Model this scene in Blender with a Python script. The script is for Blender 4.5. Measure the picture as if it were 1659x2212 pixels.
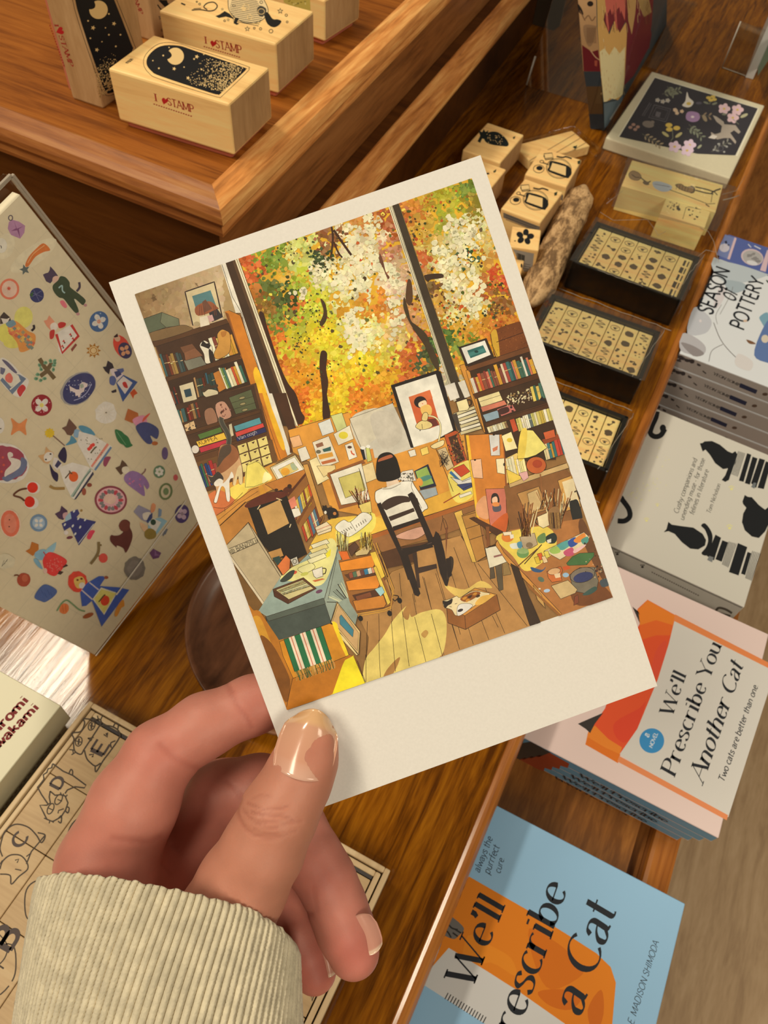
import bpy, bmesh, math, random
import numpy as np
from mathutils import Vector, Matrix
from mathutils.geometry import tessellate_polygon
from mathutils.bvhtree import BVHTree

for o in list(bpy.data.objects):
    bpy.data.objects.remove(o)
SC = bpy.context.scene
COL = SC.collection
rnd = random.Random(7)

# ------------------------------------------------------------------ camera
PW, PH, FPX = 1659.0, 2212.0, 1640.0
CX, CY = PW / 2, PH / 2
_Y = np.array([1404., -2243., FPX]); _Y /= np.linalg.norm(_Y)
_X = np.array([6922., 3157., -FPX]); _X /= np.linalg.norm(_X)
_X = _X - _Y * (_X @ _Y); _X /= np.linalg.norm(_X)
_Z = np.cross(_X, _Y)
ROT = np.array([_X, _Y, _Z])            # camera (x right, y down, z ahead) -> world
EYE = np.array([0., 0., .40])

cam = bpy.data.cameras.new('camera')
camo = bpy.data.objects.new('camera', cam)
COL.objects.link(camo)
cam.sensor_fit = 'VERTICAL'; cam.sensor_height = 36.0
cam.lens = 36.0 * FPX / PH
cam.clip_start = .01; cam.clip_end = 50
M = Matrix(((ROT[0][0], -ROT[0][1], -ROT[0][2], EYE[0]),
            (ROT[1][0], -ROT[1][1], -ROT[1][2], EYE[1]),
            (ROT[2][0], -ROT[2][1], -ROT[2][2], EYE[2]), (0, 0, 0, 1)))
camo.matrix_world = M
cam.dof.use_dof = True
cam.dof.focus_distance = .205
cam.dof.aperture_fstop = 44
SC.camera = camo

# ------------------------------------------------------------------ light, world, exposure
SC.view_settings.view_transform = 'Standard'
SC.view_settings.look = 'None'
SC.view_settings.gamma = 1.0
SC.view_settings.use_curve_mapping = False
SC.view_settings.exposure = 0.16
wld = bpy.data.worlds.new('shop_ambient'); SC.world = wld
wld.use_nodes = True
wld.node_tree.nodes['Background'].inputs[0].default_value = (1.0, .80, .55, 1)
wld.node_tree.nodes['Background'].inputs[1].default_value = .105

def area(name, loc, target, sx, sy, power, color=(1, .86, .65)):
    l = bpy.data.lights.new(name, 'AREA'); l.shape = 'RECTANGLE'
    l.size = sx; l.size_y = sy; l.energy = power; l.color = color
    o = bpy.data.objects.new(name, l); COL.objects.link(o)
    o.location = loc
    o.rotation_euler = (Vector(target) - Vector(loc)).to_track_quat('-Z', 'Y').to_euler()
    return o
area('ceiling_panel_light', (-1.38, .38, 2.2), (-.1, .25, 0), .60, .15, 20)
area('ceiling_lamp_light', (-.9, -.85, 2.0), (-.05, .2, 0), .7, .7, 23)
area('sheet_fill_light', (1.2, -1.1, 1.7), (-.1, .2, 0), .7, .7, 18)  # added fill that brightens the leaning sticker sheet, not a lamp of the shop
area('far_fill_light', (1.6, 1.0, 1.9), (0, .5, 0), .7, .7, 11)  # added fill, placed to brighten sheet, sticker pack, strips and riser side

# ------------------------------------------------------------------ geometry helpers
def ray(x, y):
    return ROT @ np.array([(x - CX) / FPX, (y - CY) / FPX, 1.])
def onz(x, y, z=0.):
    d = ray(x, y); return EYE + d * ((z - EYE[2]) / d[2])
def campt(x, y, depth):
    return EYE + ray(x, y) * depth
def nrm(v):
    v = np.array(v, float); return v / np.linalg.norm(v)

def lin(c):
    return tuple(((v / 255.) / 12.92 if v <= 10 else ((v / 255. + .055) / 1.055) ** 2.4) for v in c)
WB = (.84, .775, .655)
def alb(c, g=1.0):
    l = lin(c)
    return tuple(min(.92, max(.003, l[i] / WB[i] * .80 * g)) for i in range(3))

class Surf:
    """a flat face in the place: maps a line of sight to a point on it"""
    def __init__(s, P, N, lift=3e-5, step=7e-7):
        s.P = np.array(P, float); s.N = nrm(N); s.lift = lift; s.step = step
    def at(s, x, y, L=0):
        d = ray(x, y); t = ((s.P - EYE) @ s.N) / (d @ s.N)
        return EYE + d * t + s.N * (s.lift + L * s.step)
def flat(z, **k):
    return Surf((0, 0, z), (0, 0, 1), **k)

class MB:
    def __init__(s, org=(0, 0, 0)):
        s.v = []; s.f = []; s.m = []; s.c = []; s.mats = []; s.sm = []
        s.org = np.array(org, float)
    def mat(s, m):
        if m not in s.mats: s.mats.append(m)
        return s.mats.index(m)
    def add(s, vs, fs, m, col=(1, 1, 1), smooth=False):
        b = len(s.v); k = s.mat(m)
        s.v += [tuple(v) for v in vs]
        for f in fs:
            s.f.append([b + i for i in f]); s.m.append(k); s.c.append(col); s.sm.append(smooth)
    def rbox(s, c, ax, dims, m, r=.001, seg=2, col=(1, 1, 1)):
        bm = bmesh.new(); bmesh.ops.create_cube(bm, size=1)
        for v in bm.verts: v.co = Vector((v.co.x * dims[0], v.co.y * dims[1], v.co.z * dims[2]))
        if r > 0:
            bmesh.ops.bevel(bm, geom=list(bm.edges), offset=r, segments=seg, affect='EDGES', profile=.5)
        bm.verts.index_update()
        ax = [np.array(a, float) for a in ax]; c = np.array(c, float)
        vs = [c + ax[0] * v.co.x + ax[1] * v.co.y + ax[2] * v.co.z for v in bm.verts]
        s.add(vs, [[v.index for v in f.verts] for f in bm.faces], m, col)
        bm.free()
    def tube(s, pts, r, m, n=8, col=(1, 1, 1)):
        pts = [np.array(p, float) for p in pts]; rings = []
        for i, p in enumerate(pts):
            t = nrm(pts[min(i + 1, len(pts) - 1)] - pts[max(i - 1, 0)])
            a = np.cross(t, (0, 0, 1.) if abs(t[2]) < .9 else (1., 0, 0)); a = nrm(a); b = np.cross(t, a)
            rings.append([p + r * (a * math.cos(2 * math.pi * k / n) + b * math.sin(2 * math.pi * k / n)) for k in range(n)])
        vs = [v for q in rings for v in q]; fs = []
        for i in range(len(pts) - 1):
            for k in range(n):
                fs.append([i * n + k, i * n + (k + 1) % n, (i + 1) * n + (k + 1) % n, (i + 1) * n + k])
        fs.append(list(range(n))[::-1]); fs.append([(len(pts) - 1) * n + k for k in range(n)])
        s.add(vs, fs, m, col, True)
    def sweep(s, prof, path, m):
        """prof: list of (out, z); path: list of (pos2d, outdir2d) - walls that follow an edge"""
        vs = []; n = len(prof)
        for p, o in path:
            for a, z in prof: vs.append((p[0] + o[0] * a, p[1] + o[1] * a, z))
        fs = []
        for i in range(len(path) - 1):
            for k in range(n - 1):
                fs.append([i * n + k, (i + 1) * n + k, (i + 1) * n + k + 1, i * n + k + 1])
        s.add(vs, fs, m)
    def build(s, name, parent=None, mod=None):
        me = bpy.data.meshes.new(name)
        me.from_pydata([tuple(np.array(v) - s.org) for v in s.v], [], s.f)
        for m in s.mats: me.materials.append(m)
        me.polygons.foreach_set('material_index', s.m)
        me.polygons.foreach_set('use_smooth', s.sm)
        ca = me.color_attributes.new('Col', 'FLOAT_COLOR', 'CORNER')
        buf = []
        for f, c in zip(s.f, s.c): buf += [c[0], c[1], c[2], 1.] * len(f)
        ca.data.foreach_set('color', buf)
        me.validate(); me.update()
        o = bpy.data.objects.new(name, me); COL.objects.link(o)
        if parent: o.parent = parent
        else: o.location = s.org
        return o

def thing(name, label, cat, loc, group=None):
    o = bpy.data.objects.new(name, None); COL.objects.link(o)
    o.location = tuple(loc); o.empty_display_size = .02
    o['label'] = label; o['category'] = cat
    if group: o['group'] = group
    return o
def tag(o, label, cat, group=None):
    o['label'] = label; o['category'] = cat
    if group: o['group'] = group
    return o
def dup(root, loc, label=None, group=None, skip=()):
    r = root.copy(); COL.objects.link(r); r.location = tuple(loc)
    if label: r['label'] = label
    if group: r['group'] = group
    for ch in list(root.children):
        if ch.name.split('.')[0] in skip: continue
        c = ch.copy(); COL.objects.link(c); c.parent = r
        for g in list(ch.children):
            d = g.copy(); COL.objects.link(d); d.parent = c
    return r

def rectfit(p4, z):
    """four corners seen on a level z (far-left, far-right, near-right, near-left) -> centre, ux, uy, w, d"""
    q = [onz(x, y, z) for x, y in p4]
    c = sum(q) / 4
    ux = (q[1] - q[0]) + (q[2] - q[3]); uy = (q[0] - q[3]) + (q[1] - q[2])
    w = np.linalg.norm(ux) / 2; d = np.linalg.norm(uy) / 2
    a = math.atan2(ux[1], ux[0]); b = math.atan2(uy[1], uy[0]) - math.pi / 2
    t = (a + b) / 2
    return c, np.array([math.cos(t), math.sin(t), 0]), np.array([-math.sin(t), math.cos(t), 0]), w, d
UZ = np.array([0, 0, 1.])

# ------------------------------------------------------------------ materials
def newmat(name):
    m = bpy.data.materials.new(name); m.use_nodes = True
    nt = m.node_tree; p = nt.nodes['Principled BSDF']
    return m, nt, p
def N(nt, t, **k):
    n = nt.nodes.new(t)
    for a, b in k.items(): setattr(n, a, b)
    return n
def plain(name, c, rough=.5, spec=.5, metal=0, bump=0, bscale=400, sss=0):
    m, nt, p = newmat(name)
    p.inputs['Base Color'].default_value = (*c, 1); p.inputs['Roughness'].default_value = rough
    p.inputs['Specular IOR Level'].default_value = spec; p.inputs['Metallic'].default_value = metal
    tc = N(nt, 'ShaderNodeTexCoord'); nz = N(nt, 'ShaderNodeTexNoise')
    nz.inputs['Scale'].default_value = bscale; nz.inputs['Detail'].default_value = 3
    nt.links.new(tc.outputs['Object'], nz.inputs['Vector'])
    mx = N(nt, 'ShaderNodeMixRGB', blend_type='MULTIPLY'); mx.inputs[0].default_value = .12
    mx.inputs[1].default_value = (*c, 1)
    nt.links.new(nz.outputs['Fac'], mx.inputs[2]); nt.links.new(mx.outputs[0], p.inputs['Base Color'])
    if bump:
        b = N(nt, 'ShaderNodeBump'); b.inputs['Strength'].default_value = bump; b.inputs['Distance'].default_value = .0005
        nt.links.new(nz.outputs['Fac'], b.inputs['Height']); nt.links.new(b.outputs[0], p.inputs['Normal'])
    return m
def printed(name, rough=.5, spec=.4, wash=0., wscale=160, paper=.05):
    """ink on paper: the face colours of the print, with the wash and tooth of the paper"""
    m, nt, p = newmat(name)
    at = N(nt, 'ShaderNodeAttribute'); at.attribute_name = 'Col'
    tc = N(nt, 'ShaderNodeTexCoord'); nz = N(nt, 'ShaderNodeTexNoise')
    nz.inputs['Scale'].default_value = wscale; nz.inputs['Detail'].default_value = 6; nz.inputs['Roughness'].default_value = .62
    nt.links.new(tc.outputs['Object'], nz.inputs['Vector'])
    mr = N(nt, 'ShaderNodeMapRange'); mr.inputs[1].default_value = .3; mr.inputs[2].default_value = .7
    mr.inputs[3].default_value = 1 - wash; mr.inputs[4].default_value = 1 + wash * .8
    nt.links.new(nz.outputs['Fac'], mr.inputs[0])
    mx = N(nt, 'ShaderNodeVectorMath', operation='SCALE')
    nt.links.new(at.outputs['Color'], mx.inputs[0]); nt.links.new(mr.outputs[0], mx.inputs['Scale'])
    nt.links.new(mx.outputs[0], p.inputs['Base Color'])
    p.inputs['Roughness'].default_value = rough; p.inputs['Specular IOR Level'].default_value = spec
    n2 = N(nt, 'ShaderNodeTexNoise'); n2.inputs['Scale'].default_value = 2500
    nt.links.new(tc.outputs['Object'], n2.inputs['Vector'])
    b = N(nt, 'ShaderNodeBump'); b.inputs['Strength'].default_value = paper; b.inputs['Distance'].default_value = .0003
    nt.links.new(n2.outputs['Fac'], b.inputs['Height']); nt.links.new(b.outputs[0], p.inputs['Normal'])
    return m
def wood(name, c0, c1, c2, axis='y', scale=1., rough=.35, bump=.15, stretch=14, fine=1., spec=.5, coat=0, contrast=(.3, .7), coarse=0):
    """long grained wood: stretched noise, fine pores, a slow drift of tone"""
    m, nt, p = newmat(name)
    tc = N(nt, 'ShaderNodeTexCoord'); mp = N(nt, 'ShaderNodeMapping')
    k = {'x': (1 / stretch, 1, 1), 'y': (1, 1 / stretch, 1), 'z': (1, 1, 1 / stretch)}[axis]
    mp.inputs['Scale'].default_value = tuple(a * scale for a in k)
    nt.links.new(tc.outputs['Object'], mp.inputs['Vector'])
    n1 = N(nt, 'ShaderNodeTexNoise'); n1.inputs['Scale'].default_value = 85; n1.inputs['Detail'].default_value = 7
    n1.inputs['Roughness'].default_value = .6; n1.inputs['Distortion'].default_value = .7
    n2 = N(nt, 'ShaderNodeTexNoise'); n2.inputs['Scale'].default_value = 420 * fine; n2.inputs['Detail'].default_value = 4
    n3 = N(nt, 'ShaderNodeTexNoise'); n3.inputs['Scale'].default_value = 14; n3.inputs['Detail'].default_value = 2
    for n in (n1, n2, n3): nt.links.new(mp.outputs[0], n.inputs['Vector'])
    cr = N(nt, 'ShaderNodeValToRGB'); e = cr.color_ramp.elements
    e[0].position = contrast[0]; e[0].color = (*c0, 1); e[1].position = contrast[1]; e[1].color = (*c2, 1)
    q = e.new((contrast[0] + contrast[1]) / 2); q.color = (*c1, 1)
    ad = N(nt, 'ShaderNodeMath', operation='MULTIPLY_ADD'); ad.inputs[1].default_value = .35
    nt.links.new(n2.outputs['Fac'], ad.inputs[0])
    a2 = N(nt, 'ShaderNodeMath', operation='MULTIPLY_ADD'); a2.inputs[1].default_value = .5; a2.inputs[2].default_value = -.425
    nt.links.new(n3.outputs['Fac'], a2.inputs[0])
    a3 = N(nt, 'ShaderNodeMath', operation='ADD'); nt.links.new(n1.outputs['Fac'], a3.inputs[0]); nt.links.new(a2.outputs[0], a3.inputs[1])
    nt.links.new(a3.outputs[0], ad.inputs[2])
    nt.links.new(ad.outputs[0], cr.inputs[0]); nt.links.new(cr.outputs[0], p.inputs['Base Color'])
    b = N(nt, 'ShaderNodeBump'); b.inputs['Strength'].default_value = bump; b.inputs['Distance'].default_value = .0006
    nt.links.new((n1 if coarse else n2).outputs['Fac'], b.inputs['Height']); nt.links.new(b.outputs[0], p.inputs['Normal'])
    p.inputs['Roughness'].default_value = rough; p.inputs['Specular IOR Level'].default_value = spec
    if coat: p.inputs['Coat Weight'].default_value = coat; p.inputs['Coat Roughness'].default_value = .15
    return m
def film(name, tint=(.985, .985, .98), gloss=.015, rough=.08, crinkle=0, amount=1.0):
    """thin clear plastic: lets the things behind it through and glints with the lamps"""
    m = bpy.data.materials.new(name); m.use_nodes = True; nt = m.node_tree
    for n in list(nt.nodes):
        if n.type != 'OUTPUT_MATERIAL': nt.nodes.remove(n)
    out = nt.nodes['Material Output']
    t = N(nt, 'ShaderNodeBsdfTransparent'); t.inputs[0].default_value = (*tint, 1)
    g = N(nt, 'ShaderNodeBsdfGlossy'); g.inputs['Roughness'].default_value = rough
    lw = N(nt, 'ShaderNodeLayerWeight'); lw.inputs['Blend'].default_value = .25
    ma = N(nt, 'ShaderNodeMath', operation='MULTIPLY_ADD'); ma.inputs[1].default_value = .35 * amount; ma.inputs[2].default_value = gloss
    nt.links.new(lw.outputs['Fresnel'], ma.inputs[0])
    mx = N(nt, 'ShaderNodeMixShader'); nt.links.new(ma.outputs[0], mx.inputs[0])
    nt.links.new(t.outputs[0], mx.inputs[1]); nt.links.new(g.outputs[0], mx.inputs[2])
    nt.links.new(mx.outputs[0], out.inputs[0])
    if crinkle:
        tc = N(nt, 'ShaderNodeTexCoord'); nz = N(nt, 'ShaderNodeTexNoise'); nz.inputs['Scale'].default_value = 60
        nz.inputs['Detail'].default_value = 2
        nt.links.new(tc.outputs['Object'], nz.inputs['Vector'])
        b = N(nt, 'ShaderNodeBump'); b.inputs['Strength'].default_value = crinkle; b.inputs['Distance'].default_value = .004
        nt.links.new(nz.outputs['Fac'], b.inputs['Height']); nt.links.new(b.outputs[0], g.inputs['Normal'])
    return m

m_table = wood('table_oak', (0.08318, 0.02401, 0.0012), (0.202, 0.06546, 0.0024), (0.309, 0.1146, 0.0048), 'y', 2.6, .135, .16, 13, spec=.38, coarse=1)
m_rim = wood('rim_oak', (.20, .058, .010), (.36, .125, .022), (.50, .20, .045), 'y', 1., .2, .1, 20)
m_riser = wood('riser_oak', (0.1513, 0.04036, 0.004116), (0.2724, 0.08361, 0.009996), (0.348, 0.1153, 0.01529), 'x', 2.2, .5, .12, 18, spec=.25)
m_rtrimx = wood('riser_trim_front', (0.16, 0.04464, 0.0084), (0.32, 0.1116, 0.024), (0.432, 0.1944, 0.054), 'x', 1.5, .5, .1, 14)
m_rtrimy = wood('riser_trim_side', (0.351, 0.1172, 0.0273), (0.702, 0.293, 0.078), (0.92, 0.5103, 0.1755), 'y', 1.5, .5, .1, 14)  # brightened in colour for the light on the right-hand trim
m_rbody = wood('riser_body', (0.04725, 0.0126, 0.0018), (0.07875, 0.02296, 0.00306), (0.1039, 0.0336, 0.00504), 'x', 1., .4, .1, 10)  # darkened in colour for the shade on the riser front
m_lam = wood('laminate', (0.2048, 0.07155, 0.01144), (0.3175, 0.1188, 0.0208), (0.4299, 0.1727, 0.03328), 'y', 1.6, .5, .05, 7)  # ledge laminate, darkened in colour for the shade lying on it
m_lamf = wood('floor_laminate', (0.4324, 0.2848, 0.1548), (0.564, 0.391, 0.2232), (0.658, 0.4845, 0.2952), 'y', .5, .5, .05, 6)
m_block = wood('maple_block', (0.7475, 0.4575, 0.174), (0.92, 0.61, 0.252), (0.92, 0.7167, 0.318), 'x', 1.6, .55, .05, 12, contrast=(.2, .75))
m_tile = wood('tile_wood', (.40, .27, .14), (.52, .37, .205), (.59, .45, .265), 'x', 1.6, .55, .05, 12, contrast=(.2, .75))
m_rbodylit = wood('riser_body_lit', (.16, .055, .012), (.28, .105, .026), (.36, .15, .045), 'y', 1.2, .45, .1, 12)  # lighter copy of the body wood, light painted into the right face
m_blockz = wood('maple_block_end', (0.357, 0.203, 0.0832), (0.476, 0.287, 0.13), (0.578, 0.371, 0.1872), 'z', 1.2, .6, .05, 5, contrast=(.2, .8))
m_walnut = wood('walnut', (.055, .020, .009), (.14, .055, .025), (.20, .088, .042), 'y', .5, .32, .1, 5)
m_bark = wood('bark_wood', (0.18, 0.1044, 0.04725), (0.42, 0.261, 0.1215), (0.63, 0.4205, 0.216), 'y', 2.4, .8, .35, 3, contrast=(.4, .62))
m_rubber = plain('pink_rubber', (.62, .19, .12), .5)
m_paper = plain('white_card', (.755, .75, .73), .62, .25, bump=.03, bscale=1500)
m_pages = plain('page_edges', (.62, .54, .40), .8, .2, bump=.3, bscale=900)
m_print = printed('print', .42, .4)
m_mattep = printed('matte_print', .65, .25)
m_water = printed('watercolour_print', .55, .3, wash=.20, wscale=210)
m_sticker = printed('sticker_print', .35, .4, wash=.10, wscale=300)
m_black = plain('black_plastic', (.012, .012, .011), .25, .5)
m_film = film('clear_film', crinkle=.5)
m_lid = film('clear_lid', gloss=.012, rough=.05, amount=.5)
m_acryl = film('acrylic', tint=(.93, .93, .90), gloss=.10, rough=.04)
m_edge = plain('pale_lit_edge', (.75, .72, .66), .2, .6)  # pale tone painted for light caught along clear plastic edges
m_glint = plain('film_glint', (.40, .36, .30), .15, .7)  # pale tone painted as the glints along folds of film

# ------------------------------------------------------------------ drawing on flat faces
CROP = {'A': (220, 320, 2.765), 'B': (620, 320, 2.765), 'C': (380, 850, 3.318), 'D': (700, 800, 3.318),
        'E': (900, 900, 3.190), 'F': (480, 1100, 3.190), 'G': (0, 0, 1.9988), 'H': (830, 0, 2.0012),
        'I': (980, 240, 2.4433), 'J': (0, 350, 2.0667), 'K': (1100, 700, 2.9678), 'L': (1050, 1200, 2.7241),
        'M': (850, 1650, 2.0507), 'N': (0, 1400, 1.8433), 'O': (1400, 330, 5.672), 'Q': (1040, 0, 2.680),
        'R': (0, 1380, 3.950), 'S': (600, 1700, 4.1475), 'P': (0, 0, 1.0)}
def pts(crop, s):
    ox, oy, k = CROP[crop]
    out = []
    for w in s.split():
        a, b = w.split(','); out.append((ox + float(a) / k, oy + float(b) / k))
    return out
def smooth(p, n=5, closed=False):
    """Catmull-Rom through the points"""
    q = [np.array(a, float) for a in p]; out = []; L = len(q)
    rng = range(L if closed else L - 1)
    for i in rng:
        a = q[(i - 1) % L] if closed or i > 0 else q[i]
        b = q[i]; c = q[(i + 1) % L]
        d = q[(i + 2) % L] if closed or i + 2 < L else c
        for k in range(n):
            t = k / n
            out.append(.5 * ((2 * b) + (c - a) * t + (2 * a - 5 * b + 4 * c - d) * t * t + (3 * b - a - 3 * c + d) * t ** 3))
    if not closed: out.append(q[-1])
    return [tuple(o) for o in out]

# ---- single-stroke letters: x right, y up, capitals 1 high, x-height .66
def _a(cx, cy, rx, ry, a0, a1, n=14):
    return [(cx + rx * math.cos(math.radians(a0 + (a1 - a0) * i / n)), cy + ry * math.sin(math.radians(a0 + (a1 - a0) * i / n))) for i in range(n + 1)]
GL = {
 ' ': (.34, []), "'": (.2, [[(.1, 1.), (.1, .86), (.05, .76)]]), '.': (.22, [[(.08, 0), (.08, .05)]]), ',': (.22, [[(.1, .05), (.05, -.12)]]),
 '@': (1.1, [_a(.5, .4, .45, .45, -30, 330, 22), _a(.5, .4, .18, .2, 0, 360)]), '-': (.4, [[(.05, .35), (.35, .35)]]),
 'A': (.82, [[(.02, 0), (.38, 1)], [(.38, 1), (.78, 0)], [(.16, .36), (.64, .36)]]),
 'B': (.7, [[(.1, 0), (.1, 1)], [(.1, 1), (.35, 1)] + _a(.35, .76, .22, .24, 90, -90) + [(.1, .52)], [(.1, .52), (.38, .52)] + _a(.38, .26, .24, .26, 90, -90) + [(.1, 0)]]),
 'C': (.78, [_a(.44, .5, .38, .5, 48, 312, 20)]),
 'D': (.8, [[(.1, 0), (.1, 1)], [(.1, 1), (.3, 1)] + _a(.3, .5, .42, .5, 90, -90, 16) + [(.1, 0)]]),
 'E': (.64, [[(.1, 0), (.1, 1)], [(.1, 1), (.56, 1)], [(.1, .52), (.48, .52)], [(.1, 0), (.58, 0)]]),
 'F': (.6, [[(.1, 0), (.1, 1)], [(.1, 1), (.56, 1)], [(.1, .52), (.46, .52)]]),
 'H': (.8, [[(.1, 0), (.1, 1)], [(.7, 0), (.7, 1)], [(.1, .52), (.7, .52)]]),
 'I': (.34, [[(.16, 0), (.16, 1)]]), 'K': (.72, [[(.1, 0), (.1, 1)], [(.64, 1), (.1, .42)], [(.26, .58), (.66, 0)]]),
 'L': (.6, [[(.1, 0), (.1, 1)], [(.1, 0), (.54, 0)]]),
 'M': (.95, [[(.1, 0), (.1, 1)], [(.1, 1), (.46, .1)], [(.46, .1), (.84, 1)], [(.84, 1), (.84, 0)]]),
 'N': (.82, [[(.1, 0), (.1, 1)], [(.1, 1), (.72, 0)], [(.72, 0), (.72, 1)]]),
 'O': (.88, [_a(.44, .5, .38, .5, 0, 360, 24)]),
 'P': (.68, [[(.1, 0), (.1, 1)], [(.1, 1), (.34, 1)] + _a(.34, .73, .26, .27, 90, -90) + [(.1, .46)]]),
 'R': (.74, [[(.1, 0), (.1, 1)], [(.1, 1), (.34, 1)] + _a(.34, .75, .24, .25, 90, -90) + [(.1, .5)], [(.36, .5), (.68, 0)]]),
 'S': (.66, [smooth([(.54, .8), (.42, .97), (.2, .95), (.1, .76), (.22, .58), (.44, .46), (.56, .26), (.46, .05), (.22, .02), (.08, .2)], 4)]),
 'T': (.72, [[(.36, 0), (.36, 1)], [(.04, 1), (.68, 1)]]),
 'U': (.8, [[(.1, 1), (.1, .3)] + _a(.4, .3, .3, .3, 180, 360) + [(.7, 1)]]),
 'V': (.8, [[(.02, 1), (.4, 0)], [(.4, 0), (.78, 1)]]),
 'W': (1.12, [[(.02, 1), (.3, 0)], [(.3, 0), (.54, .95)], [(.54, .95), (.8, 0)], [(.8, 0), (1.08, 1)]]),
 'Y': (.78, [[(.02, 1), (.38, .46)], [(.76, 1), (.38, .46)], [(.38, .46), (.38, 0)]]),
 'Z': (.7, [[(.06, 1), (.62, 1)], [(.62, 1), (.06, 0)], [(.06, 0), (.64, 0)]]),
 'a': (.56, [smooth([(.08, .5), (.16, .63), (.32, .64), (.42, .52), (.42, .3), (.42, .08), (.52, .02)], 4), smooth([(.42, .4), (.22, .36), (.07, .22), (.1, .04), (.24, .0), (.42, .16)], 4)]),
 'b': (.62, [[(.1, 0), (.1, 1)], _a(.31, .32, .22, .33, 155, -155, 18)]),
 'c': (.54, [_a(.31, .33, .24, .33, 50, 310, 18)]),
 'd': (.62, [[(.5, 0), (.5, 1)], _a(.3, .32, .22, .33, 25, 335, 18)]),
 'e': (.56, [[(.07, .36), (.5, .36)] + _a(.3, .33, .22, .33, 8, 315, 18)]),
 'h': (.66, [[(.1, 0), (.1, 1)], [(.1, .42)] + _a(.31, .42, .2, .23, 165, 0, 8) + [(.51, 0)]]),
 'i': (.28, [[(.14, 0), (.14, .64)], [(.14, .86), (.14, .93)]]),
 'k': (.6, [[(.1, 0), (.1, 1)], [(.48, .64), (.1, .26)], [(.24, .4), (.54, 0)]]),
 'l': (.28, [[(.14, 0), (.14, 1)]]),
 'm': (.98, [[(.1, 0), (.1, .64)], [(.1, .42)] + _a(.29, .44, .18, .2, 165, 0, 8) + [(.47, 0)], [(.47, .42)] + _a(.66, .44, .18, .2, 165, 0, 8) + [(.84, 0)]]),
 'n': (.66, [[(.1, 0), (.1, .64)], [(.1, .42)] + _a(.31, .42, .2, .23, 165, 0, 8) + [(.51, 0)]]),
 'o': (.6, [_a(.3, .33, .24, .33, 0, 360, 20)]),
 'p': (.62, [[(.1, -.32), (.1, .64)], _a(.31, .32, .22, .33, 155, -155, 18)]),
 'r': (.48, [[(.1, 0), (.1, .64)], [(.1, .4)] + _a(.3, .44, .19, .2, 165, 50, 7)]),
 's': (.5, [smooth([(.42, .52), (.32, .64), (.16, .62), (.09, .49), (.2, .38), (.36, .29), (.43, .15), (.34, .02), (.16, .01), (.06, .14)], 4)]),
 't': (.42, [[(.18, .92), (.18, .14)] + _a(.28, .12, .1, .12, 180, 300, 6), [(.04, .64), (.36, .64)]]),
 'u': (.66, [[(.1, .64), (.1, .22)] + _a(.3, .22, .2, .22, 180, 350, 8), [(.52, .64), (.52, 0)]]),
 'v': (.58, [[(.03, .64), (.29, 0)], [(.29, 0), (.55, .64)]]),
 'w': (.84, [[(.03, .64), (.23, 0)], [(.23, 0), (.42, .6)], [(.42, .6), (.61, 0)], [(.61, 0), (.81, .64)]]),
 'y': (.58, [[(.03, .64), (.29, 0)], [(.55, .64), (.29, 0), (.17, -.26), (.05, -.3)]]),
 'g': (.62, [_a(.3, .33, .22, .33, 25, 335, 18), [(.5, .64), (.5, -.1)] + _a(.29, -.1, .21, .2, 0, -150, 8)]),
 'f': (.38, [_a(.28, .82, .13, .17, 60, 180, 6) + [(.15, 0)], [(.03, .64), (.32, .64)]]),
 'q': (.62, [[(.5, -.32), (.5, .64)], _a(.3, .32, .22, .33, 25, 335, 18)]),
}
def text_adv(t, track=0.): return sum(GL.get(ch, GL['o'])[0] + track for ch in t)

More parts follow.
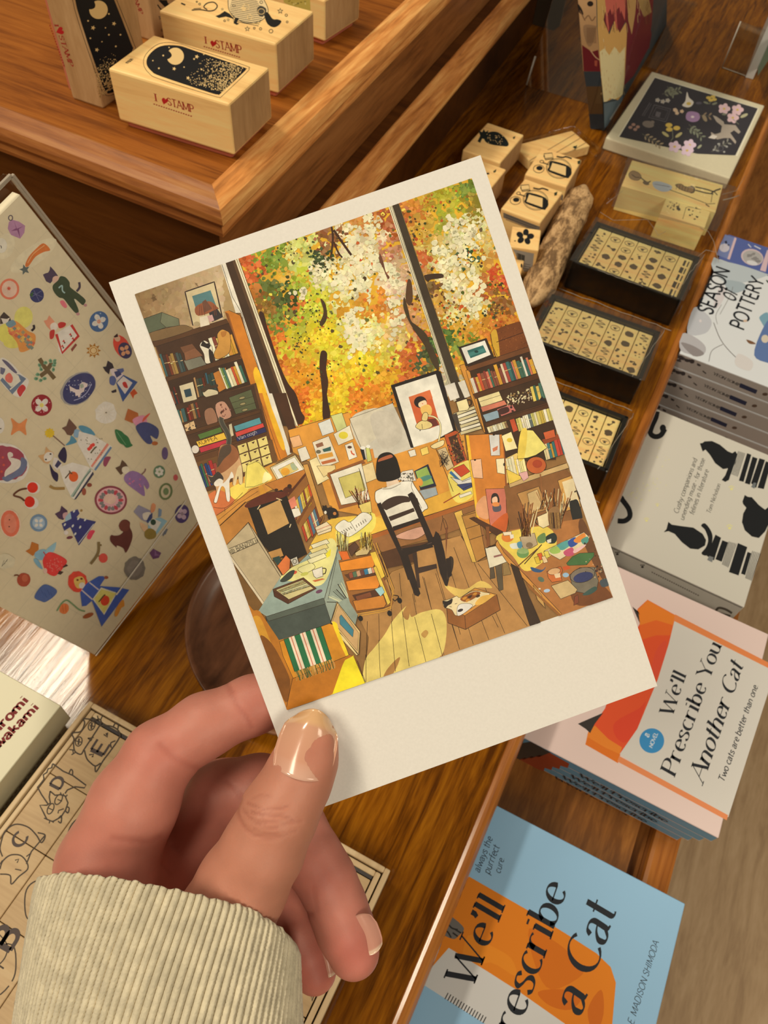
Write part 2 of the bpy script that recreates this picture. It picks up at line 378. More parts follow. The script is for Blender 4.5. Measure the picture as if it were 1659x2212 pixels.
class Art:
    def __init__(s, mb, surf, mat, g=1.0, L=0):
        s.mb = mb; s.s = surf; s.m = mat; s.g = g; s.L = L; s.clip = None; s.top = 0
    def c(s, col): return alb(col, s.g)
    def poly(s, p, col, jig=0):
        s.L += 1; s.top = s.L
        v2 = [Vector((a[0], a[1], 0)) for a in p]
        tris = tessellate_polygon([v2])
        if s.clip and not all(s._in(a) for a in p):
            for t in tris:
                q = s._cut([p[i] for i in t])
                if len(q) > 2: s._tri([s.s.at(a[0], a[1], s.L) for a in q], [[0, i, i + 1] for i in range(1, len(q) - 1)], col)
            return
        vs = [s.s.at(a[0], a[1], s.L) for a in p]
        s._tri(vs, tris, col)
    def _in(s, a):
        return all((c[0] - b[0]) * (a[1] - b[1]) - (c[1] - b[1]) * (a[0] - b[0]) >= 0 for b, c in zip(s.clip, s.clip[1:] + s.clip[:1]))
    def _cut(s, q):
        for b, c in zip(s.clip, s.clip[1:] + s.clip[:1]):
            f = lambda a: (c[0] - b[0]) * (a[1] - b[1]) - (c[1] - b[1]) * (a[0] - b[0])
            o = []
            for i in range(len(q)):
                u, v = q[i - 1], q[i]; fu, fv = f(u), f(v)
                if (fu >= 0) != (fv >= 0): t = fu / (fu - fv); o.append((u[0] + (v[0] - u[0]) * t, u[1] + (v[1] - u[1]) * t))
                if fv >= 0: o.append(v)
            q = o
            if not q: return []
        return q
    def _tri(s, vs, tris, col):
        fs = []
        for t in tris:
            a, b, c = (vs[i] for i in t)
            fs.append(list(t) if np.cross(b - a, c - a) @ s.s.N > 0 else [t[0], t[2], t[1]])
        s.mb.add(vs, fs, s.m, s.c(col))
    def P(s, crop, txt, col, sm=False, line=None, lw=1.2):
        p = pts(crop, txt)
        if sm: p = smooth(p, 4, True)
        s.poly(p, col)
        if line: s.line(p + [p[0]], lw, line)
    def line(s, p, w, col, keep=False):
        """ink line, w wide as seen"""
        if not keep: s.L += 1; s.top = s.L
        if s.clip: 
            p = [tuple(np.array(a) + (np.array(c) - np.array(a)) * i / m) for a, c in zip(p[:-1], p[1:]) for m in (max(1, int(math.hypot(c[0] - a[0], c[1] - a[1]) / 3)),) for i in range(m)] + [p[-1]] if not isinstance(w, (list, tuple)) else p
            p = [a for a in p if s._in(a)]
            if len(p) < 2: return
        vs = []; fs = []; q = [np.array(a, float) for a in p]
        for i, a in enumerate(q):
            t = q[min(i + 1, len(q) - 1)] - q[max(i - 1, 0)]
            n = np.linalg.norm(t)
            t = t / n if n > 1e-9 else np.array([1., 0])
            nn = np.array([-t[1], t[0]]) * (w[i] if isinstance(w, (list, tuple)) else w) / 2
            vs += [s.s.at(*(a + nn), s.L), s.s.at(*(a - nn), s.L)]
        for i in range(len(q) - 1): fs.append([2 * i, 2 * i + 1, 2 * i + 3, 2 * i + 2])
        g = []
        for f in fs:
            a, b, c = (vs[k] for k in f[:3])
            g.append(f if np.cross(b - a, c - a) @ s.s.N > 0 else f[::-1])
        s.mb.add(vs, g, s.m, s.c(col))
    def S(s, crop, txt, w, col, sm=False):
        p = pts(crop, txt)
        if sm: p = smooth(p, 5)
        s.line(p, w, col)
    def ell(s, crop, x, y, rx, ry, col, rot=0, n=18, a0=0, a1=360, jit=0, keep=False):
        ox, oy, k = CROP[crop]; r = math.radians(rot)
        p = []
        for i in range(n):
            a = math.radians(a0 + (a1 - a0) * i / (n if abs(a1 - a0) >= 360 else n - 1)); j = 1 + rnd.uniform(-jit, jit)
            u, v = rx * math.cos(a) * j, ry * math.sin(a) * j
            p.append((ox + (x + u * math.cos(r) - v * math.sin(r)) / k, oy + (y + u * math.sin(r) + v * math.cos(r)) / k))
        if keep: s.L -= 1
        s.poly(p, col)
    def ring(s, crop, x, y, rx, ry, w, col, rot=0, n=24, a0=0, a1=360):
        ox, oy, k = CROP[crop]; r = math.radians(rot); p = []
        for i in range(n + 1):
            a = math.radians(a0 + (a1 - a0) * i / n); u, v = rx * math.cos(a), ry * math.sin(a)
            p.append((ox + (x + u * math.cos(r) - v * math.sin(r)) / k, oy + (y + u * math.sin(r) + v * math.cos(r)) / k))
        s.line(p, w, col)
    def star(s, crop, x, y, r, col, n=5, inner=.45, rot=0):
        ox, oy, k = CROP[crop]; p = []
        for i in range(2 * n):
            a = math.radians(rot) + math.pi * i / n; q = r if i % 2 == 0 else r * inner
            p.append((ox + (x + q * math.sin(a)) / k, oy + (y - q * math.cos(a)) / k))
        s.poly(p, col)
    def text(s, t, a, b, col, w=.1, hs=1., serif=False, thick=None, ital=0., track=0., flip=False):
        """text whose baseline runs from line-of-sight a to b; hs = height over width"""
        s.L += 1
        A = s.s.at(*a, s.L); B = s.s.at(*b, s.L)
        ex = B - A; ln = np.linalg.norm(ex); ex = ex / ln
        ey = np.cross(s.s.N, ex) * (-1 if flip else 1)
        k = ln / text_adv(t, track); x0 = 0.; th = thick or w
        for ch in t:
            adv, strokes = GL.get(ch, GL['o'])
            for st in strokes:
                q = [np.array(p, float) for p in st]; vs = []
                for i, p in enumerate(q):
                    d = q[min(i + 1, len(q) - 1)] - q[max(i - 1, 0)]; d = d / (np.linalg.norm(d) + 1e-9)
                    ww = w + (th - w) * abs(d[1]) ** 2
                    if serif and len(st) == 2 and d[0] * d[1] > .02 and abs(d[1]) < .999: ww = w
                    nn = np.array([-d[1], d[0]]) * ww / 2
                    for e in (p + nn, p - nn):
                        e = np.array([e[0] + x0 + ital * e[1], e[1]])
                        vs.append(A + ex * e[0] * k + ey * e[1] * k * hs)
                fs = []
                for i in range(len(q) - 1): fs.append([2 * i, 2 * i + 1, 2 * i + 3, 2 * i + 2])
                if serif:
                    for (p, d) in ((q[0], q[1] - q[0]), (q[-1], q[-1] - q[-2])):
                        d = d / np.linalg.norm(d)
                        if abs(d[1]) > .75 and (abs(p[1]) < .02 or abs(p[1] - .64) < .02 or abs(p[1] - 1) < .02 or p[1] < -.3) and ch not in "'.,eacso":
                            hw = .12; hh = w * .55; b0 = len(vs)
                            lo = -hw; hi = hw
                            if abs(p[1] - .64) < .02 and ch in 'nmripu' or (abs(p[1] - 1) < .02 and ch in 'bhlkd'): hi = 0.03
                            if abs(p[1]) < .02 and ch in 'bdu': lo, hi = (0, hw) if ch != 'b' else (0, .01)
                            for dx, dy in ((lo, -hh), (hi, -hh), (hi, hh), (lo, hh)):
                                e = p + np.array([dx, dy]); e = np.array([e[0] + x0 + ital * e[1], e[1]])
                                vs.append(A + ex * e[0] * k + ey * e[1] * k * hs)
                            fs.append([b0, b0 + 1, b0 + 2, b0 + 3])
                g = []
                for f in fs:
                    aa, bb, cc = (vs[j] for j in f[:3])
                    g.append(f if np.cross(bb - aa, cc - aa) @ s.s.N > 0 else f[::-1])
                s.mb.add(vs, g, s.m, s.c(col))
            x0 += adv + track
# ================================================================== the setting: floor, display table, riser
b = MB((.6, .6, -.8)); b.add([(-3, -3, -.8), (4, -3, -.8), (4, 5, -.8), (-3, 5, -.8)], [[0, 1, 2, 3]], m_lamf)
o = b.build('floor'); o['kind'] = 'structure'

table = thing('display_table', 'orange oak display table with a lower laminate ledge along its right side', 'table', (-.4, .6, -.8))
def tpart(n, boxes, m, r=.001):
    b = MB((-.4, .6, -.8))
    for (x0, x1, y0, y1, z0, z1) in boxes:
        b.rbox(((x0 + x1) / 2, (y0 + y1) / 2, (z0 + z1) / 2), np.eye(3), (x1 - x0, y1 - y0, z1 - z0), m, r)
    return b.build(n, table)
tpart('table_top', [(-1.3, .0235, -.5, 1.9, -.022, 0)], m_table, 0)
b = MB((-.4, .6, -.8))                                       # rounded lip along the right edge
prof = [(-.0005, -.0225), (-.0005, -.0006), (.0006, .0004), (.0022, .0009), (.0038, .0006), (.0058, -.0008), (.0072, -.003), (.0078, -.006), (.0078, -.0225)]
b.sweep(prof[::-1], [((.0235, -.5), (1, 0)), ((.0235, 1.9), (1, 0))], m_rim); b.build('edge_lip', table)
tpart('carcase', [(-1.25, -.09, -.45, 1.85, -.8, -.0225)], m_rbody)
tpart('lower_ledge', [(-.0895, .1175, -.45, 1.85, -.10, -.0725), (.1176, .126, -.45, 1.85, -.10, -.082)], m_lam, 0)
tpart('ledge_rim', [(.1262, .1425, -.45, 1.85, -.115, -.0712)], m_rim, .003)

riser = thing('display_riser', 'stepped orange oak riser with mitred moulding holding the large rubber stamps', 'riser', (-.55, .8, 0))
RO = (-.55, .8, 0); OC = np.array([-.2306, .2941]); SD = nrm([-.045, 1.]); SN = np.array([SD[1], -SD[0]])
CD = np.array([(1 - SN[1] * -1) / SN[0], -1.]); FARY = 1.5
def rline(off, fo=None):      # front-left, corner, far right of an outline moved out by off
    c = OC + CD * off
    if fo is not None: c = OC + CD * fo + SN * (off - fo)
    return [np.array([-1.25, c[1]]), c, c + SD * (FARY - c[1]) / SD[1]]
def slab(name, off, z0, z1, m, fo=None):
    b = MB(RO); a, c, d = rline(off, fo); e = np.array([-1.25, FARY])
    vs = [(*p, z) for z in (z0, z1) for p in (a, c, d, e)]
    b.add(vs, [[4, 5, 6, 7], [3, 2, 1, 0], [0, 1, 5, 4], [2, 3, 7, 6], [3, 0, 4, 7]], m); b.add(vs, [[1, 2, 6, 5]], m_rbodylit if name == 'upper_body' else m)
    return b.build(name, riser)
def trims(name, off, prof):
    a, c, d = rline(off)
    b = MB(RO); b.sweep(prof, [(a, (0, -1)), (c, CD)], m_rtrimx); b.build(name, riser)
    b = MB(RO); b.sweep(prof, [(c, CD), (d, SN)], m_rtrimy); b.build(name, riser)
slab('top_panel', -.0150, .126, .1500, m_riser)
TP = [(-.0150, .1502), (-.0135, .1507), (-.0118, .1503), (-.0100, .1490), (-.0060, .1482), (-.0020, .1462), (0, .1425),
      (.0004, .139), (-.0008, .1372), (-.0030, .1362), (-.0034, .1335), (-.0028, .1305), (-.0036, .1275), (-.0070, .1258), (-.016, .1255)]
trims('moulding', 0, TP[::-1])
STEP = .0105
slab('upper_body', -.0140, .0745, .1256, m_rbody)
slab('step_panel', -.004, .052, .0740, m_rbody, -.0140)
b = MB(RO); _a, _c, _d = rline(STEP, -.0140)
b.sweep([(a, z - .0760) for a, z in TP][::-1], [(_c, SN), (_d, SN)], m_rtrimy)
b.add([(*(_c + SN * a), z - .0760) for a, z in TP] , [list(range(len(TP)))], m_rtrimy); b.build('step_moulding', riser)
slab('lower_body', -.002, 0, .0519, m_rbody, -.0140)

# ================================================================== rubber stamps
RED = (150, 45, 35); INK = (28, 26, 22); CREAM = (206, 172, 112)
def faces_of(c, ux, uy, w, d, h):
    """c = centre of the top face"""
    return {'top': Surf(c, UZ), 'near': Surf(c - uy * d / 2, -uy), 'right': Surf(c + ux * w / 2, ux), 'left': Surf(c - ux * w / 2, -ux)}
def wood_block(mb, c, ux, uy, w, d, h, r=.0012, end=True, mt=None, me=None):
    k = len(mb.f); mt = mt or m_block
    mb.rbox(np.array(c) - UZ * h / 2, (ux, uy, UZ), (w, d, h), mt, r)
    if end:
        i2 = mb.mat(me or m_blockz)
        for i in range(k, len(mb.f)):
            f = mb.f[i]; a, b_, c_ = (np.array(mb.v[j]) for j in f[:3])
            n = np.cross(b_ - a, c_ - a); n = n / (np.linalg.norm(n) + 1e-12)
            if abs(n @ ux) > .95: mb.m[i] = i2
def i_love(art, a0, a1, b0, b1, crop='G', hs=.9, flip=False):
    (p,), (q,), (r,), (s,) = (pts(crop, t) for t in (a0, a1, b0, b1))
    art.text('I', p, q, RED, w=.07, thick=.12, hs=hs * .55, flip=flip, serif=True); art.text('STAMP', r, s, RED, w=.10, thick=.16, hs=hs, serif=True, flip=flip)
    m = ((q[0] * .4 + r[0] * .6), (q[1] * .4 + r[1] * .6)); ex = np.array([s[0] - r[0], s[1] - r[1]]); L = np.linalg.norm(ex); ex /= L
    ey = np.array([ex[1], -ex[0]]) * (-1 if flip else 1); k = L * .125
    hp = []
    for i in range(20):
        t = 2 * math.pi * i / 20
        hp.append(np.array(m) + ex * k * 16 * math.sin(t) ** 3 / 17 + ey * k * ((13 * math.cos(t) - 5 * math.cos(2 * t) - 2 * math.cos(3 * t) - math.cos(4 * t)) / 15 + .75))
    art.poly([tuple(x) for x in hp], (170, 30, 30))
    n = 16                                                     # the small second line
    P0 = np.array(p) - ey * L * .13; P1 = np.array(s) - ey * L * .15
    for i in range(n):
        u = P0 + (P1 - P0) * (i + .1) / n * .98; v = P0 + (P1 - P0) * (i + .75) / n * .98
        art.line([tuple(u), tuple(v)], 2.2, RED)

def moon_art(art, crop, outer, fill, moon, stars, sp_from, sp_to, sp_half, n=420):
    p = smooth(pts(crop, outer), 4, True); art.line(p + [p[0]], 1.0, INK)
    art.poly(smooth(pts(crop, fill), 4, True), (18, 19, 21))
    mx, my, mr, dx, dy = moon
    ox, oy, k = CROP[crop]; cr = []
    for i in range(25):
        a = math.radians(-60 + 300 * i / 24) + math.atan2(-dy, -dx) - math.radians(90); cr.append((mx + mr * math.cos(a), my + mr * math.sin(a)))
    a0, a1 = cr[-1], cr[0]; mid = ((a0[0] + a1[0]) / 2 - dx * .62, (a0[1] + a1[1]) / 2 - dy * .62)
    inn = smooth([a0, (mid[0] + (a0[0] - mid[0]) * .6 - dx * .15, mid[1] + (a0[1] - mid[1]) * .6 - dy * .15), mid, (mid[0] + (a1[0] - mid[0]) * .6 - dx * .15, mid[1] + (a1[1] - mid[1]) * .6 - dy * .15), a1], 4)
    art.poly([(ox + a / k, oy + c / k) for a, c in cr + inn[1:-1]], CREAM)
    for (x, y, r) in stars:
        if r > 5: art.star(crop, x, y, r, CREAM, rot=20)
        else: art.ell(crop, x, y, r, r, CREAM, n=6)
    A = np.array(sp_from); B = np.array(sp_to); H = np.array(sp_half)
    art.L += 1
    for i in range(n):
        t = rnd.random() ** .55; s = rnd.uniform(-1, 1)
        q = A + (B - A) * t + H * s
        r = rnd.uniform(1.5, 3.6) * (.5 + t * .8)
        art.ell(crop, q[0], q[1], r, r, CREAM, n=5, jit=.3, keep=True)

RZ = .1500
def lying(name, label, px4, h, rub, group, art_fn, inset=.003):
    zt = RZ + rub + h
    c, ux, uy, w, d = rectfit(px4, zt)
    base = c - UZ * (h + rub)
    t = thing(name, label, 'rubber stamp', base, group)
    b = MB(base); wood_block(b, c, ux, uy, w, d, h); art_fn(b, faces_of(c, ux, uy, w, d, h)); b.build('wood_block', t)
    b = MB(base); b.rbox(base + UZ * rub / 2, (ux, uy, UZ), (w - 2 * inset, d - 2 * inset + .001, rub), m_rubber, .0015); b.build('rubber_pad', t)
    return t
GR = 'large rubber stamps on the riser'
def a1(b, F):
    A = Art(b, F['top'], m_mattep, 1.25)
    moon_art(A, 'G', '690,188 770,188 840,210 1058,283 1073,296 1066,312 962,412 945,420 900,408 690,342 645,318 620,278 632,232',
             '692,200 768,197 838,218 1050,290 1060,299 1052,312 955,402 940,408 900,398 696,330 655,308 633,276 643,238',
             (757, 243, 37, -26, -4), [(850, 245, 10), (752, 297, 9), (812, 337, 9), (838, 255, 4), (686, 295, 4), (705, 240, 4), (730, 205, 3), (795, 290, 3), (870, 300, 4), (880, 235, 3), (900, 260, 3), (660, 262, 3)],
             (835, 300), (1010, 345), (46, -54), 520)
    A.text('moon', *pts('G', '552,275 578,255'), INK, w=.18, hs=1.2)
    i_love(Art(b, F['near'], m_mattep, 1.35), '666,433', '684,439', '724,452', '840,487')
lying('rubber_stamp', 'wooden block stamp lying at the riser corner, moon in an arch on top', [(330, 70), (571, 147), (492, 235), (250, 142)], .0290, .0042, GR, a1)
def a2(b, F):
    A = Art(b, F['top'], m_mattep, 1.25)
    A.P('G', '1000,-40 985,20 1000,62 1040,92 1085,100 1130,88 1158,50 1140,0 1110,-40', (212, 184, 132), True, INK, 1.4)
    for i in range(16):
        y = -30 + i * 8; A.S('G', '%d,%d %d,%d' % (992 + abs(i - 8) * 2, y, 1140 - abs(i - 9) * 4, y + 22), 1.3, INK)
    A.P('G', '1140,58 1156,54 1178,82 1200,84 1215,92 1205,108 1185,118 1165,112 1150,95', INK, True)
    A.P('G', '992,60 970,48 950,62 930,70 945,78 975,72 1010,82', INK)
    A.P('G', '1015,78 1008,100 1022,108 1034,102 1022,98 1032,80', INK)
    A.ring('G', 1062, 30, 14, 12, 1.2, CREAM); A.star('G', 1052, 38, 15, CREAM); A.ring('G', 1078, 74, 10, 10, 1.4, CREAM)
    A.P('G', '1110,40 1125,25 1150,40 1140,68 1118,66', (60, 55, 45), True); A.ring('G', 1128, 50, 14, 12, 1.2, CREAM)
    A.S('G', '828,44 865,42 905,48 928,42 938,25 922,10 895,14 880,30 895,42', 2.4, INK, True); A.S('G', '835,38 868,36', 1.4, INK)
    for x, y, r in ((1210, 48, 14), (1068, 125, 13), (985, 86, 8), (960, 40, 7)):
        A.star('G', x, y, r, INK); A.star('G', x, y, r * .6, CREAM)
    for x, y, r in ((1236, 66, 5), (1240, 95, 4), (1098, 122, 4), (1125, 125, 5), (1170, 135, 8), (1128, 10, 6), (862, 18, 4), (850, 8, 3), (1010, 25, 5), (970, 90, 4)):
        A.ring('G', x, y, r, r, 1.3, INK)
    A.S('G', '782,14 800,22', 3, INK)
    i_love(Art(b, F['near'], m_mattep, 1.25), '882,185', '898,190', '932,205', '1046,232')
lying('rubber_stamp', 'wooden block stamp with a cat in a goblet on top, behind the moon stamp', [(435, -53), (660, 30), (593, 103), (368, 20)], .0290, .0042, GR, a2)
def a3(b, F):
    A = Art(b, F['near'], m_mattep, 1.1)
    A.P('G', '1222,-30 1338,-10 1342,66 1225,10', (196, 176, 84))
    for i in range(26):
        x, y = rnd.uniform(1228, 1330), rnd.uniform(-15, 50)
        if y < 10 + (x - 1228) * .45: A.ell('G', x, y, rnd.uniform(2, 7), rnd.uniform(2, 5), rnd.choice([(150, 130, 50), (220, 205, 130), (130, 120, 60)]), n=7, jit=.3)
lying('rubber_stamp', 'wooden block stamp with a yellow label, far along the riser', [(630, -105), (768, -40), (690, 5), (596, -45)], .0250, .0042, GR, a3)

def standing(label, M, w, d, h, art_fn, dz=0):
    p = onz(*M, RZ); ux = np.array([.9998, .02, 0]); uy = np.array([-.02, .9998, 0])
    cbase = p - ux * w / 2 + uy * d / 2; ctop = cbase + UZ * h
    t = thing('rubber_stamp', label, 'rubber stamp', cbase, GR)
    b = MB(cbase); wood_block(b, ctop, ux, uy, w, d, h, end=False, mt=m_blockz); F = faces_of(ctop, ux, uy, w, d, h)
    F['near'] = Surf(cbase - uy * d / 2, -uy); F['right'] = Surf(cbase + ux * w / 2, ux)
    art_fn(b, F); b.build('wood_block', t)
    b = MB(cbase); b.rbox(cbase - ux * (w / 2 + .002) + UZ * h / 2, (ux, uy, UZ), (.0038, d - .005, h - .006), m_rubber, .0012); b.build('rubber_pad', t)
    return t
def a4(b, F):
    A = Art(b, F['right'], m_mattep, 1.3)
    moon_art(A, 'G', '318,-60 322,40 436,380 450,406 476,412 520,378 580,225 575,180 500,-10 470,-80 400,-120 340,-100',
             '330,-58 332,36 446,378 458,398 476,402 514,372 570,222 565,185 490,-8 462,-72 400,-108 346,-90',
             (425, 42, 40, -22, -14), [(402, 120, 11), (418, 215, 10), (492, 102, 10), (470, 150, 4), (380, 90, 4), (440, 180, 3), (500, 200, 4), (390, 165, 4), (455, 120, 3), (470, 60, 4), (520, 150, 4)],
             (440, 240), (478, 385), (48, -36), 420)
    A = Art(b, F['near'], m_mattep, 1.25)
    i_love(A, '232,100', '240,120', '252,150', '300,285', hs=.8)
standing('wooden block stamp standing on end at the left, moon and stars on its side', (223, 236), .0225, .047, .085, a4)
def a5(b, F):
    A = Art(b, F['right'], m_mattep, 1.1)
    A.S('G', '690,-10 705,20 725,35', 2, INK); A.S('G', '680,20 700,45 735,60', 2.5, INK, True); A.P('G', '682,0 720,0 735,40 712,30', INK)
    for x, y, r in ((695, 75, 12), (720, 115, 6)): A.star('G', x, y, r, INK); A.star('G', x, y, r * .55, (205, 176, 124))
    for x, y in ((714, 90), (722, 101), (728, 20), (700, 130), (735, 150)): A.ring('G', x, y, 4, 4, 1.2, INK)
    A = Art(b, F['near'], m_mattep, 1.2)
    i_love(A, '545,-75', '553,-62', '560,-45', '606,62', hs=.8)
standing('wooden block stamp standing on end between the moon stamp and the goblet stamp', (336, 92), .0265, .047, .085, a5)

# ---------------------------------------------------------------- small stamps by the tray boxes
GS = 'small wooden stamps on the table'
def small(label, px4, h, art_fn=None, zt=.027, group=GS, side=None):
    c, ux, uy, w, d = rectfit(px4, zt); base = c * 1.; base[2] = zt - h
    t = thing('rubber_stamp', label, 'rubber stamp', base, group)
    b = MB(base); wood_block(b, c, ux, uy, w, d, h - .0035)
    F = faces_of(c, ux, uy, w, d, h)
    if art_fn: art_fn(b, F)
    b.build('wood_block', t)
    b = MB(base); b.rbox(base + UZ * .00175, (ux, uy, UZ), (w - .005, d - .005, .0035), m_rubber, .001); b.build('rubber_pad', t)
    return t
def straw(b, F):
    A = Art(b, F['top'], m_mattep, 1.35)
    A.P('I', '165,125 185,112 215,108 245,118 275,145 290,172 282,186 250,184 205,178 172,165 160,145', (20, 28, 26), True)
    A.P('I', '126,160 140,130 130,100 150,112 158,96 168,110 184,102 178,122 165,130 172,150 150,145 140,168', (20, 28, 26))
    for i in range(34):
        u, v = rnd.uniform(172, 270), rnd.uniform(118, 178)
        if v > 112 + abs(u - 215) * .25 and v < 176 + (u - 220) * .05: A.ell('I', u, v, 2.6, 2, CREAM, n=6)
    A.P('I', '312,138 326,132 322,146 314,148', (40, 48, 30))
small('strawberry print wooden stamp, the farthest of the small stamps', [(1050, 260), (1129, 293), (1082, 352), (1005, 325)], .027, straw)
def plainart(b, F):
    A = Art(b, F['top'], m_mattep, 1.3)
    A.P('I', '208,318 226,306 222,322 212,326', (40, 48, 30)); A.ell('I', 180, 330, 9, 5, (30, 30, 26)); A.ell('I', 165, 345, 12, 9, (30, 30, 26))
small('wooden stamp half hidden by the upper corner of the postcard, below the strawberry stamp', [(1010, 333), (1087, 367), (1052, 424), (975, 392)], .027, plainart, zt=.026)
def toast(dx, dy):
    def f(b, F):
        A = Art(b, F['top'], m_mattep, 1.35)
        K = lambda s: ' '.join('%f,%f' % (float(w.split(',')[0]) + dx, float(w.split(',')[1]) + dy) for w in s.split())
        A.ring('I', 432 + dx, 470 + dy, 66, 52, 1.3, INK, 10); A.ring('I', 432 + dx, 470 + dy, 60, 46, .8, (90, 80, 60), 10)
        A.P('I', K('392,430 480,455 500,490 488,514 470,520 378,486 380,462'), (25, 25, 22), True)
        A.P('I', K('398,440 470,460 468,508 384,478'), CREAM)
        A.P('I', K('354,392 396,388 402,412 358,418'), CREAM, False, INK, 1.6); A.S('I', K('352,402 362,424 405,418'), 2, INK)
        A.S('I', K('420,406 450,412 470,408 500,418'), 3.2, INK, True)
        A.ring('I', 326 + dx, 472 + dy, 28, 21, 1.3, INK); A.ell('I', 330 + dx, 468 + dy, 17, 12, (25, 25, 22))
        A.ring('I', 342 + dx, 434 + dy, 10, 7, 1.4, INK); A.S('I', K('348,440 378,450'), 2.2, INK)
        A.P('I', K('530,432 548,424 544,444 532,448'), (40, 48, 30))
        B = Art(b, F['near'], m_mattep, 1.0)
        B.P('I', K('262,535 455,610 452,640 262,562'), (122, 112, 96))
        for r in range(3):
            B.S('I', K('275,%d 440,%d' % (548 + r * 12, 612 + r * 12)), 1.1, (70, 66, 60))
    return f
small('toast and coffee stamp right behind its twin, nearer the square sticker pack', [(1166, 318), (1262, 346), (1219, 402), (1138, 377)], .030, toast(123, -167), zt=.030)
small('toast and coffee stamp in front of its twin, just behind the little blossom stamp', [(1133, 383), (1215, 416), (1168, 481), (1084, 451)], .031, toast(0, 0), zt=.031)
def tilted(label, top4, side2, depth_h, art_fn, z, tilt, drop=.036):
    """little block leaning back: its printed face looks up at the viewer"""
    q = [onz(x, y, z) for x, y in top4]; c = sum(q) / 4
    ux = nrm((q[1] - q[0]) + (q[2] - q[3])); w = np.linalg.norm(q[1] - q[0]); d = np.linalg.norm(q[0] - q[3])
    n = nrm(np.array([0, -math.sin(tilt), math.cos(tilt)])); uy = nrm(np.cross(n, ux)); ux = np.cross(uy, n)
    t = thing('rubber_stamp', label, 'rubber stamp', (c[0], c[1], 0), GS)
    b = MB((c[0], c[1], 0)); k0 = len(b.f)
    b.rbox(c - n * depth_h / 2, (ux, uy, n), (w, d, depth_h), m_block, .001)
    art_fn(b, Surf(c, n), Surf(c - uy * d / 2, -uy)); b.build('wood_block', t)
    b = MB((c[0], c[1], 0)); b.rbox(c - n * (depth_h + .0016), (ux, uy, n), (w - .003, d - .003, .003), m_rubber, .001); b.build('rubber_pad', t)
def flower(b, T, S_):
    A = Art(b, T, m_mattep, 1.45)
    for k in range(5):
        a = k * 72 - 80; A.ell('I', 376 + 30 * math.cos(math.radians(a)), 664 + 24 * math.sin(math.radians(a)), 19, 15, (22, 22, 22), a)
    A.ring('I', 376, 664, 9, 8, 1.2, CREAM); A.ell('I', 376, 664, 4, 4, CREAM, n=8); A.ell('I', 324, 685, 5, 3, INK)
    B = Art(b, S_, m_mattep, 1.2)
    B.P('I', '312,728 424,752 414,846 372,848', (150, 143, 130))
    for i in range(14): B.S('I', '%d,%d %d,%d' % (335 + i * 3, 748 + i, 332 + i * 3, 785 + i), rnd.choice([.5, .9, 1.3]), (40, 40, 40))
    for r in range(3): B.S('I', '345,%d 405,%d' % (800 + r * 12, 812 + r * 12), 1, (60, 60, 60))
tilted('little blossom stamp with a barcode on its side, in front of the toast stamps', [(1106, 490), (1168, 496), (1162, 543), (1103, 529)], None, .034, flower, .034, .12)
def tail(b, T, S_):
    A = Art(b, T, m_mattep, 1.3); A.ell('I', 358, 816, 5, 12, INK)
tilted('tiny wooden stamp mostly hidden behind the right edge of the postcard', [(1092, 553), (1126, 561), (1131, 592), (1098, 585)], None, .02, tail, .020, .1)

c, ux, uy, w, d = rectfit([(1236, 281), (1275, 314), (1172, 404), (1131, 340)], .010)
t = thing('stamp_block', 'pale slatted wooden stamp block in a clear bag, behind the toast stamps', 'rubber stamp', (c[0], c[1], 0), GS)
b = MB((c[0], c[1], 0)); ux = nrm(onz(1275, 314, .01) - onz(1236, 281, .01)); uy = np.cross(UZ, ux); w = np.linalg.norm(onz(1275, 314, .01) - onz(1236, 281, .01)); d = .07
cc = (onz(1275, 314, .01) + onz(1236, 281, .01)) / 2 - uy * d / 2
b.rbox(cc - UZ * .005, (ux, uy, UZ), (w, d, .0095), m_block, .001)
A = Art(b, Surf(cc, UZ), m_mattep, 1.2)
for s_ in ('640,120 400,262', '668,142 470,262', '700,165 520,270'): A.S('I', s_, 1.2, (150, 120, 80))
A.ell('I', 640, 190, 10, 6, (40, 50, 35)); A.S('I', '640,205 650,180', 1.5, (40, 50, 35)); b.build('wood_block', t)
b = MB((c[0], c[1], 0)); b.rbox(cc - UZ * .0046, (ux, uy, UZ), (w + .014, d + .016, .0112), m_film, .003); b.build('clear_bag', t)

# bark-edged stick
P0 = onz(1262, 402, .012); P1 = onz(1148, 655, .012)
t = thing('driftwood_stick', 'mottled bark-edged wooden stick lying alongside the small stamps', 'stick', ((P0 + P1) / 2 * np.array([1, 1, 0])))
b = MB(np.array(t.location)); uy = nrm(P0 - P1); ux = np.cross(uy, UZ); n = 40; vs = []; L = np.linalg.norm(P0 - P1)
for i in range(n + 1):
    f = i / n; cpt = P1 + (P0 - P1) * f; taper = min(1, 6 * (1 - f) + .25) * min(1, f * 6 + .3)
    for k in range(14):
        a = 2 * math.pi * k / 14
        rr = 1 + .05 * math.sin(i * .5 + k * 2.1) + rnd.uniform(-.03, .03)
        vs.append(cpt + ux * .0135 * math.cos(a) * rr * taper + UZ * (.0115 * math.sin(a) * rr * taper - .001))
fs = [[i * 14 + k, i * 14 + (k + 1) % 14, (i + 1) * 14 + (k + 1) % 14, (i + 1) * 14 + k] for i in range(n) for k in range(14)] + [list(range(14))[::-1], [n * 14 + k for k in range(14)]]
b.add(vs, fs, m_bark, smooth=True); b.build('bark_wood', t)

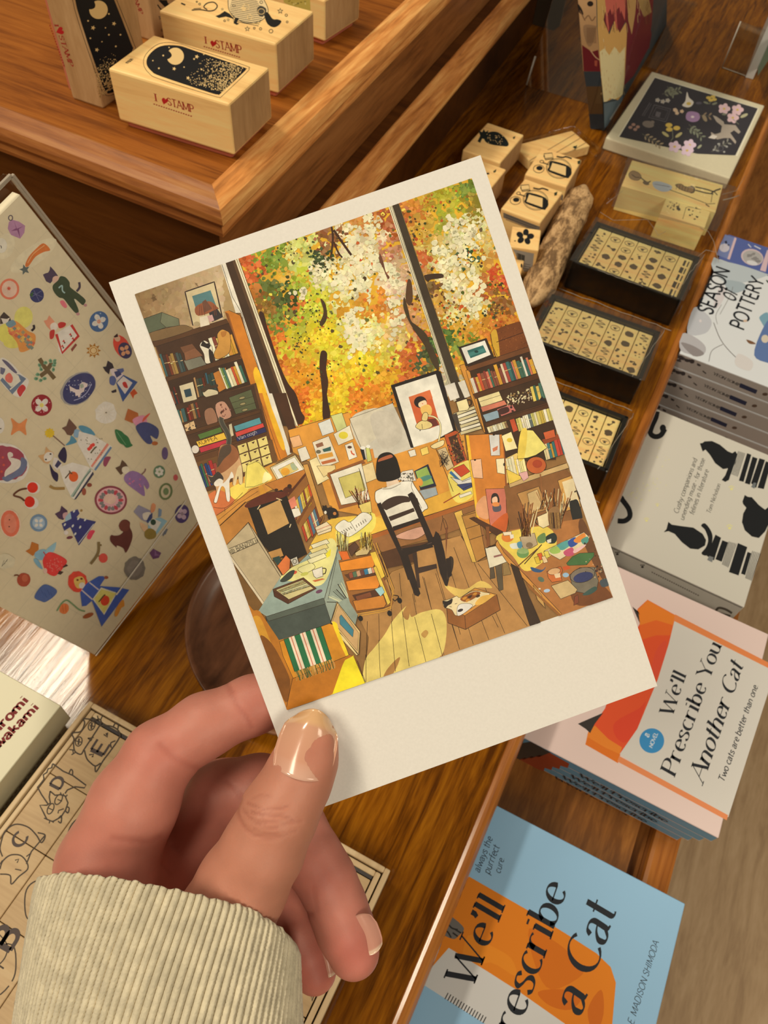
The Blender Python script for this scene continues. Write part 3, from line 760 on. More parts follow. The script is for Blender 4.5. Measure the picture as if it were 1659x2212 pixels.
# ---------------------------------------------------------------- bagged stamp pair
t0 = None
def bag_block(label, px4, zt, h, art_fn):
    c, ux, uy, w, d = rectfit(px4, zt); base = c - UZ * h
    t = thing('rubber_stamp', label, 'rubber stamp', base, 'stamps in the clear bag')
    b = MB(base); wood_block(b, c, ux, uy, w, d, h, .0006, mt=m_kraftb, me=m_kraftb); F = faces_of(c, ux, uy, w, d, h); art_fn(b, F); b.build('wood_block', t)
    return t, c, ux, uy, w, d
m_kraftb = wood('grey_beige_block', (0.92, 0.5268, 0.2115), (0.92, 0.7526, 0.3106), (0.92, 0.8832, 0.3833), 'x', 1.5, .6, .04, 12, contrast=(.2, .8))
INK2 = (52, 46, 36)
def girl(b, F):
    A = Art(b, F['top'], m_mattep, 1.15)
    A.P('I', '925,330 945,315 975,325 990,345 975,365 945,362 928,350', (150, 122, 84), True, INK2, .8)
    A.S('I', '940,335 960,350 980,350', 1.6, INK2); A.S('I', '985,350 1020,375 1040,370', 2.4, INK2, True); A.ell('I', 1015, 380, 18, 10, (110, 92, 66), 20)
    A.P('I', '1050,375 1090,372 1150,395 1140,420 1100,425 1060,405', (176, 184, 186), True); A.S('I', '1060,385 1140,400', .8, INK2)
    A.P('I', '1170,390 1200,385 1225,400 1262,400 1268,420 1250,430 1200,415', (140, 112, 72), True, INK2, 1)
    for x in (1180, 1195, 1210, 1225, 1240): A.S('I', '%d,%d %d,%d' % (x, 386 + (x - 1180) * .2, x - 6, 412 + (x - 1180) * .2), .9, INK2)
    A.S('I', '1250,395 1270,405 1268,428 1248,432', 1.8, INK2, True)
    A.S('I', '1275,400 1330,412 1372,425', 2.6, INK2); A.S('I', '1275,418 1330,432 1370,438', 2.6, INK2)
    A.S('I', '1360,432 1385,418 1410,410', 3.2, INK2); A.S('I', '1375,425 1392,444', 2, INK2)
    A.S('I', '1140,415 1250,455 1340,490 1380,488', 1.3, INK2); A.S('I', '1330,492 1350,505', 2, INK2); A.S('I', '1365,440 1358,482', 1.2, INK2)
def bird(b, F):
    A = Art(b, F['top'], m_mattep, 1.15)
    for i in range(26): A.ell('I', 1160 + rnd.gauss(0, 17), 505 + rnd.gauss(0, 11), rnd.uniform(2, 6), rnd.uniform(1.5, 4), rnd.choice([(140, 112, 70), (100, 84, 58), (70, 62, 46)]), rnd.uniform(0, 180), n=7, jit=.2)
    A.P('I', '1180,500 1197,515 1190,528 1175,518', (70, 62, 46))
    A.S('I', '1226,510 1212,560 1208,570', 1, INK2); A.S('I', '1226,510 1240,505 1305,520', 1, INK2)
    for x, y in ((1242, 520), (1262, 528), (1280, 512), (1246, 550), (1258, 545), (1285, 558), (1272, 570), (1300, 535)): A.ell('I', x, y, rnd.uniform(3, 7), rnd.uniform(2, 5), INK2, rnd.uniform(0, 180), n=7, jit=.3)
g1, c1_, ux1, uy1, w1, d1 = bag_block('long wooden stamp of a standing girl inside the crinkled clear bag', [(1365, 344), (1566, 402), (1543, 453), (1342, 405)], .024, .024, girl)
g2, c2_, ux2, uy2, w2, d2 = bag_block('short wooden bird and berries stamp inside the crinkled clear bag', [(1437, 431), (1543, 456), (1516, 487), (1426, 463)], .0236, .0236, bird)
t = thing('clear_bag', 'crinkled clear bag wrapped round the girl stamp and the bird stamp', 'bag', (c1_[0], c1_[1] - .02, 0))
b = MB(np.array(t.location)); q = [onz(*p, .0255) for p in ((1356, 338), (1590, 404), (1548, 500), (1322, 446))]; lo = [onz(*p, .001) for p in ((1350, 352), (1600, 424), (1545, 570), (1290, 460))]
def bagmesh(b, hi, lo, m, n=14, amp=.0012):
    rows = []
    for lev in range(7):
        f = lev / 6; ring = []
        for s_ in range(4):
            for k in range(n):
                u = k / n; a = hi[s_] * (1 - u) + hi[(s_ + 1) % 4] * u; c = lo[s_] * (1 - u) + lo[(s_ + 1) % 4] * u
                p = a * (1 - f) + c * f + np.array([rnd.uniform(-1, 1), rnd.uniform(-1, 1), rnd.uniform(-.4, .4)]) * amp * (0.3 + f)
                if lev == 6: p[2] = .0006
                ring.append(p)
        rows.append(ring)
    m4 = 4 * n; vs = [p for r in rows for p in r]
    fs = [[i * m4 + k, i * m4 + (k + 1) % m4, (i + 1) * m4 + (k + 1) % m4, (i + 1) * m4 + k] for i in range(6) for k in range(m4)] + [list(range(m4))]
    b.add(vs, [f[::-1] for f in fs], m)
bagmesh(b, q[::-1], lo[::-1], m_film)
for pl, r in (('1296,458 1325,476 1398,474 1412,492 1422,508 1438,500', .0003), ('1512,492 1530,500 1542,522 1552,566', .0003), ('1562,432 1580,428 1597,422', .0008), ('1560,420 1590,412 1610,380', .0003), ('1310,440 1345,412', .00026), ('1500,560 1525,540 1548,545', .0003)):
    b.tube([onz(*p, .0265 if i == 0 and 0 else .022) for i, p in enumerate(pts('P', pl))], r * .55, m_glint, 5)  # thin pale tubes drawn as glints on the bag
b.build('bag_film', t)

# ---------------------------------------------------------------- square pack of floral stickers
c, ux, uy, w, d = rectfit([(1405, 153), (1655, 228), (1574, 384), (1312, 297)], .012)
t = thing('sticker_pack', 'square cream-edged pack with pale flowers and a fox on a dark ground', 'sticker pack', (c[0], c[1], 0))
b = MB((c[0], c[1], 0)); m_cream = plain('cream_board', (.80, .77, .60), .45, .4)
b.rbox(c - UZ * .006, (ux, uy, UZ), (w, d, .0118), m_cream, .0012)
A = Art(b, Surf(c, UZ), m_print, 1.5); DK = (52, 50, 54)
def quadp(sx, sy): return [tuple(np.array(pp)) for pp in sx]
A.P('Q', '1004,445 1608,628 1482,905 790,790', (222, 214, 176)); A.P('Q', '1004,450 1600,628 1470,900 1250,890 798,792', DK)
A.P('I', '872,140 1510,-75 1590,-40 1440,322 860,145', DK) if False else None
PK = (208, 176, 176); LG = (120, 122, 100); YL = (196, 168, 82); GY = (148, 140, 128); LV = (150, 120, 150); WH = (205, 196, 178)
def sprig(x, y, n, L, ang, col, stem=(110, 108, 90), crop='Q'):
    a = math.radians(ang)
    A.S(crop, '%f,%f %f,%f' % (x, y, x + L * math.cos(a), y + L * math.sin(a)), .9, stem)
    for i in range(n):
        f = (i + 1) / n; px_, py_ = x + L * f * math.cos(a), y + L * f * math.sin(a)
        for sd in (-1, 1): A.ell(crop, px_ + 13 * math.cos(a + sd * 1.1), py_ + 13 * math.sin(a + sd * 1.1), 12, 5, col, math.degrees(a + sd * .8), n=9)
def blossom(x, y, r, col, cen=YL, crop='Q', n=5):
    for k in range(n):
        a = 2 * math.pi * k / n; A.ell(crop, x + r * .6 * math.cos(a), y + r * .5 * math.sin(a), r * .55, r * .45, col, math.degrees(a), n=9)
    A.ell(crop, x, y, r * .25, r * .2, cen, n=7)
sprig(1045, 545, 5, 100, -12, LG); sprig(1075, 500, 4, 60, 50, LG)
for x, y in ((1020, 580), (1050, 588), (1078, 582)): blossom(x, y, 13, (168, 162, 150))
A.P('Q', '1190,532 1202,565 1228,590 1215,615 1190,622 1162,610 1180,585', WH, True); A.ell('Q', 1200, 600, 14, 9, YL)
for x, y in ((1315, 566), (1340, 560), (1328, 580), (1348, 576)): A.ell('Q', x, y, 15, 9, YL, n=10)
A.S('Q', '1328,585 1318,605', 1.2, LG); A.ell('Q', 1300, 595, 16, 6, LG, 20); A.ell('Q', 1350, 600, 16, 6, LG, -20)
for x, y in ((1120, 636), (1132, 655), (1160, 645), (1125, 640)): blossom(x, y, 11, (196, 170, 140))
for x, y in ((1405, 630), (1482, 636), (1455, 682)): blossom(x, y, 32, PK)
A.ell('Q', 1520, 670, 24, 9, (170, 165, 130), -25); A.S('Q', '1455,690 1490,720', 1.2, LG); A.ell('Q', 1405, 662, 14, 6, LG)
A.P('Q', '1188,655 1215,645 1255,655 1265,680 1250,702 1215,706 1185,690', LV, True); A.ell('Q', 1222, 677, 10, 7, (205, 190, 205))
sprig(1258, 668, 2, 60, 5, (130, 112, 90)); A.ell('Q', 1292, 685, 22, 11, (140, 124, 98), 60)
A.P('Q', '1000,608 1096,632 1068,706 968,680', DK, False, (110, 106, 108), 1); A.P('Q', '1012,622 1082,640 1060,692 985,674', DK, False, (100, 96, 98), .9)
A.P('Q', '1012,645 1040,652 1030,680 1005,672', (96, 92, 94)); A.S('Q', '975,595 930,670', 1.2, (100, 96, 98)); A.S('Q', '985,600 940,672', .8, (100, 96, 98))
for x, y in ((880, 722), (862, 738), (905, 735), (890, 750)): A.ell('Q', x, y, 12, 9, (150, 118, 104), n=8)
A.ell('Q', 965, 720, 34, 20, (118, 108, 98), 10); A.ell('Q', 990, 708, 12, 9, (118, 108, 98))
A.ell('Q', 1085, 725, 20, 13, YL); A.ell('Q', 1130, 742, 20, 13, YL); A.ell('Q', 1088, 750, 20, 12, YL); A.S('Q', '1105,750 1108,800 1095,818', 1.4, LG); A.ell('Q', 1065, 778, 24, 9, (170, 160, 110), 35); A.ell('Q', 1142, 782, 24, 9, (170, 160, 110), -35)
sprig(930, 775, 5, 120, 32, (150, 134, 106)); sprig(1200, 720, 4, 105, 45, (120, 124, 104)); sprig(1190, 745, 3, 60, 20, (120, 124, 104))
A.P('Q', '1338,668 1360,675 1402,705 1405,720 1470,725 1500,765 1488,775 1462,755 1440,770 1475,820 1470,835 1440,800 1405,800 1365,808 1352,800 1315,800 1330,782 1328,765 1352,778 1385,768 1392,730 1360,705', (160, 148, 132))
A.P('Q', '1312,798 1340,780 1366,790 1350,806', (206, 196, 180))
for x, y in ((1118, 850), (1205, 840), (1190, 872)): blossom(x, y, 34, (204, 180, 190))
A.ell('Q', 1262, 850, 16, 7, (150, 150, 120), -40)
sprig(1330, 880, 4, 110, -30, (130, 128, 118)); A.ell('Q', 1385, 860, 16, 16, (92, 90, 92)); A.ell('Q', 1385, 860, 13, 13, DK)
for x, y in ((1345, 868), (1372, 834), (1420, 850), (1405, 880)): A.ell('Q', x, y, 7, 6, (150, 148, 140), n=7)
A.ell('Q', 1258, 598, 18, 8, (84, 80, 88), 0)
b.build('picture_board', t)
b = MB((c[0], c[1], 0)); b.rbox(c - UZ * .0056, (ux, uy, UZ), (w + .003, d + .004, .0126), m_lid, .0014); b.build('clear_sleeve', t)

# ---------------------------------------------------------------- black trays of stamp strips
def tray(label, where, px4, h, nstrip, x_frac, seed, odd=None):
    zt = .026; c, ux, uy, w, d = rectfit(px4, zt); base = np.array([c[0], c[1], 0.])
    R = random.Random(seed)
    t = thing('stamp_tray', label, 'stamp box', base, 'black stamp boxes')
    b = MB(base); wl = .0032
    b.rbox(base + UZ * .0012, (ux, uy, UZ), (w, d, .0022), m_black, .0005)
    for s_ in (-1, 1):
        b.rbox(base + ux * s_ * (w / 2 - wl / 2) + UZ * h / 2, (ux, uy, UZ), (wl, d, h), m_black, .0008)
        b.rbox(base + uy * s_ * (d / 2 - wl / 2) + UZ * h / 2, (ux, uy, UZ), (w, wl, h), m_black, .0008)
    b.build('tray', t)
    b = MB(base); b.rbox(base + UZ * (h / 2 + .0008), (ux, uy, UZ), (w + .0016, d + .0016, h + .0012), m_lid, .0022, 3); b.build('clear_lid', t)
    b = MB(base); hi = [base + ux * sx * (w / 2 + .002) + uy * sy * (d / 2 + .002) + UZ * (h + .002) for sx, sy in ((-1, 1), (1, 1), (1, -1), (-1, -1))]
    lo = [base + ux * sx * (w / 2 + .0035) + uy * sy * (d / 2 + .004) + UZ * .001 for sx, sy in ((-1, 1), (1, 1), (1, -1), (-1, -1))]
    bagmesh(b, hi[::-1], lo[::-1], m_film, 10, .0006)
    RR = random.Random(seed)
    def glint_line(p, q, r, n=14, w=.0006):  # pale tube drawn as a highlight along the wrap
        b.tube([p + (q - p) * i / n + np.array([RR.uniform(-1, 1), RR.uniform(-1, 1), RR.uniform(-.3, .6)]) * w for i in range(n + 1)], r * .6, m_glint, 5)
    glint_line(lo[3] + uy * -.001, lo[2] + uy * -.001, .00042); glint_line(hi[3] * .75 + hi[2] * .25, hi[3] * .35 + hi[2] * .65, .00026); glint_line(hi[2] * .9 + hi[3] * .1, hi[1], .00024)
    b.build('shrink_wrap', t)
    iw = w - 2 * wl - .001; idp = d - 2 * wl - .001; sw = iw / nstrip; zs = h - .003
    names = ['first', 'second', 'third', 'fourth', 'fifth', 'sixth', 'seventh']
    for k in range(nstrip):
        sc = base + ux * (-iw / 2 + sw * (k + .5)) + UZ * .0025
        s_ = thing('stamp_strip', '%s wooden stamp strip from the left in the %s' % (names[k], where), 'rubber stamp', sc, 'stamp strips in the ' + where)
        b = MB(sc); top = sc + UZ * (zs - .0025)
        b.rbox((sc + top) / 2, (ux, uy, UZ), (sw - .0005, idp, zs - .0025), m_kraftb, .0004)
        A = Art(b, Surf(top, UZ), m_mattep, 1.0)
        def loc(u, v):                       # u across, v along, seen as a line of sight
            p = top + ux * u + uy * v; cc = ROT.T @ (p - EYE); return (CX + FPX * cc[0] / cc[2], CY + FPX * cc[1] / cc[2])
        n = 4 + (k + seed) % 2; inkc = (96, 80, 58)
        for j in range(n):
            v = idp * ((j + .5) / n - .5) * .94; r = min(sw, idp / n) * .36; kind = R.randrange(5)
            if odd == k:
                A.line([loc(0, v - r), loc(0, v + r)], 8 if j % 2 else 5, (70, 62, 50)); A.line([loc(sw * .25, v - r), loc(sw * .25, v + r)], 3, (70, 62, 50)); continue
            if kind == 0:
                A.poly([loc(r * math.cos(a) * R.uniform(.7, 1), v + r * math.sin(a) * R.uniform(.7, 1)) for a in np.linspace(0, 6.28, 12)[:-1]], inkc)
            elif kind == 1:
                p = [loc(r * math.cos(a), v + r * .8 * math.sin(a)) for a in np.linspace(0, 6.29, 16)]; A.line(p, 1.2, inkc)
                A.line([loc(-r * .5, v), loc(r * .5, v + r * .3)], 1.4, inkc); A.poly([loc(r * .3 * math.cos(a), v - r * .2 + r * .3 * math.sin(a)) for a in np.linspace(0, 6.28, 8)[:-1]], inkc)
            elif kind == 2:
                for q in range(3):
                    a = R.uniform(0, 6.28); A.line([loc(0, v), loc(r * math.cos(a), v + r * math.sin(a))], 2, inkc)
                    A.poly([loc(r * .7 * math.cos(a) + r * .35 * math.cos(e), v + r * .7 * math.sin(a) + r * .35 * math.sin(e)) for e in np.linspace(0, 6.28, 8)[:-1]], inkc)
            elif kind == 3:
                p = [loc(r * (1 - abs(q) * .1) * math.sin(q * 2.1), v + r * q * .32) for q in np.linspace(-3, 3, 14)]; A.line(p, 1.6, inkc)
            else:
                for q in range(5):
                    u, e = R.uniform(-r, r), R.uniform(-r, r); rr = r * R.uniform(.15, .35)
                    A.poly([loc(u + rr * math.cos(a), v + e + rr * math.sin(a)) for a in np.linspace(0, 6.28, 7)[:-1]], inkc)
        b.build('wood_block', s_)
tray('black box of wooden stamp strips, the one nearest the bagged girl stamp', 'black box nearest the bagged girl stamp', [(1293, 477), (1516, 555), (1471, 643), (1230, 567)], .0255, 7, 1, 11, odd=6)
tray('black box of wooden stamp strips in the middle of the three', 'middle black box', [(1191, 631), (1432, 717), (1383, 818), (1142, 732)], .0255, 7, 1, 23)
tray('black box of wooden stamp strips nearest the cream cat book', 'black box nearest the cream cat book', [(1125, 813), (1366, 899), (1309, 1013), (1068, 927)], .0255, 7, 1, 31)
# ================================================================== books on the ledge
def px_of(p):
    c = ROT.T @ (np.array(p, float) - EYE); return (CX + FPX * c[0] / c[2], CY + FPX * c[1] / c[2])
def book(name, label, group, x0, x1, y0, y1, zt, th, cover, spine, art_top=None, art_spine=None, pages='right', board=.0016, rot=0.):
    base = np.array([(x0 + x1) / 2, (y0 + y1) / 2, zt - th]); w = x1 - x0; d = y1 - y0
    ux = np.array([math.cos(rot), math.sin(rot), 0]); uy = np.array([-math.sin(rot), math.cos(rot), 0])
    t = thing(name, label, 'book', base, group)
    b = MB(base)
    b.rbox(base + UZ * (th - board / 2), (ux, uy, UZ), (w, d, board), m_print, .0004, 1, alb(cover))
    b.rbox(base + UZ * (board / 2), (ux, uy, UZ), (w, d, board), m_print, .0004, 1, alb(cover))
    b.rbox(base + UZ * (th / 2) - uy * (d / 2 - board / 2), (ux, uy, UZ), (w, board, th - .0003), m_print, .0007, 2, alb(spine))
    if art_top: art_top(b, Surf(base + UZ * th, UZ))
    if art_spine: art_spine(b, Surf(base - uy * d / 2 + UZ * th / 2, -uy))
    b.build('cover', t)
    b = MB(base); b.rbox(base + UZ * th / 2 + uy * .0005, (ux, uy, UZ), (w - .004, d - .005, th - 2 * board - .0004), m_pages, 0); b.build('page_block', t)
    return t, base, ux, uy, w, d
def pile(t, base, n, th, step, labels, group, skip=()):
    for k in range(n):
        dup(t, base + np.array([step[0] * (k + 1), step[1] * (k + 1), -th * (k + 1)]), labels[min(k, len(labels) - 1)], group)

BK = (32, 36, 42)
def pink_top(b, S_):
    A = Art(b, S_, m_print, 1.0)
    A.P('L', '1110,372 1697,668 1697,690 1425,1540 785,1172 890,1020 960,850 1010,730 1075,520', (214, 207, 192))
    A.P('L', '950,260 1112,350 1110,375 1075,520 1010,730 960,850 890,1020 785,1170 776,1222 584,1112 600,1040 700,900 800,600 905,400 890,316', (226, 84, 44))
    A.P('L', '950,262 1112,352 1100,410 1000,380 905,410 893,318', (232, 128, 42)); A.P('L', '905,410 1000,380 1100,410 1085,470 1000,470 900,500', (228, 104, 40))
    A.P('L', '584,1112 600,1040 640,1000 720,1080 800,1130 785,1170 776,1222', (232, 132, 44)); A.P('L', '600,1070 700,1130 790,1170 776,1222 584,1112', (224, 116, 34))
    A.P('L', '760,980 900,900 940,860 890,1010 820,1100 760,1060', (222, 72, 44), True)
    A.P('L', '1000,560 1060,500 1050,600 1000,720 970,700', (222, 80, 52), True)
    A.P('L', '1112,346 1700,650 1700,682 1104,384', (228, 134, 74)); A.P('L', '784,1180 1424,1528 1416,1558 772,1212', (228, 138, 84))
    A.P('L', '540,990 690,925 640,990 612,1045 588,1022', (58, 52, 48)); A.P('L', '860,300 906,350 896,330 905,400', (58, 52, 48))
    A.ell('L', 975, 1090, 73, 73, (58, 140, 190), n=36)
    A.text('a', *pts('L', '955,1072 963,1052'), (214, 224, 226), w=.16, hs=.8); A.text('NOVEL', *pts('L', '977,1135 1012,1046'), (214, 224, 226), w=.16, hs=.75)
    A.text("We'll", *pts('L', '1095,950 1178,700'), BK, w=.045, thick=.15, hs=.62, serif=True)
    A.text("Prescribe You", *pts('L', '1108,1304 1388,525'), BK, w=.045, thick=.15, hs=.64, serif=True, track=.02)
    A.text("Another Cat", *pts('L', '1275,1345 1515,645'), BK, w=.045, thick=.15, hs=.64, serif=True, ital=.18)
    A.text("Two cats are better than one.", *pts('L', '1398,1338 1602,765'), BK, w=.13, hs=.72, ital=.1)
def pink_spine(b, S_):
    A = Art(b, S_, m_print, .95)
    A.P('L', '180,1110 262,1095 380,1160 375,1190 300,1170', (70, 62, 52)); A.P('L', '375,1160 490,1225 480,1250 300,1190', (168, 70, 36))
    A.text("We'll Prescribe", *pts('L', '545,1296 1060,1572'), (26, 34, 40), w=.08, thick=.16, hs=.62, serif=True)
PZ = -.030
t, bs, *_r = book('paperback', 'pink paperback with an orange bag on its cover, topmost of its stack on the ledge', 'pink paperbacks with blue spines', -.042, .1485, .1735, .3125, PZ, .0100, (228, 202, 188), (106, 150, 170), pink_top, pink_spine, rot=-.012)
pile(t, bs, 3, .0101, (-.0028, .001), ['paperback with a blue spine directly under the pink top copy', 'paperback with a blue spine, third down in the pink stack', 'paperback with a blue spine at the bottom of the pink stack'], 'pink paperbacks with blue spines')

def blue_top(b, S_):
    A = Art(b, S_, m_print, 1.0)
    OR = (226, 128, 24)
    A.P('M', '255,480 315,488 580,640 760,750 900,840 962,900 985,970 965,1200 800,1220 560,1010 380,900 245,815 120,970 60,960', OR)
    A.P('M', '600,730 720,790 800,860 840,930 700,1000 630,900', (214, 112, 18), True); A.P('M', '640,1010 760,1000 830,1040 780,1090 690,1070', (210, 106, 16), True)
    A.P('M', '310,900 330,760 420,800 520,860 540,940 430,880', (232, 138, 30), True); A.P('M', '860,1090 920,1000 930,1110 890,1200', (206, 104, 18), True)
    A.P('M', '245,815 420,922 560,1012 760,1152 780,1220 520,1225 113,966', (212, 208, 198))
    A.P('M', '236,672 262,680 312,728 290,760 262,776 203,738', (112, 106, 98), True)
    for s_ in ('232,690 255,725 285,735', '215,730 240,745 255,770', '275,735 300,750', '262,748 285,765'): A.S('M', s_, 3.4, (40, 38, 36), True)
    for i in range(15): A.S('M', '%d,%d %d,%d' % (242 + i * 12, 1015 + i * 7.6, 228 + i * 12, 1042 + i * 7.6), 2.2, (36, 36, 38))
    A.text("We'll", *pts('M', '345,1003 495,622'), BK, w=.045, thick=.15, hs=.80, serif=True)
    A.text("Prescribe", *pts('M', '500,1345 770,555'), BK, w=.045, thick=.15, hs=.80, serif=True)
    A.text("a Cat", *pts('M', '828,1122 990,640'), BK, w=.045, thick=.15, hs=.80, serif=True)
    for t_, p_ in (("Cats are", '352,448 398,322'), ("always the", '380,484 440,330'), ("purrfect", '424,492 470,368'), ("cure.", '472,488 492,418')):
        A.text(t_, *pts('M', p_), (44, 56, 74), w=.1, hs=1.0, ital=.1)
    A.text("E. MADISON SHIMODA", *pts('M', '1062,1160 1176,790'), (38, 46, 58), w=.09, hs=.9, ital=.12)
    for i in range(6): A.S('M', '%d,%d %d,%d' % (40 + i * 10, 1130 - i * 24, 46 + i * 10, 1118 - i * 24), 2, (70, 96, 120))
t, bs, *_r = book('paperback', 'pale blue book with an orange cat on its cover, topmost beside the table lip', 'blue books on the ledge', -.050, .1425, -.012, .1345, -.040, .0100, (149, 190, 214), (110, 156, 180), blue_top, None, rot=.004)
pile(t, bs, 2, .0102, (-.003, -.001), ['blue book hidden directly under the top blue copy', 'blue book at the bottom of the blue stack'], 'blue books on the ledge')

CT = (26, 28, 30)
def cat_top(b, S_):
    A = Art(b, S_, m_mattep, 1.0)
    A.P('K', '1222,765 1240,762 1252,752 1300,750 1350,773 1400,815 1430,828 1450,815 1462,835 1450,890 1430,930 1408,1000 1385,1012 1362,1000 1385,970 1402,925 1370,930 1320,892 1288,840 1258,805 1240,818', CT)
    A.P('K', '1495,1138 1510,1096 1530,1108 1555,1110 1600,1160 1640,1190 1672,1165 1675,1260 1640,1330 1600,1372 1555,1362 1510,1322 1492,1270 1500,1215 1520,1178 1500,1155', CT)
    A.P('K', '990,1335 1008,1315 1020,1268 1042,1286 1100,1295 1180,1305 1240,1345 1262,1385 1255,1420 1212,1445 1160,1440 1108,1400 1060,1345 1020,1328', CT)
    A.P('K', '1230,1292 1255,1278 1290,1320 1304,1370 1290,1440 1265,1484 1232,1470 1262,1430 1275,1380 1256,1322', CT, True)
    def bar(s_, kind=0):
        p = pts('K', s_)
        if kind: 
            for i in range(6):
                f = i / 5; A.line([tuple(np.array(p[0]) * (1 - f) + np.array(p[1]) * f), tuple(np.array(p[3]) * (1 - f) + np.array(p[2]) * f)], 1.3, (60, 60, 58))
        else: A.poly(p, CT)
    bar('1470,815 1510,828 1462,978 1420,962', 1)
    for s_ in ('1525,828 1552,838 1502,1012 1472,1004', '1560,850 1592,862 1542,1030 1510,1020', '1604,860 1640,872 1582,1052 1550,1020', '1645,880 1680,890 1632,1058 1592,1050'): bar(s_)
    for s_ in ('1322,1350 1358,1370 1312,1516 1266,1486', '1366,1386 1404,1400 1362,1524 1322,1508', '1466,1404 1526,1430 1470,1612 1408,1590', '1528,1460 1552,1470 1512,1610 1486,1600'): bar(s_)
    bar('1410,1394 1455,1408 1402,1560 1366,1542', 1); bar('1560,1455 1610,1470 1550,1645 1515,1630', 1)
    A.P('K', '1282,1486 1310,1496 1300,1528 1268,1512', (120, 122, 118)); A.P('K', '1568,1016 1584,1020 1572,1056 1550,1044', (110, 114, 112))
    A.S('K', '950,560 940,600 915,660 905,700 935,722 972,712 1000,675', [9, 10, 10, 12, 13, 13, 8], CT) if False else A.S('K', '948,560 940,600 915,655 905,700 935,722 972,712 998,672', 11, CT, True)
    A.ell('K', 985, 668, 20, 24, CT)
    A.S('K', '700,1100 735,1140 768,1190 772,1235 740,1262 695,1262', 11, CT, True); A.P('K', '690,1070 735,1110 735,1140 700,1130 680,1100', CT, True)
    GD = (222, 214, 140)
    for x, y, r in ((1425, 1052, 20), (1413, 1302, 22), (880, 1255, 18), (950, 1160, 14)):
        A.ell('K', x, y + r * .3, r * .5, r * .4, GD, n=10)
        for k in range(4): A.ell('K', x - r * .7 + k * r * .45, y - r * .35 - (r * .25 if k in (1, 2) else 0), r * .18, r * .24, GD, n=8)
    R = random.Random(4)
    for i in range(46):
        u, v = R.uniform(0, 1), R.uniform(-1, 1)
        A.ell('K', 800 + 210 * u + 45 * v, 1120 - 330 * u * R.uniform(.3, 1) + 20 * v, R.uniform(2, 6), R.uniform(2, 5), (214, 208, 160), n=6, jit=.3)
    G_ = (84, 82, 74)
    for t_, p_ in (("Cushy companions and", '1082,1218 1206,868'), ("unending muse - for those", '1118,1262 1256,868'), ("felines in literature", '1182,1226 1280,940'), ("Tom Nicholson", '1288,1218 1356,1028')):
        A.text(t_, *pts('K', p_), G_, w=.08, thick=.11, hs=.72, ital=.12)
CROP['KS'] = (1096, 718, 2.9678)
def cat_spine(b, S_):
    A = Art(b, S_, m_mattep, .9)
    for x, y in ((705, 1418), (866, 1500)):
        A.ell('KS', x, y + 4, 9, 7, (60, 56, 50), n=9)
        for k in range(3): A.ell('KS', x - 10 + k * 10, y - 8, 4, 5, (60, 56, 50), n=7)
    A.S('KS', '1335,1788 1355,1766 1400,1776 1440,1800', 5, (90, 82, 70), True); A.S('KS', '1350,1798 1390,1808 1430,1818', 4, (90, 82, 70), True)
    for i in range(22): A.S('KS', '%d,%d %d,%d' % (925 + i * 14, 1535 + i * 7, 933 + i * 14, 1541 + i * 7), 2.4, (120, 110, 96))
t, bs, *_r = book('hardback', 'cream hardback with black cats sitting among books on its cover, topmost of two', 'cream cat hardbacks', -.040, .1320, .3230, .4620, -.026, .0215, (206, 199, 180), (196, 189, 170), cat_top, cat_spine, board=.003, rot=-.03)
pile(t, bs, 1, .0222, (-.012, .004), ['cream hardback underneath the one with black cats'], 'cream cat hardbacks')

def season_top(b, S_):
    A = Art(b, S_, m_mattep, 1.0)
    A.P('O', '780,1280 905,1320 1180,1390 1469,1490 1469,1500 1300,1560 1080,1600 900,1560 790,1420', (180, 188, 188), True)
    A.P('O', '940,1560 1150,1590 1210,1660 1060,1720 960,1650', (160, 172, 174), True)
    A.P('O', '560,1900 700,1960 780,2080 700,2212 480,2212', (188, 188, 188), True); A.P('O', '880,1640 940,1660 930,1780 850,1900 800,1860', (208, 200, 196), True)
    A.P('O', '1365,2010 1469,1960 1469,2150 1430,2140 1390,2080', (120, 158, 172), True)
    A.S('O', '880,1980 1000,1760 1040,1640', 1, (120, 116, 112), True); A.S('O', '850,2100 830,1990 900,1860', 1, (120, 116, 112), True)
    A.text('SEASON', *pts('O', '778,1995 1008,1440'), (30, 34, 40), w=.15, hs=.84, track=.02)
    A.text('POTTERY', *pts('O', '1172,2180 1432,1560'), (30, 34, 40), w=.15, hs=.84, track=.02)
    A.text('of', *pts('O', '1056,1832 1104,1716'), (40, 42, 46), w=.12, hs=1.1, ital=.25)
    A.S('O', '1450,1560 1475,1590 1490,1560', 3, (50, 60, 50), True)
    # lower painted part
    A.P('K', '1110,60 1200,90 1260,150 1230,200 1100,170', (178, 174, 172), True); A.P('K', '1100,120 1180,140 1250,190 1180,205', (140, 132, 128), True)
    A.S('K', '1310,-10 1350,90 1400,160 1470,230', 1.4, (96, 88, 84), True); A.S('K', '1370,130 1300,170 1280,240', 1.2, (96, 88, 84), True)
    A.P('K', '1570,200 1620,40 1680,-20 1700,250 1660,250', (92, 116, 160), True); A.ell('K', 1640, 95, 24, 26, (206, 194, 172)); A.P('K', '1520,100 1560,112 1580,128 1540,126', (120, 84, 56), True)
    A.P('K', '1470,190 1560,240 1540,300 1450,262', (210, 204, 196), True)
    A.ell('O', 640, 2060, 16, 18, (214, 204, 200)); A.ell('O', 1190, 2060, 24, 16, (206, 178, 150))
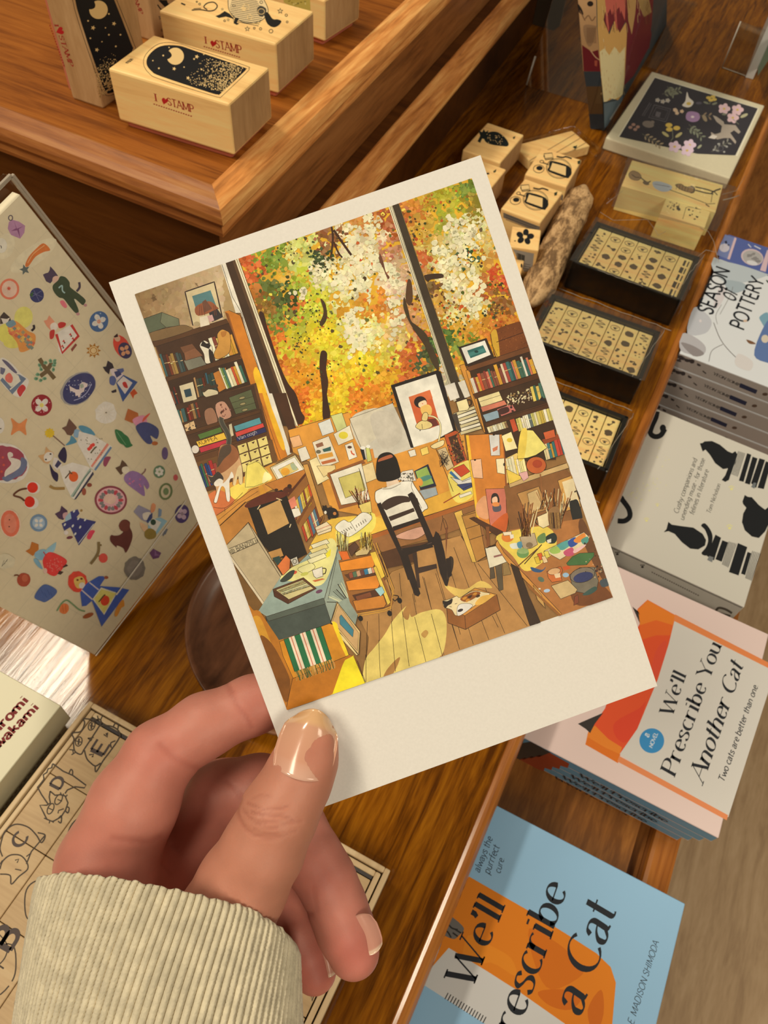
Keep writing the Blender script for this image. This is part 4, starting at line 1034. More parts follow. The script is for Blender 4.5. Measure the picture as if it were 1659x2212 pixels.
def season_spine(b, S_):
    A = Art(b, S_, m_mattep, .9)
    for x, y, r in ((1100, 215, 24), (1140, 232, 20), (1170, 240, 22), (1090, 235, 16), (1215, 262, 14)): A.ell('K', x, y, r, r * .55, (62, 54, 52), 20, jit=.25)
    A.P('K', '1290,285 1440,345 1500,372 1470,430 1290,345', (196, 190, 182)) if False else None
    A.text('YEON SOMIN', *pts('K', '1306,322 1482,402'), (40, 36, 34), w=.12, thick=.16, hs=.72, serif=True)
    A.P('K', '1482,378 1592,424 1580,448 1474,404', (44, 46, 66)); A.S('K', '1240,300 1262,318', 2.5, (60, 50, 46))
    A.ell('K', 1640, 450, 18, 10, (90, 70, 56))
t, bs, *_r = book('paperback', 'pale watercolour paperback with large black title, topmost of the stack by the black boxes', 'pale watercolour paperbacks', .0315, .205, .4985, .6335, .0005, .0138, (217, 218, 213), (156, 144, 132), season_top, season_spine, board=.0007, rot=-.012)
pile(t, bs, 4, .0139, (-.0016, .0), ['pale watercolour paperback second from the top of its stack', 'pale watercolour paperback in the middle of its stack', 'pale watercolour paperback second from the bottom of its stack', 'pale watercolour paperback at the bottom of its stack'], 'pale watercolour paperbacks')
def moon_top(b, S_):
    A = Art(b, S_, m_mattep, 1.0)
    A.P('O', '850,1200 960,980 1500,1170 1500,1500 1290,1420', (96, 112, 160)) if False else None
    A.P('O', '885,1120 945,1000 1060,1040 990,1310 840,1250', (112, 124, 164)); A.P('O', '1060,1035 1085,1050 1000,1310 970,1300', (204, 176, 176))
    A.ell('O', 935, 1165, 62, 52, (190, 184, 190)); A.P('O', '935,1085 965,1075 970,1110 948,1118', (48, 50, 70)); A.ell('O', 985, 1130, 14, 10, (60, 62, 90))
    A.ell('O', 1275, 1280, 140, 100, (200, 178, 176), 15); A.ell('O', 1280, 1285, 124, 86, (168, 164, 158), 15)
    for x, y, r in ((1240, 1260, 34), (1310, 1300, 40), (1290, 1240, 26), (1350, 1330, 30)): A.ell('O', x, y, r, r * .6, (132, 128, 124), jit=.3)
    A.ell('O', 1275, 1350, 70, 26, (206, 204, 200), 15); A.S('O', '1225,1120 1262,1160', 2, (200, 200, 206)); A.S('O', '1300,1140 1380,1180', 2.4, (200, 200, 206))
    A.P('O', '1460,1190 1500,1200 1440,1460 1370,1440', (204, 176, 178))
t, bs, *_r = book('paperback', 'blue book edge with painted moon windows, behind the pale watercolour stack', None, .0315, .200, .6350, .6740, .0005, .070, (84, 98, 152), (84, 98, 152), moon_top, None, rot=-.006)

# ================================================================== cream book at the left edge
def hiromi(b, S_):
    A = Art(b, S_, m_mattep, 1.15)
    D = (112, 36, 34)
    A.text('Hiromi', *pts('R', '-73,868 252,523'), D, w=.19, thick=.22, hs=.75, track=.03)
    A.text('Kawakami', *pts('R', '-138,1070 340,586'), D, w=.19, thick=.22, hs=.75, track=.03)
hz = .034
c_far = onz(131, 1524, hz); c_far2 = onz(0, 1435, hz)
t = thing('paperback', 'cream book with dark red lettering at the left edge, beside the cat stamp box', 'book', (c_far[0] - .07, c_far[1] - .08, 0), None)
b = MB(np.array(t.location)); w, d = .135, .19; ctr = np.array([c_far[0] - w / 2, c_far[1] - d / 2, hz])
b.rbox(ctr - UZ * .0006, np.eye(3), (w, d, .0012), m_print, .0003, 1, alb((214, 204, 166)))
b.rbox(ctr - UZ * .0090 + np.array([w / 2 - .0006, 0, 0]), np.eye(3), (.0012, d, .0172), m_print, .0003, 1, alb((206, 194, 156)))
b.rbox(ctr - UZ * .0176, np.eye(3), (w, d, .0010), m_print, .0003, 1, alb((214, 204, 166)))
hiromi(b, Surf(ctr, UZ))
b.build('cover', t)
b = MB(np.array(t.location)); b.rbox(ctr - UZ * .0091 - np.array([.001, 0, 0]), np.eye(3), (w - .003, d - .003, .0152), m_pages, 0); b.build('page_block', t)
t2 = thing('paperback', 'cream book with a stitched line, lying beneath the red-lettered book', 'book', (c_far[0] - .075, c_far[1] - .09, 0))
b = MB(np.array(t2.location)); ctr2 = ctr + np.array([-.0015, -.004, -.0260])
b.rbox(ctr2 + UZ * .0075, np.eye(3), (w, d, .0010), m_print, .0003, 1, alb((206, 192, 150)))
b.rbox(ctr2 - UZ * .0075, np.eye(3), (w, d, .0010), m_print, .0003, 1, alb((206, 192, 150)))
b.rbox(ctr2 + np.array([w / 2 - .0005, 0, 0]), np.eye(3), (.001, d, .0150), m_print, .0003, 1, alb((196, 182, 140)))
A = Art(b, Surf(ctr2 + np.array([w / 2, 0, 0]), (1, 0, 0)), m_mattep, 1.0)
for k in range(60):
    y = ctr2[1] + d / 2 - .004 - k * .0031
    A.line([px_of((ctr2[0] + w / 2, y, ctr2[2] + .003)), px_of((ctr2[0] + w / 2, y - .0019, ctr2[2] + .003))], 2, (120, 90, 50))
b.build('cover', t2)
b = MB(np.array(t2.location)); b.rbox(ctr2 - np.array([.001, 0, 0]), np.eye(3), (w - .003, d - .003, .0130), m_pages, 0); b.build('page_block', t2)

# ================================================================== clear-lidded box of alphabet cat stamps
m_tray = wood('pale_wood_tray', (.46, .33, .18), (.60, .45, .27), (.68, .54, .34), 'y', 1.2, .5, .04, 10)
m_dline = plain('dark_strip', (.05, .045, .05), .6)
NCOL, NROW = 7, 6
bz = .026; bx0 = onz(200, 1497, bz)[0]; bx1 = onz(838, 1893, bz)[0]; by1 = (onz(200, 1497, bz)[1] + onz(838, 1893, bz)[1]) / 2; by0 = by1 - .1905
bc = np.array([(bx0 + bx1) / 2, (by0 + by1) / 2, 0]); bw = bx1 - bx0; bd = by1 - by0
box = thing('stamp_box', 'large clear-lidded box of alphabet cat stamps lying under the hand', 'stamp box', bc)
def frame(b, w, d, t, z0, z1, m, r=.0006):
    for s_ in (-1, 1):
        b.rbox(bc + np.array([s_ * (w / 2 - t / 2), 0, (z0 + z1) / 2]), np.eye(3), (t, d, z1 - z0), m, r)
        b.rbox(bc + np.array([0, s_ * (d / 2 - t / 2), (z0 + z1) / 2]), np.eye(3), (w - 2 * t, t, z1 - z0), m, r)
b = MB(bc); b.rbox(bc + UZ * .001, np.eye(3), (bw - .001, bd - .001, .002), m_tray, .0004); frame(b, bw, bd, .0026, .0005, .0235, m_tray); frame(b, bw - .0064, bd - .0064, .0026, .002, .0225, m_tray); b.build('tray', box)
b = MB(bc); b.rbox(bc + np.array([0, bd / 2 - .0066, .0120]), np.eye(3), (bw - .0125, .0014, .0195), m_dline, 0); b.build('dark_strip', box)  # dark strip along the far inner wall of the tray
b = MB(bc)                                                     # drafted clear lid
def ringpts(w, d, z, r=.004, n=5):
    o = []
    for sx, sy, a0 in ((1, 1, 0), (-1, 1, 90), (-1, -1, 180), (1, -1, 270)):
        for k in range(n):
            a = math.radians(a0 + 90 * k / (n - 1)); o.append(bc + np.array([sx * (w / 2 - r) + r * math.cos(a), sy * (d / 2 - r) + r * math.sin(a), z]))
    return o
lev = [ringpts(bw + .012, bd + .012, .0008), ringpts(bw + .0105, bd + .0105, .002), ringpts(bw + .0045, bd + .0045, .0245), ringpts(bw + .0025, bd + .0025, .0262), ringpts(bw - .003, bd - .003, .0264), ringpts(bw - .005, bd - .005, .0254)]
n = len(lev[0]); vs = [p for l in lev for p in l]
b.add(vs, [[i * n + k, i * n + (k + 1) % n, (i + 1) * n + (k + 1) % n, (i + 1) * n + k] for i in range(len(lev) - 1) for k in range(n)] + [[(len(lev) - 1) * n + k for k in range(n)]], m_lid, smooth=False)
b.build('clear_lid', box)
# tiles
tz = .0225
e0 = onz(208, 1512, tz); e1 = onz(122, 1627, tz); e2 = onz(38, 1748, tz)
pitch_y = (e0[1] - e2[1]) / 2 ; xL = bx0 + .0062; q_ = onz(288, 1573, tz); print('pitch', pitch_y, q_[0]-xL, bw-.0124)
pitch_x = (bw - .0124) / NCOL; yT = by1 - .0076
SI = (78, 66, 54)
def tileE(A):
    A.S('R', '842,690 800,690 760,685 712,684 722,720 690,790 615,805 630,850 628,900 640,960 690,985 720,940 780,850 850,740 862,700 842,684 825,700', 3.2, SI, True)
    A.P('R', '798,850 775,910 765,990 780,1020 795,1008 830,940 1000,900 1018,800 990,760 940,745 870,742', (196, 168, 118), True) if False else None
    A.S('R', '858,742 930,742 990,765 1018,800 1015,850 940,960 880,1040 820,1135 812,1080', 3.2, SI, True); A.S('R', '720,950 740,1020 775,1060 815,1085 860,1060', 3.2, SI, True)
    A.S('R', '968,748 985,720 1010,728 1005,770', 3, SI, True); A.S('R', '985,870 945,890 950,930', 3, SI, True); A.S('R', '750,845 775,870 800,842 750,850', 3, SI)
    A.ring('R', 782, 742, 26, 40, 2.6, SI, 25); A.S('R', '765,740 805,748', 2.4, SI); A.S('R', '785,715 778,770', 4, SI)
    A.ring('R', 672, 876, 28, 40, 2.6, SI, 15); A.S('R', '650,872 695,882', 2.4, SI); A.S('R', '675,850 668,905', 4, SI)
    for s_ in ('832,655 838,690', '875,655 860,690', '590,945 640,950', '610,990 650,965', '625,975 622,950'): A.S('R', s_, 2.6, SI)
    for s_ in ('885,815 915,838 918,800', '905,805 912,825', '760,990 800,985 785,1010 795,1000'): A.S('R', s_, 3, SI)
    A.text('E', *pts('R', '868,1012 945,890'), (84, 72, 66), w=.17, hs=.58)
def tileD(A):
    A.S('R', '450,1065 440,1100 410,1110 400,1140 370,1160 375,1200 345,1240 320,1265 355,1330 410,1410', 3.2, SI); A.S('R', '450,1065 540,1130 620,1165 735,1250 720,1272 640,1262 575,1290 555,1320', 3.2, SI)
    A.S('R', '588,1150 605,1115 620,1130 618,1165', 3, SI, True)
    A.S('R', '428,1300 420,1350 430,1400 400,1420 340,1420 370,1480 400,1540 450,1560 520,1520 560,1460 580,1400 555,1340 515,1330 470,1335 428,1300', 3.2, SI)
    A.ring('R', 500, 1370, 26, 48, 2.6, SI, 30); A.S('R', '490,1370 530,1385', 2.4, SI); A.ring('R', 432, 1450, 24, 48, 2.6, SI, 25); A.S('R', '405,1440 450,1460', 2.4, SI)
    for s_ in ('515,1310 525,1335', '540,1320 545,1345', '575,1330 560,1350', '375,1530 400,1540', '420,1575 425,1550', '455,1570 450,1550', '545,1450 500,1465 495,1490'): A.S('R', s_, 2.6, SI)
    A.S('R', '565,1430 590,1445 580,1485 560,1470', 3, SI, True); A.S('R', '500,1530 525,1510 520,1570 495,1555', 3, SI, True)
    A.text('D', *pts('R', '500,1295 565,1200'), (84, 72, 66), w=.2, hs=.78)
def tileC(A):
    A.S('N', '5,770 20,730 60,702 110,712 145,745 165,775 180,745 150,735', 3.2, SI, True); A.S('N', '180,745 125,810 105,860', 3, SI); A.S('N', '5,770 0,800 10,830', 3, SI, True)
    A.S('N', '0,880 10,850 40,825 80,825 105,850 110,880 75,910 45,940 40,905 0,900', 3, SI, True); A.S('N', '60,845 75,840 68,855', 2.6, SI); A.S('N', '10,845 0,860', 2.4, SI); A.S('N', '105,830 125,815', 2.4, SI); A.S('N', '60,880 85,885', 2.4, SI)
    A.text('C', *pts('N', '82,800 118,746'), (84, 72, 66), w=.17, hs=.75)
def tileB(A):
    A.S('P', '-10,2010 15,2040 10,2070 -15,2095', 2.6, SI, True)
    A.text('B', *pts('P', '18,2060 48,2012'), (84, 72, 66), w=.18, hs=.75)
def edgeart(x, y, u):
    def f(A):
        for (a, c) in u: A.line([(x + p[0], y + p[1]) for p in a], c, SI)
    return f
_v = onz(676, 2152, tz); VI = (min(NCOL - 1, int((_v[0] - xL) / pitch_x)), int((yT - _v[1]) / ((bd - .0152) / NROW)))
special = {(0, 0): (tileE, 'alphabet cat stamp tile lettered E at the far corner of the clear-lidded box'), (0, 1): (tileD, 'alphabet cat stamp tile lettered D, between tiles E and C'),
           (0, 2): (tileC, 'alphabet cat stamp tile lettered C beside the sleeve'), (0, 3): (tileB, 'alphabet cat stamp tile lettered B left of the knitted cuff'),
           VI: (edgeart(664, 2142, [([(0, 8), (3, 0), (8, 6), (10, 20), (16, 2)], 2.6)]), 'stamp tile with a small v mark below the little finger')}
ncol, nrow = NCOL, NROW
pitch_yb = (bd - .0152) / nrow
for i in range(ncol):
    for j in range(nrow):
        cx_ = xL + pitch_x * (i + .5); cy_ = yT - pitch_yb * (j + .5)
        sp = special.get((i, j)); base = np.array([cx_, cy_, .0022])
        t = thing('stamp_tile', sp[1] if sp else 'beige wooden stamp tile in the clear-lidded box, mostly covered by hand and sleeve', 'rubber stamp', base, 'alphabet stamp tiles in the clear-lidded box')
        b = MB(base); b.rbox(base + UZ * (tz - .0022) / 2, np.eye(3), (pitch_x - .0003, pitch_yb - .0003, tz - .0022), m_tile, .0004)
        A = Art(b, Surf((0, 0, tz), UZ), m_mattep, 1.0)
        if sp: sp[0](A)
        else:
            R = random.Random(i * 7 + j)
            k = [px_of((cx_ + .011 * math.cos(a) * R.uniform(.6, 1), cy_ + .011 * math.sin(a) * R.uniform(.6, 1), tz)) for a in np.linspace(0, 6.28, 9)[:-1]]
            A.line(smooth(k, 4, True), 3, SI)
            A.line([px_of((cx_ - .003, cy_ + .002, tz)), px_of((cx_ + .003, cy_ + .002, tz))], 4, SI)
        b.build('wood_block', t)

# ================================================================== walnut dish behind the card
_p, _q = onz(410, 1300, .013), onz(434, 1484, .013)
_m = (_p + _q) / 2; _d = _q - _p; _L = np.linalg.norm(_d[:2]); rad = .066
_n = nrm(np.array([-_d[1], _d[0], 0])); _h = math.sqrt(rad ** 2 - (_L / 2) ** 2)
_c = _m + _n * _h
if _c[0] < _m[0]: _c = _m - _n * _h
ux_, uy_ = _c[0], _c[1]
def dish(cx, cy, R):
    t = thing('walnut_dish', 'round dark walnut dish on the table behind the postcard', 'dish', (cx, cy, 0))
    b = MB((cx, cy, 0)); prof = [(0, .0005), (R * .80, .0005), (R * .92, .005), (R * .995, .0115), (R, .0135), (R * .985, .0142), (R * .955, .0128), (R * .9, .0085), (R * .80, .0052), (R * .5, .0045), (0, .0045)]
    n = 96; vs = []
    for r, z in prof:
        for k in range(n):
            a = 2 * math.pi * k / n; vs.append((cx + r * math.cos(a), cy + r * math.sin(a), z))
    b.add(vs, [[i * n + k, i * n + (k + 1) % n, (i + 1) * n + (k + 1) % n, (i + 1) * n + k] for i in range(len(prof) - 1) for k in range(n)], m_walnut, smooth=True)
    b.build('dish_body', t)
dish(ux_, uy_, rad)

# ================================================================== illustrated book and acrylic stands at the far right
b0 = onz(1305, 284, 0); l0 = onz(1275, 280, 0); f0 = onz(1368, 176, 0)
fy = nrm(f0 - b0); fx = nrm(np.cross(fy, UZ)); th = .0155; fl = .15; fh = .19
t = thing('illustrated_book', 'upright illustrated book with feathers on its cover, behind the square sticker pack', 'book', b0 + fy * fl / 2 - fx * th / 2)
b = MB(np.array(t.location)); cc = b0 + fy * fl / 2 - fx * th / 2 + UZ * fh / 2
b.rbox(cc, (fx, fy, UZ), (th, fl, fh), m_print, .0008, 2, alb((58, 66, 68)))
A = Art(b, Surf(b0, fx), m_mattep, 1.5)
A.P('Q', '664,0 668,150 705,590 710,742 870,500 1070,260 1075,-60 660,-60', (52, 60, 62))
A.P('Q', '835,60 860,200 900,90 960,60 985,200 970,280 905,330 880,420 822,440 820,520 800,540 830,420', (96, 24, 34))
A.P('Q', '700,-40 1000,-60 985,140 960,290 880,440 820,500 835,120 800,190 770,120 735,190 700,120', (100, 26, 36))
A.P('Q', '672,160 700,100 740,200 770,120 800,190 835,130 842,200 830,440 818,545 790,580 760,570 730,585 708,590 690,420', (196, 152, 84))
A.P('Q', '684,300 710,280 740,320 770,270 800,310 832,270 826,470 816,548 800,560 770,575 745,568 725,588 708,590 694,440', (214, 194, 142))
A.P('Q', '712,-40 722,130 735,185 762,60 782,180 808,60 830,120 836,-40', (186, 92, 76)); A.P('Q', '730,80 746,50 762,110 740,180', (110, 28, 40)); A.P('Q', '780,60 798,40 808,110 788,180', (110, 28, 40))
A.P('Q', '668,-40 712,-40 720,60 700,140 672,160', (190, 150, 84)); A.P('Q', '840,-40 900,-40 890,80 870,200 850,120', (172, 134, 80)); A.P('Q', '900,-40 960,-50 985,70 940,100 915,40', (150, 120, 70))
for i in range(60):
    x, y = rnd.uniform(690, 830), rnd.uniform(220, 570)
    A.S('Q', '%f,%f %f,%f' % (x, y, x + rnd.uniform(-3, 3), y + rnd.uniform(8, 22)), .6, rnd.choice([(170, 130, 70), (226, 210, 170), (190, 160, 100)]))
for i in range(26):
    x = rnd.uniform(680, 980); y = rnd.uniform(-10, 140); A.S('Q', '%f,%f %f,%f %f,%f' % (x, y, x + rnd.uniform(-6, 8), y + 25, x + rnd.uniform(-8, 10), y + 55), .7, rnd.choice([(120, 88, 48), (214, 180, 120), (80, 40, 36)]))
A.P('Q', '712,742 708,600 790,580 820,548 800,680', (86, 100, 104)); A.P('Q', '740,690 800,600 812,600 760,700', (150, 148, 138))
A = Art(b, Surf(l0, np.cross(fx, UZ) * 1.), m_mattep, 1.4)
S_ = Surf((b0 + l0) / 2, -fy); A = Art(b, S_, m_mattep, 1.4)
A.P('Q', '556,-40 590,410 690,412 664,-40', (178, 140, 96)); A.P('Q', '582,260 592,412 690,414 676,288 640,300', (104, 30, 36)); A.P('Q', '592,414 606,500 696,500 690,414', (52, 58, 62)); A.P('Q', '606,500 622,660 704,660 696,500', (86, 62, 36)); A.P('Q', '622,660 632,750 710,742 704,660', (44, 50, 54))
A.ell('Q', 630, 22, 18, 16, (36, 28, 24)); A.P('Q', '556,20 580,50 590,85 565,70', (36, 28, 24), True); A.P('Q', '590,150 660,150 665,165 640,260 610,255', (150, 118, 84), True)
for i in range(14): A.S('Q', '%f,%f %f,%f' % (610 + i * 4, 160, 612 + i * 4, 250), .6, (110, 80, 54))
A.S('Q', '630,290 660,330 690,350', 2, (196, 160, 120), True); A.P('Q', '655,350 672,350 668,385 655,380', (160, 80, 60))
for s_ in ('600,110 620,90 640,120 660,95', '570,60 600,120'): A.S('Q', s_, 2, (110, 80, 54), True)
b.build('cover', t)
b = MB(np.array(t.location)); b.rbox(cc + UZ * .001, (fx, fy, UZ), (th + .006, fl + .010, fh + .004), m_lid, .002); b.build('clear_sleeve', t)

t = thing('acrylic_stand', 'clear acrylic easel stand behind the upright illustrated book', 'stand', onz(1160, 150, 0))
b = MB(np.array(t.location)); E0 = onz(1137, 186, 0); dE = fy
# leaning back plate seen by its bright edges
back = E0 + fy * .03; top = back + UZ * .15 + fy * .05
k0 = E0; k1 = E0 + fx * .115
up = nrm(top - back)
def plate(p, q, u, L, th_, m):
    a = nrm(q - p); n_ = nrm(np.cross(a, u)); c_ = (p + q) / 2 + u * L / 2
    b.rbox(c_, (a, u, n_), (np.linalg.norm(q - p), L, th_), m, .0003)
plate(E0, E0 + fx * .075, nrm(UZ * .9 + fy * .45), .15, .002, m_acryl); b.build('back_plate', t)
b = MB(np.array(t.location)); u_ = nrm(UZ * .9 + fy * .45)
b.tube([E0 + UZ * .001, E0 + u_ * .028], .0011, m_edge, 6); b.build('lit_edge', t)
g0 = onz(1423, 143, 0); g1_ = onz(1500, 20, 0)
t = thing('acrylic_strip', 'clear acrylic base strip to the right of the upright illustrated book', 'stand', g0)
b = MB(g0); a_ = nrm(g1_ - g0); b.rbox((g0 + g1_) / 2 + UZ * .0015 - fx * .03, (nrm(np.cross(a_, UZ)), a_, UZ), (.06, np.linalg.norm(g1_ - g0) + .03, .003), m_acryl, .0004); b.build('base_plate', t)

q0 = onz(1626, 172, 0); q1 = onz(1606, 160, 0)
t = thing('display_card', 'white edged green card standing in a clear holder at the upper right', 'card', q0)
b = MB(q0); cf = np.array([-.05, 1., 0]); cf = nrm(cf); cn = nrm(np.cross(cf, UZ)); tk = .0085; hh = .16; ll = .12
cc = q0 + cf * ll / 2 - cn * tk / 2 + UZ * hh / 2
b.rbox(cc, (cn, cf, UZ), (tk, ll, hh), m_print, .0004, 1, alb((206, 200, 186)))
A = Art(b, Surf(q0, cn), m_mattep, 1.2)
A.P('Q', '1592,-40 1600,440 1680,320 1680,-60', (112, 128, 104)); A.P('Q', '1600,60 1640,-20 1660,60 1640,180 1612,220', (204, 208, 206), True); A.P('Q', '1604,280 1650,200 1659,260 1610,380', (140, 160, 120), True)
for i in range(12): A.S('Q', '%d,%d %d,%d' % (1600 + i * 5, 120 + i * 9, 1606 + i * 5, 60 + i * 7), 1.2, rnd.choice([(84, 104, 70), (196, 204, 196)]))
b.build('card_board', t)
t = thing('card_holder', 'clear acrylic holder behind the standing green card', 'stand', onz(1575, 140, 0))
b = MB(np.array(t.location)); H0 = onz(1559, 147, 0); H1 = onz(1617, 168, 0)
plate(H0, H1, UZ, .048, .002, m_acryl); b.build('clear_plate', t)
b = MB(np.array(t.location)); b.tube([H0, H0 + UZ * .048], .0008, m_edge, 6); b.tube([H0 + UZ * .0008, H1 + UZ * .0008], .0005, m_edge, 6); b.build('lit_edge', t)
s0 = onz(1190, 64, 0)
t = thing('sign_holder', 'dim rounded brown tag standing in the shadow beside the riser', 'tag', s0)
b = MB(s0); m_tag = plain('brown_tag', (.10, .075, .055), .4); vs = []
for k in range(24):
    a = 2 * math.pi * k / 24; x = .021 * max(-1, min(1, 1.5 * math.cos(a))); z = .05 + .05 * max(-1, min(1, 1.25 * math.sin(a)))
    for o_ in (0, .003): vs.append(s0 + np.array([x - .012, o_, z]))
b.add(vs, [[2 * k, 2 * ((k + 1) % 24), 2 * ((k + 1) % 24) + 1, 2 * k + 1] for k in range(24)] + [[2 * k for k in range(24)][::-1], [2 * k + 1 for k in range(24)]], m_tag); b.build('tag_board', t)
# ================================================================== the postcard and its printed watercolour
_cc = [np.array(c) for c in ((235, 610, .1926), (1038, 335, .1950), (1420, 1482, .2051), (661.4, 1757, .2027))]
K4 = [campt(*c) for c in _cc]
CARD_N = nrm(np.cross(K4[1] - K4[0], K4[3] - K4[0])) * -1
if CARD_N[2] < 0: CARD_N = -CARD_N
CARD_C = sum(K4) / 4
CS = Surf(CARD_C, CARD_N, lift=2e-5, step=1.8e-7)
K4 = [k - CARD_N * ((k - CARD_C) @ CARD_N) for k in K4]
card = thing('postcard', 'white-bordered postcard of an autumn studio watercolour, held up in the hand', 'postcard', CARD_C)
b = MB(CARD_C); TH = .00045
vs = K4 + [k - CARD_N * TH for k in K4]
b.add(vs, [[0, 3, 2, 1], [4, 5, 6, 7], [0, 1, 5, 4], [1, 2, 6, 5], [2, 3, 7, 6], [3, 0, 4, 7]], m_paper)
b.build('card_stock', card)

pb = MB(CARD_C)
A = Art(pb, CS, m_water, .96)
LN = (46, 30, 18)
PIC = [(291, 636), (1019, 385), (1323, 1290), (620, 1533)]
A.clip = PIC
A.poly(PIC, (150, 108, 58))
R = random.Random(3)
def inside(x, y, p):
    c = False; n = len(p); j = n - 1
    for i in range(n):
        if (p[i][1] > y) != (p[j][1] > y) and x < (p[j][0] - p[i][0]) * (y - p[i][1]) / (p[j][1] - p[i][1]) + p[i][0]: c = not c
        j = i
    return c
def quad4(a, u, v): return [a, (a[0] + u[0], a[1] + u[1]), (a[0] + u[0] + v[0], a[1] + u[1] + v[1]), (a[0] + v[0], a[1] + v[1])]
def vary(c, d): 
    k = R.uniform(-d, d); return tuple(max(4, min(250, c[i] + k + R.uniform(-d, d) * .4)) for i in range(3))
# ---- autumn leaves outside the window
WIN = [(514, 560), (1019, 385), (1140, 745), (1000, 850), (850, 880), (752, 905), (640, 932)]
A.poly(WIN, (226, 172, 44))
CTRL = [((530, 590), (206, 100, 40), 32), ((545, 640), (190, 108, 34), 26), ((590, 570), (128, 150, 44), 30), ((575, 610), (96, 112, 40), 26), ((615, 640), (70, 84, 34), 26), ((600, 690), (120, 132, 40), 28),
 ((640, 560), (206, 206, 110), 30), ((660, 600), (196, 200, 60), 30), ((640, 625), (168, 176, 44), 25), ((690, 590), (222, 212, 150), 30), ((720, 530), (150, 96, 50), 22), ((760, 545), (228, 214, 160), 34), ((800, 520), (226, 206, 160), 30),
 ((790, 470), (206, 140, 60), 26), ((835, 470), (170, 90, 44), 24), ((835, 540), (196, 136, 96), 24), ((870, 580), (214, 176, 130), 26), ((770, 610), (230, 218, 170), 40), ((735, 640), (222, 214, 140), 34), ((690, 660), (206, 204, 60), 34),
 ((650, 690), (176, 184, 44), 30), ((605, 730), (214, 112, 34), 30), ((560, 690), (196, 150, 40), 30), ((575, 660), (150, 110, 40), 24), ((630, 740), (206, 190, 44), 30), ((620, 600), (214, 170, 60), 20), ((640, 655), (214, 120, 40), 22),
 ((700, 720), (226, 206, 40), 38), ((760, 700), (232, 222, 120), 34), ((790, 730), (236, 226, 150), 34), ((730, 770), (232, 216, 60), 36), ((760, 660), (222, 164, 44), 34), ((810, 650), (222, 140, 44), 30), ((850, 630), (224, 200, 160), 28),
 ((870, 680), (210, 150, 90), 26), ((860, 730), (222, 190, 110), 28), ((835, 760), (220, 200, 70), 28), ((890, 760), (196, 100, 44), 24), ((880, 800), (206, 110, 36), 24), ((830, 810), (226, 170, 34), 30), ((790, 790), (236, 208, 40), 30),
 ((650, 800), (226, 150, 30), 34), ((690, 830), (226, 146, 26), 34), ((740, 820), (236, 196, 34), 34), ((640, 870), (220, 118, 22), 34), ((700, 890), (236, 190, 26), 34), ((770, 850), (226, 130, 24), 34), ((810, 850), (222, 140, 30), 30), ((720, 860), (236, 204, 40), 26), ((600, 790), (206, 110, 30), 28), ((650, 760), (216, 184, 36), 26),
 ((900, 450), (206, 130, 44), 24), ((920, 440), (196, 160, 50), 24), ((970, 430), (176, 170, 44), 28), ((1010, 405), (120, 140, 50), 22), ((1015, 440), (150, 130, 40), 24), ((925, 500), (206, 160, 60), 26), ((960, 480), (170, 170, 60), 24), ((940, 540), (210, 180, 90), 28),
 ((985, 530), (228, 216, 150), 28), ((1015, 500), (222, 212, 150), 26), ((1010, 550), (56, 84, 50), 22), ((1045, 530), (214, 190, 110), 26), ((1020, 590), (212, 190, 110), 24), ((960, 580), (226, 210, 150), 28), ((1040, 620), (190, 110, 50), 24), ((1075, 600), (206, 90, 44), 22),
 ((1000, 640), (226, 210, 150), 28), ((980, 680), (226, 212, 140), 26), ((935, 620), (120, 84, 40), 20), ((950, 660), (206, 160, 70), 22), ((1035, 670), (224, 206, 140), 24), ((1080, 660), (150, 100, 44), 24), ((945, 690), (206, 150, 44), 22), ((1090, 690), (206, 120, 36), 24),
 ((965, 735), (80, 110, 44), 24), ((1000, 740), (130, 140, 44), 24), ((1030, 720), (214, 150, 44), 26), ((1060, 720), (200, 120, 40), 24), ((995, 700), (214, 160, 50), 22), ((1080, 740), (214, 150, 34), 22), ((985, 780), (206, 150, 44), 22), ((920, 770), (72, 84, 44), 20), ((930, 800), (120, 110, 50), 18), ((960, 820), (206, 190, 150), 18),
 ((910, 560), (196, 100, 44), 20), ((920, 600), (206, 150, 80), 20), ((1060, 560), (206, 150, 60), 20)]
cpos = np.array([c[0] for c in CTRL], float); crad = np.array([c[2] for c in CTRL], float)
def leafcol(x, y):
    d = np.hypot(cpos[:, 0] - x - R.gauss(0, 9), cpos[:, 1] - y - R.gauss(0, 9)) / crad
    return CTRL[int(np.argmin(d))][1]
BN = [0]
def blob(x, y, r, col, n=6, j=.45):
    a0 = R.uniform(0, 6.28); BN[0] += 1
    if A.L <= A.top: A.L = A.top + 1
    elif BN[0] % 8 == 0: A.L += 1
    keep = A.top; A.L -= 1
    A.poly([(x + r * (1 + R.uniform(-j, j)) * math.cos(a0 + k * 6.283 / n), y + r * (1 + R.uniform(-j, j)) * math.sin(a0 + k * 6.283 / n)) for k in range(n)], col)
    A.top = keep
for lay, (cnt, r0, r1, dv) in enumerate(((1500, 7, 13, 14), (2600, 4, 8, 22), (3600, 2, 4.6, 27))):
    A.L += 1
    for k in range(cnt):
        x, y = R.uniform(505, 1145), R.uniform(385, 935)
        if not inside(x, y, WIN): continue
        c = vary(leafcol(x, y), dv)
        if lay == 2 and R.random() < .12: c = vary(R.choice([(84, 70, 34), (206, 96, 36), (236, 214, 80), (96, 104, 40)]), 16)
        blob(x, y, R.uniform(r0, r1), c); A.L += 0
        if k % 40 == 0: A.L += 1
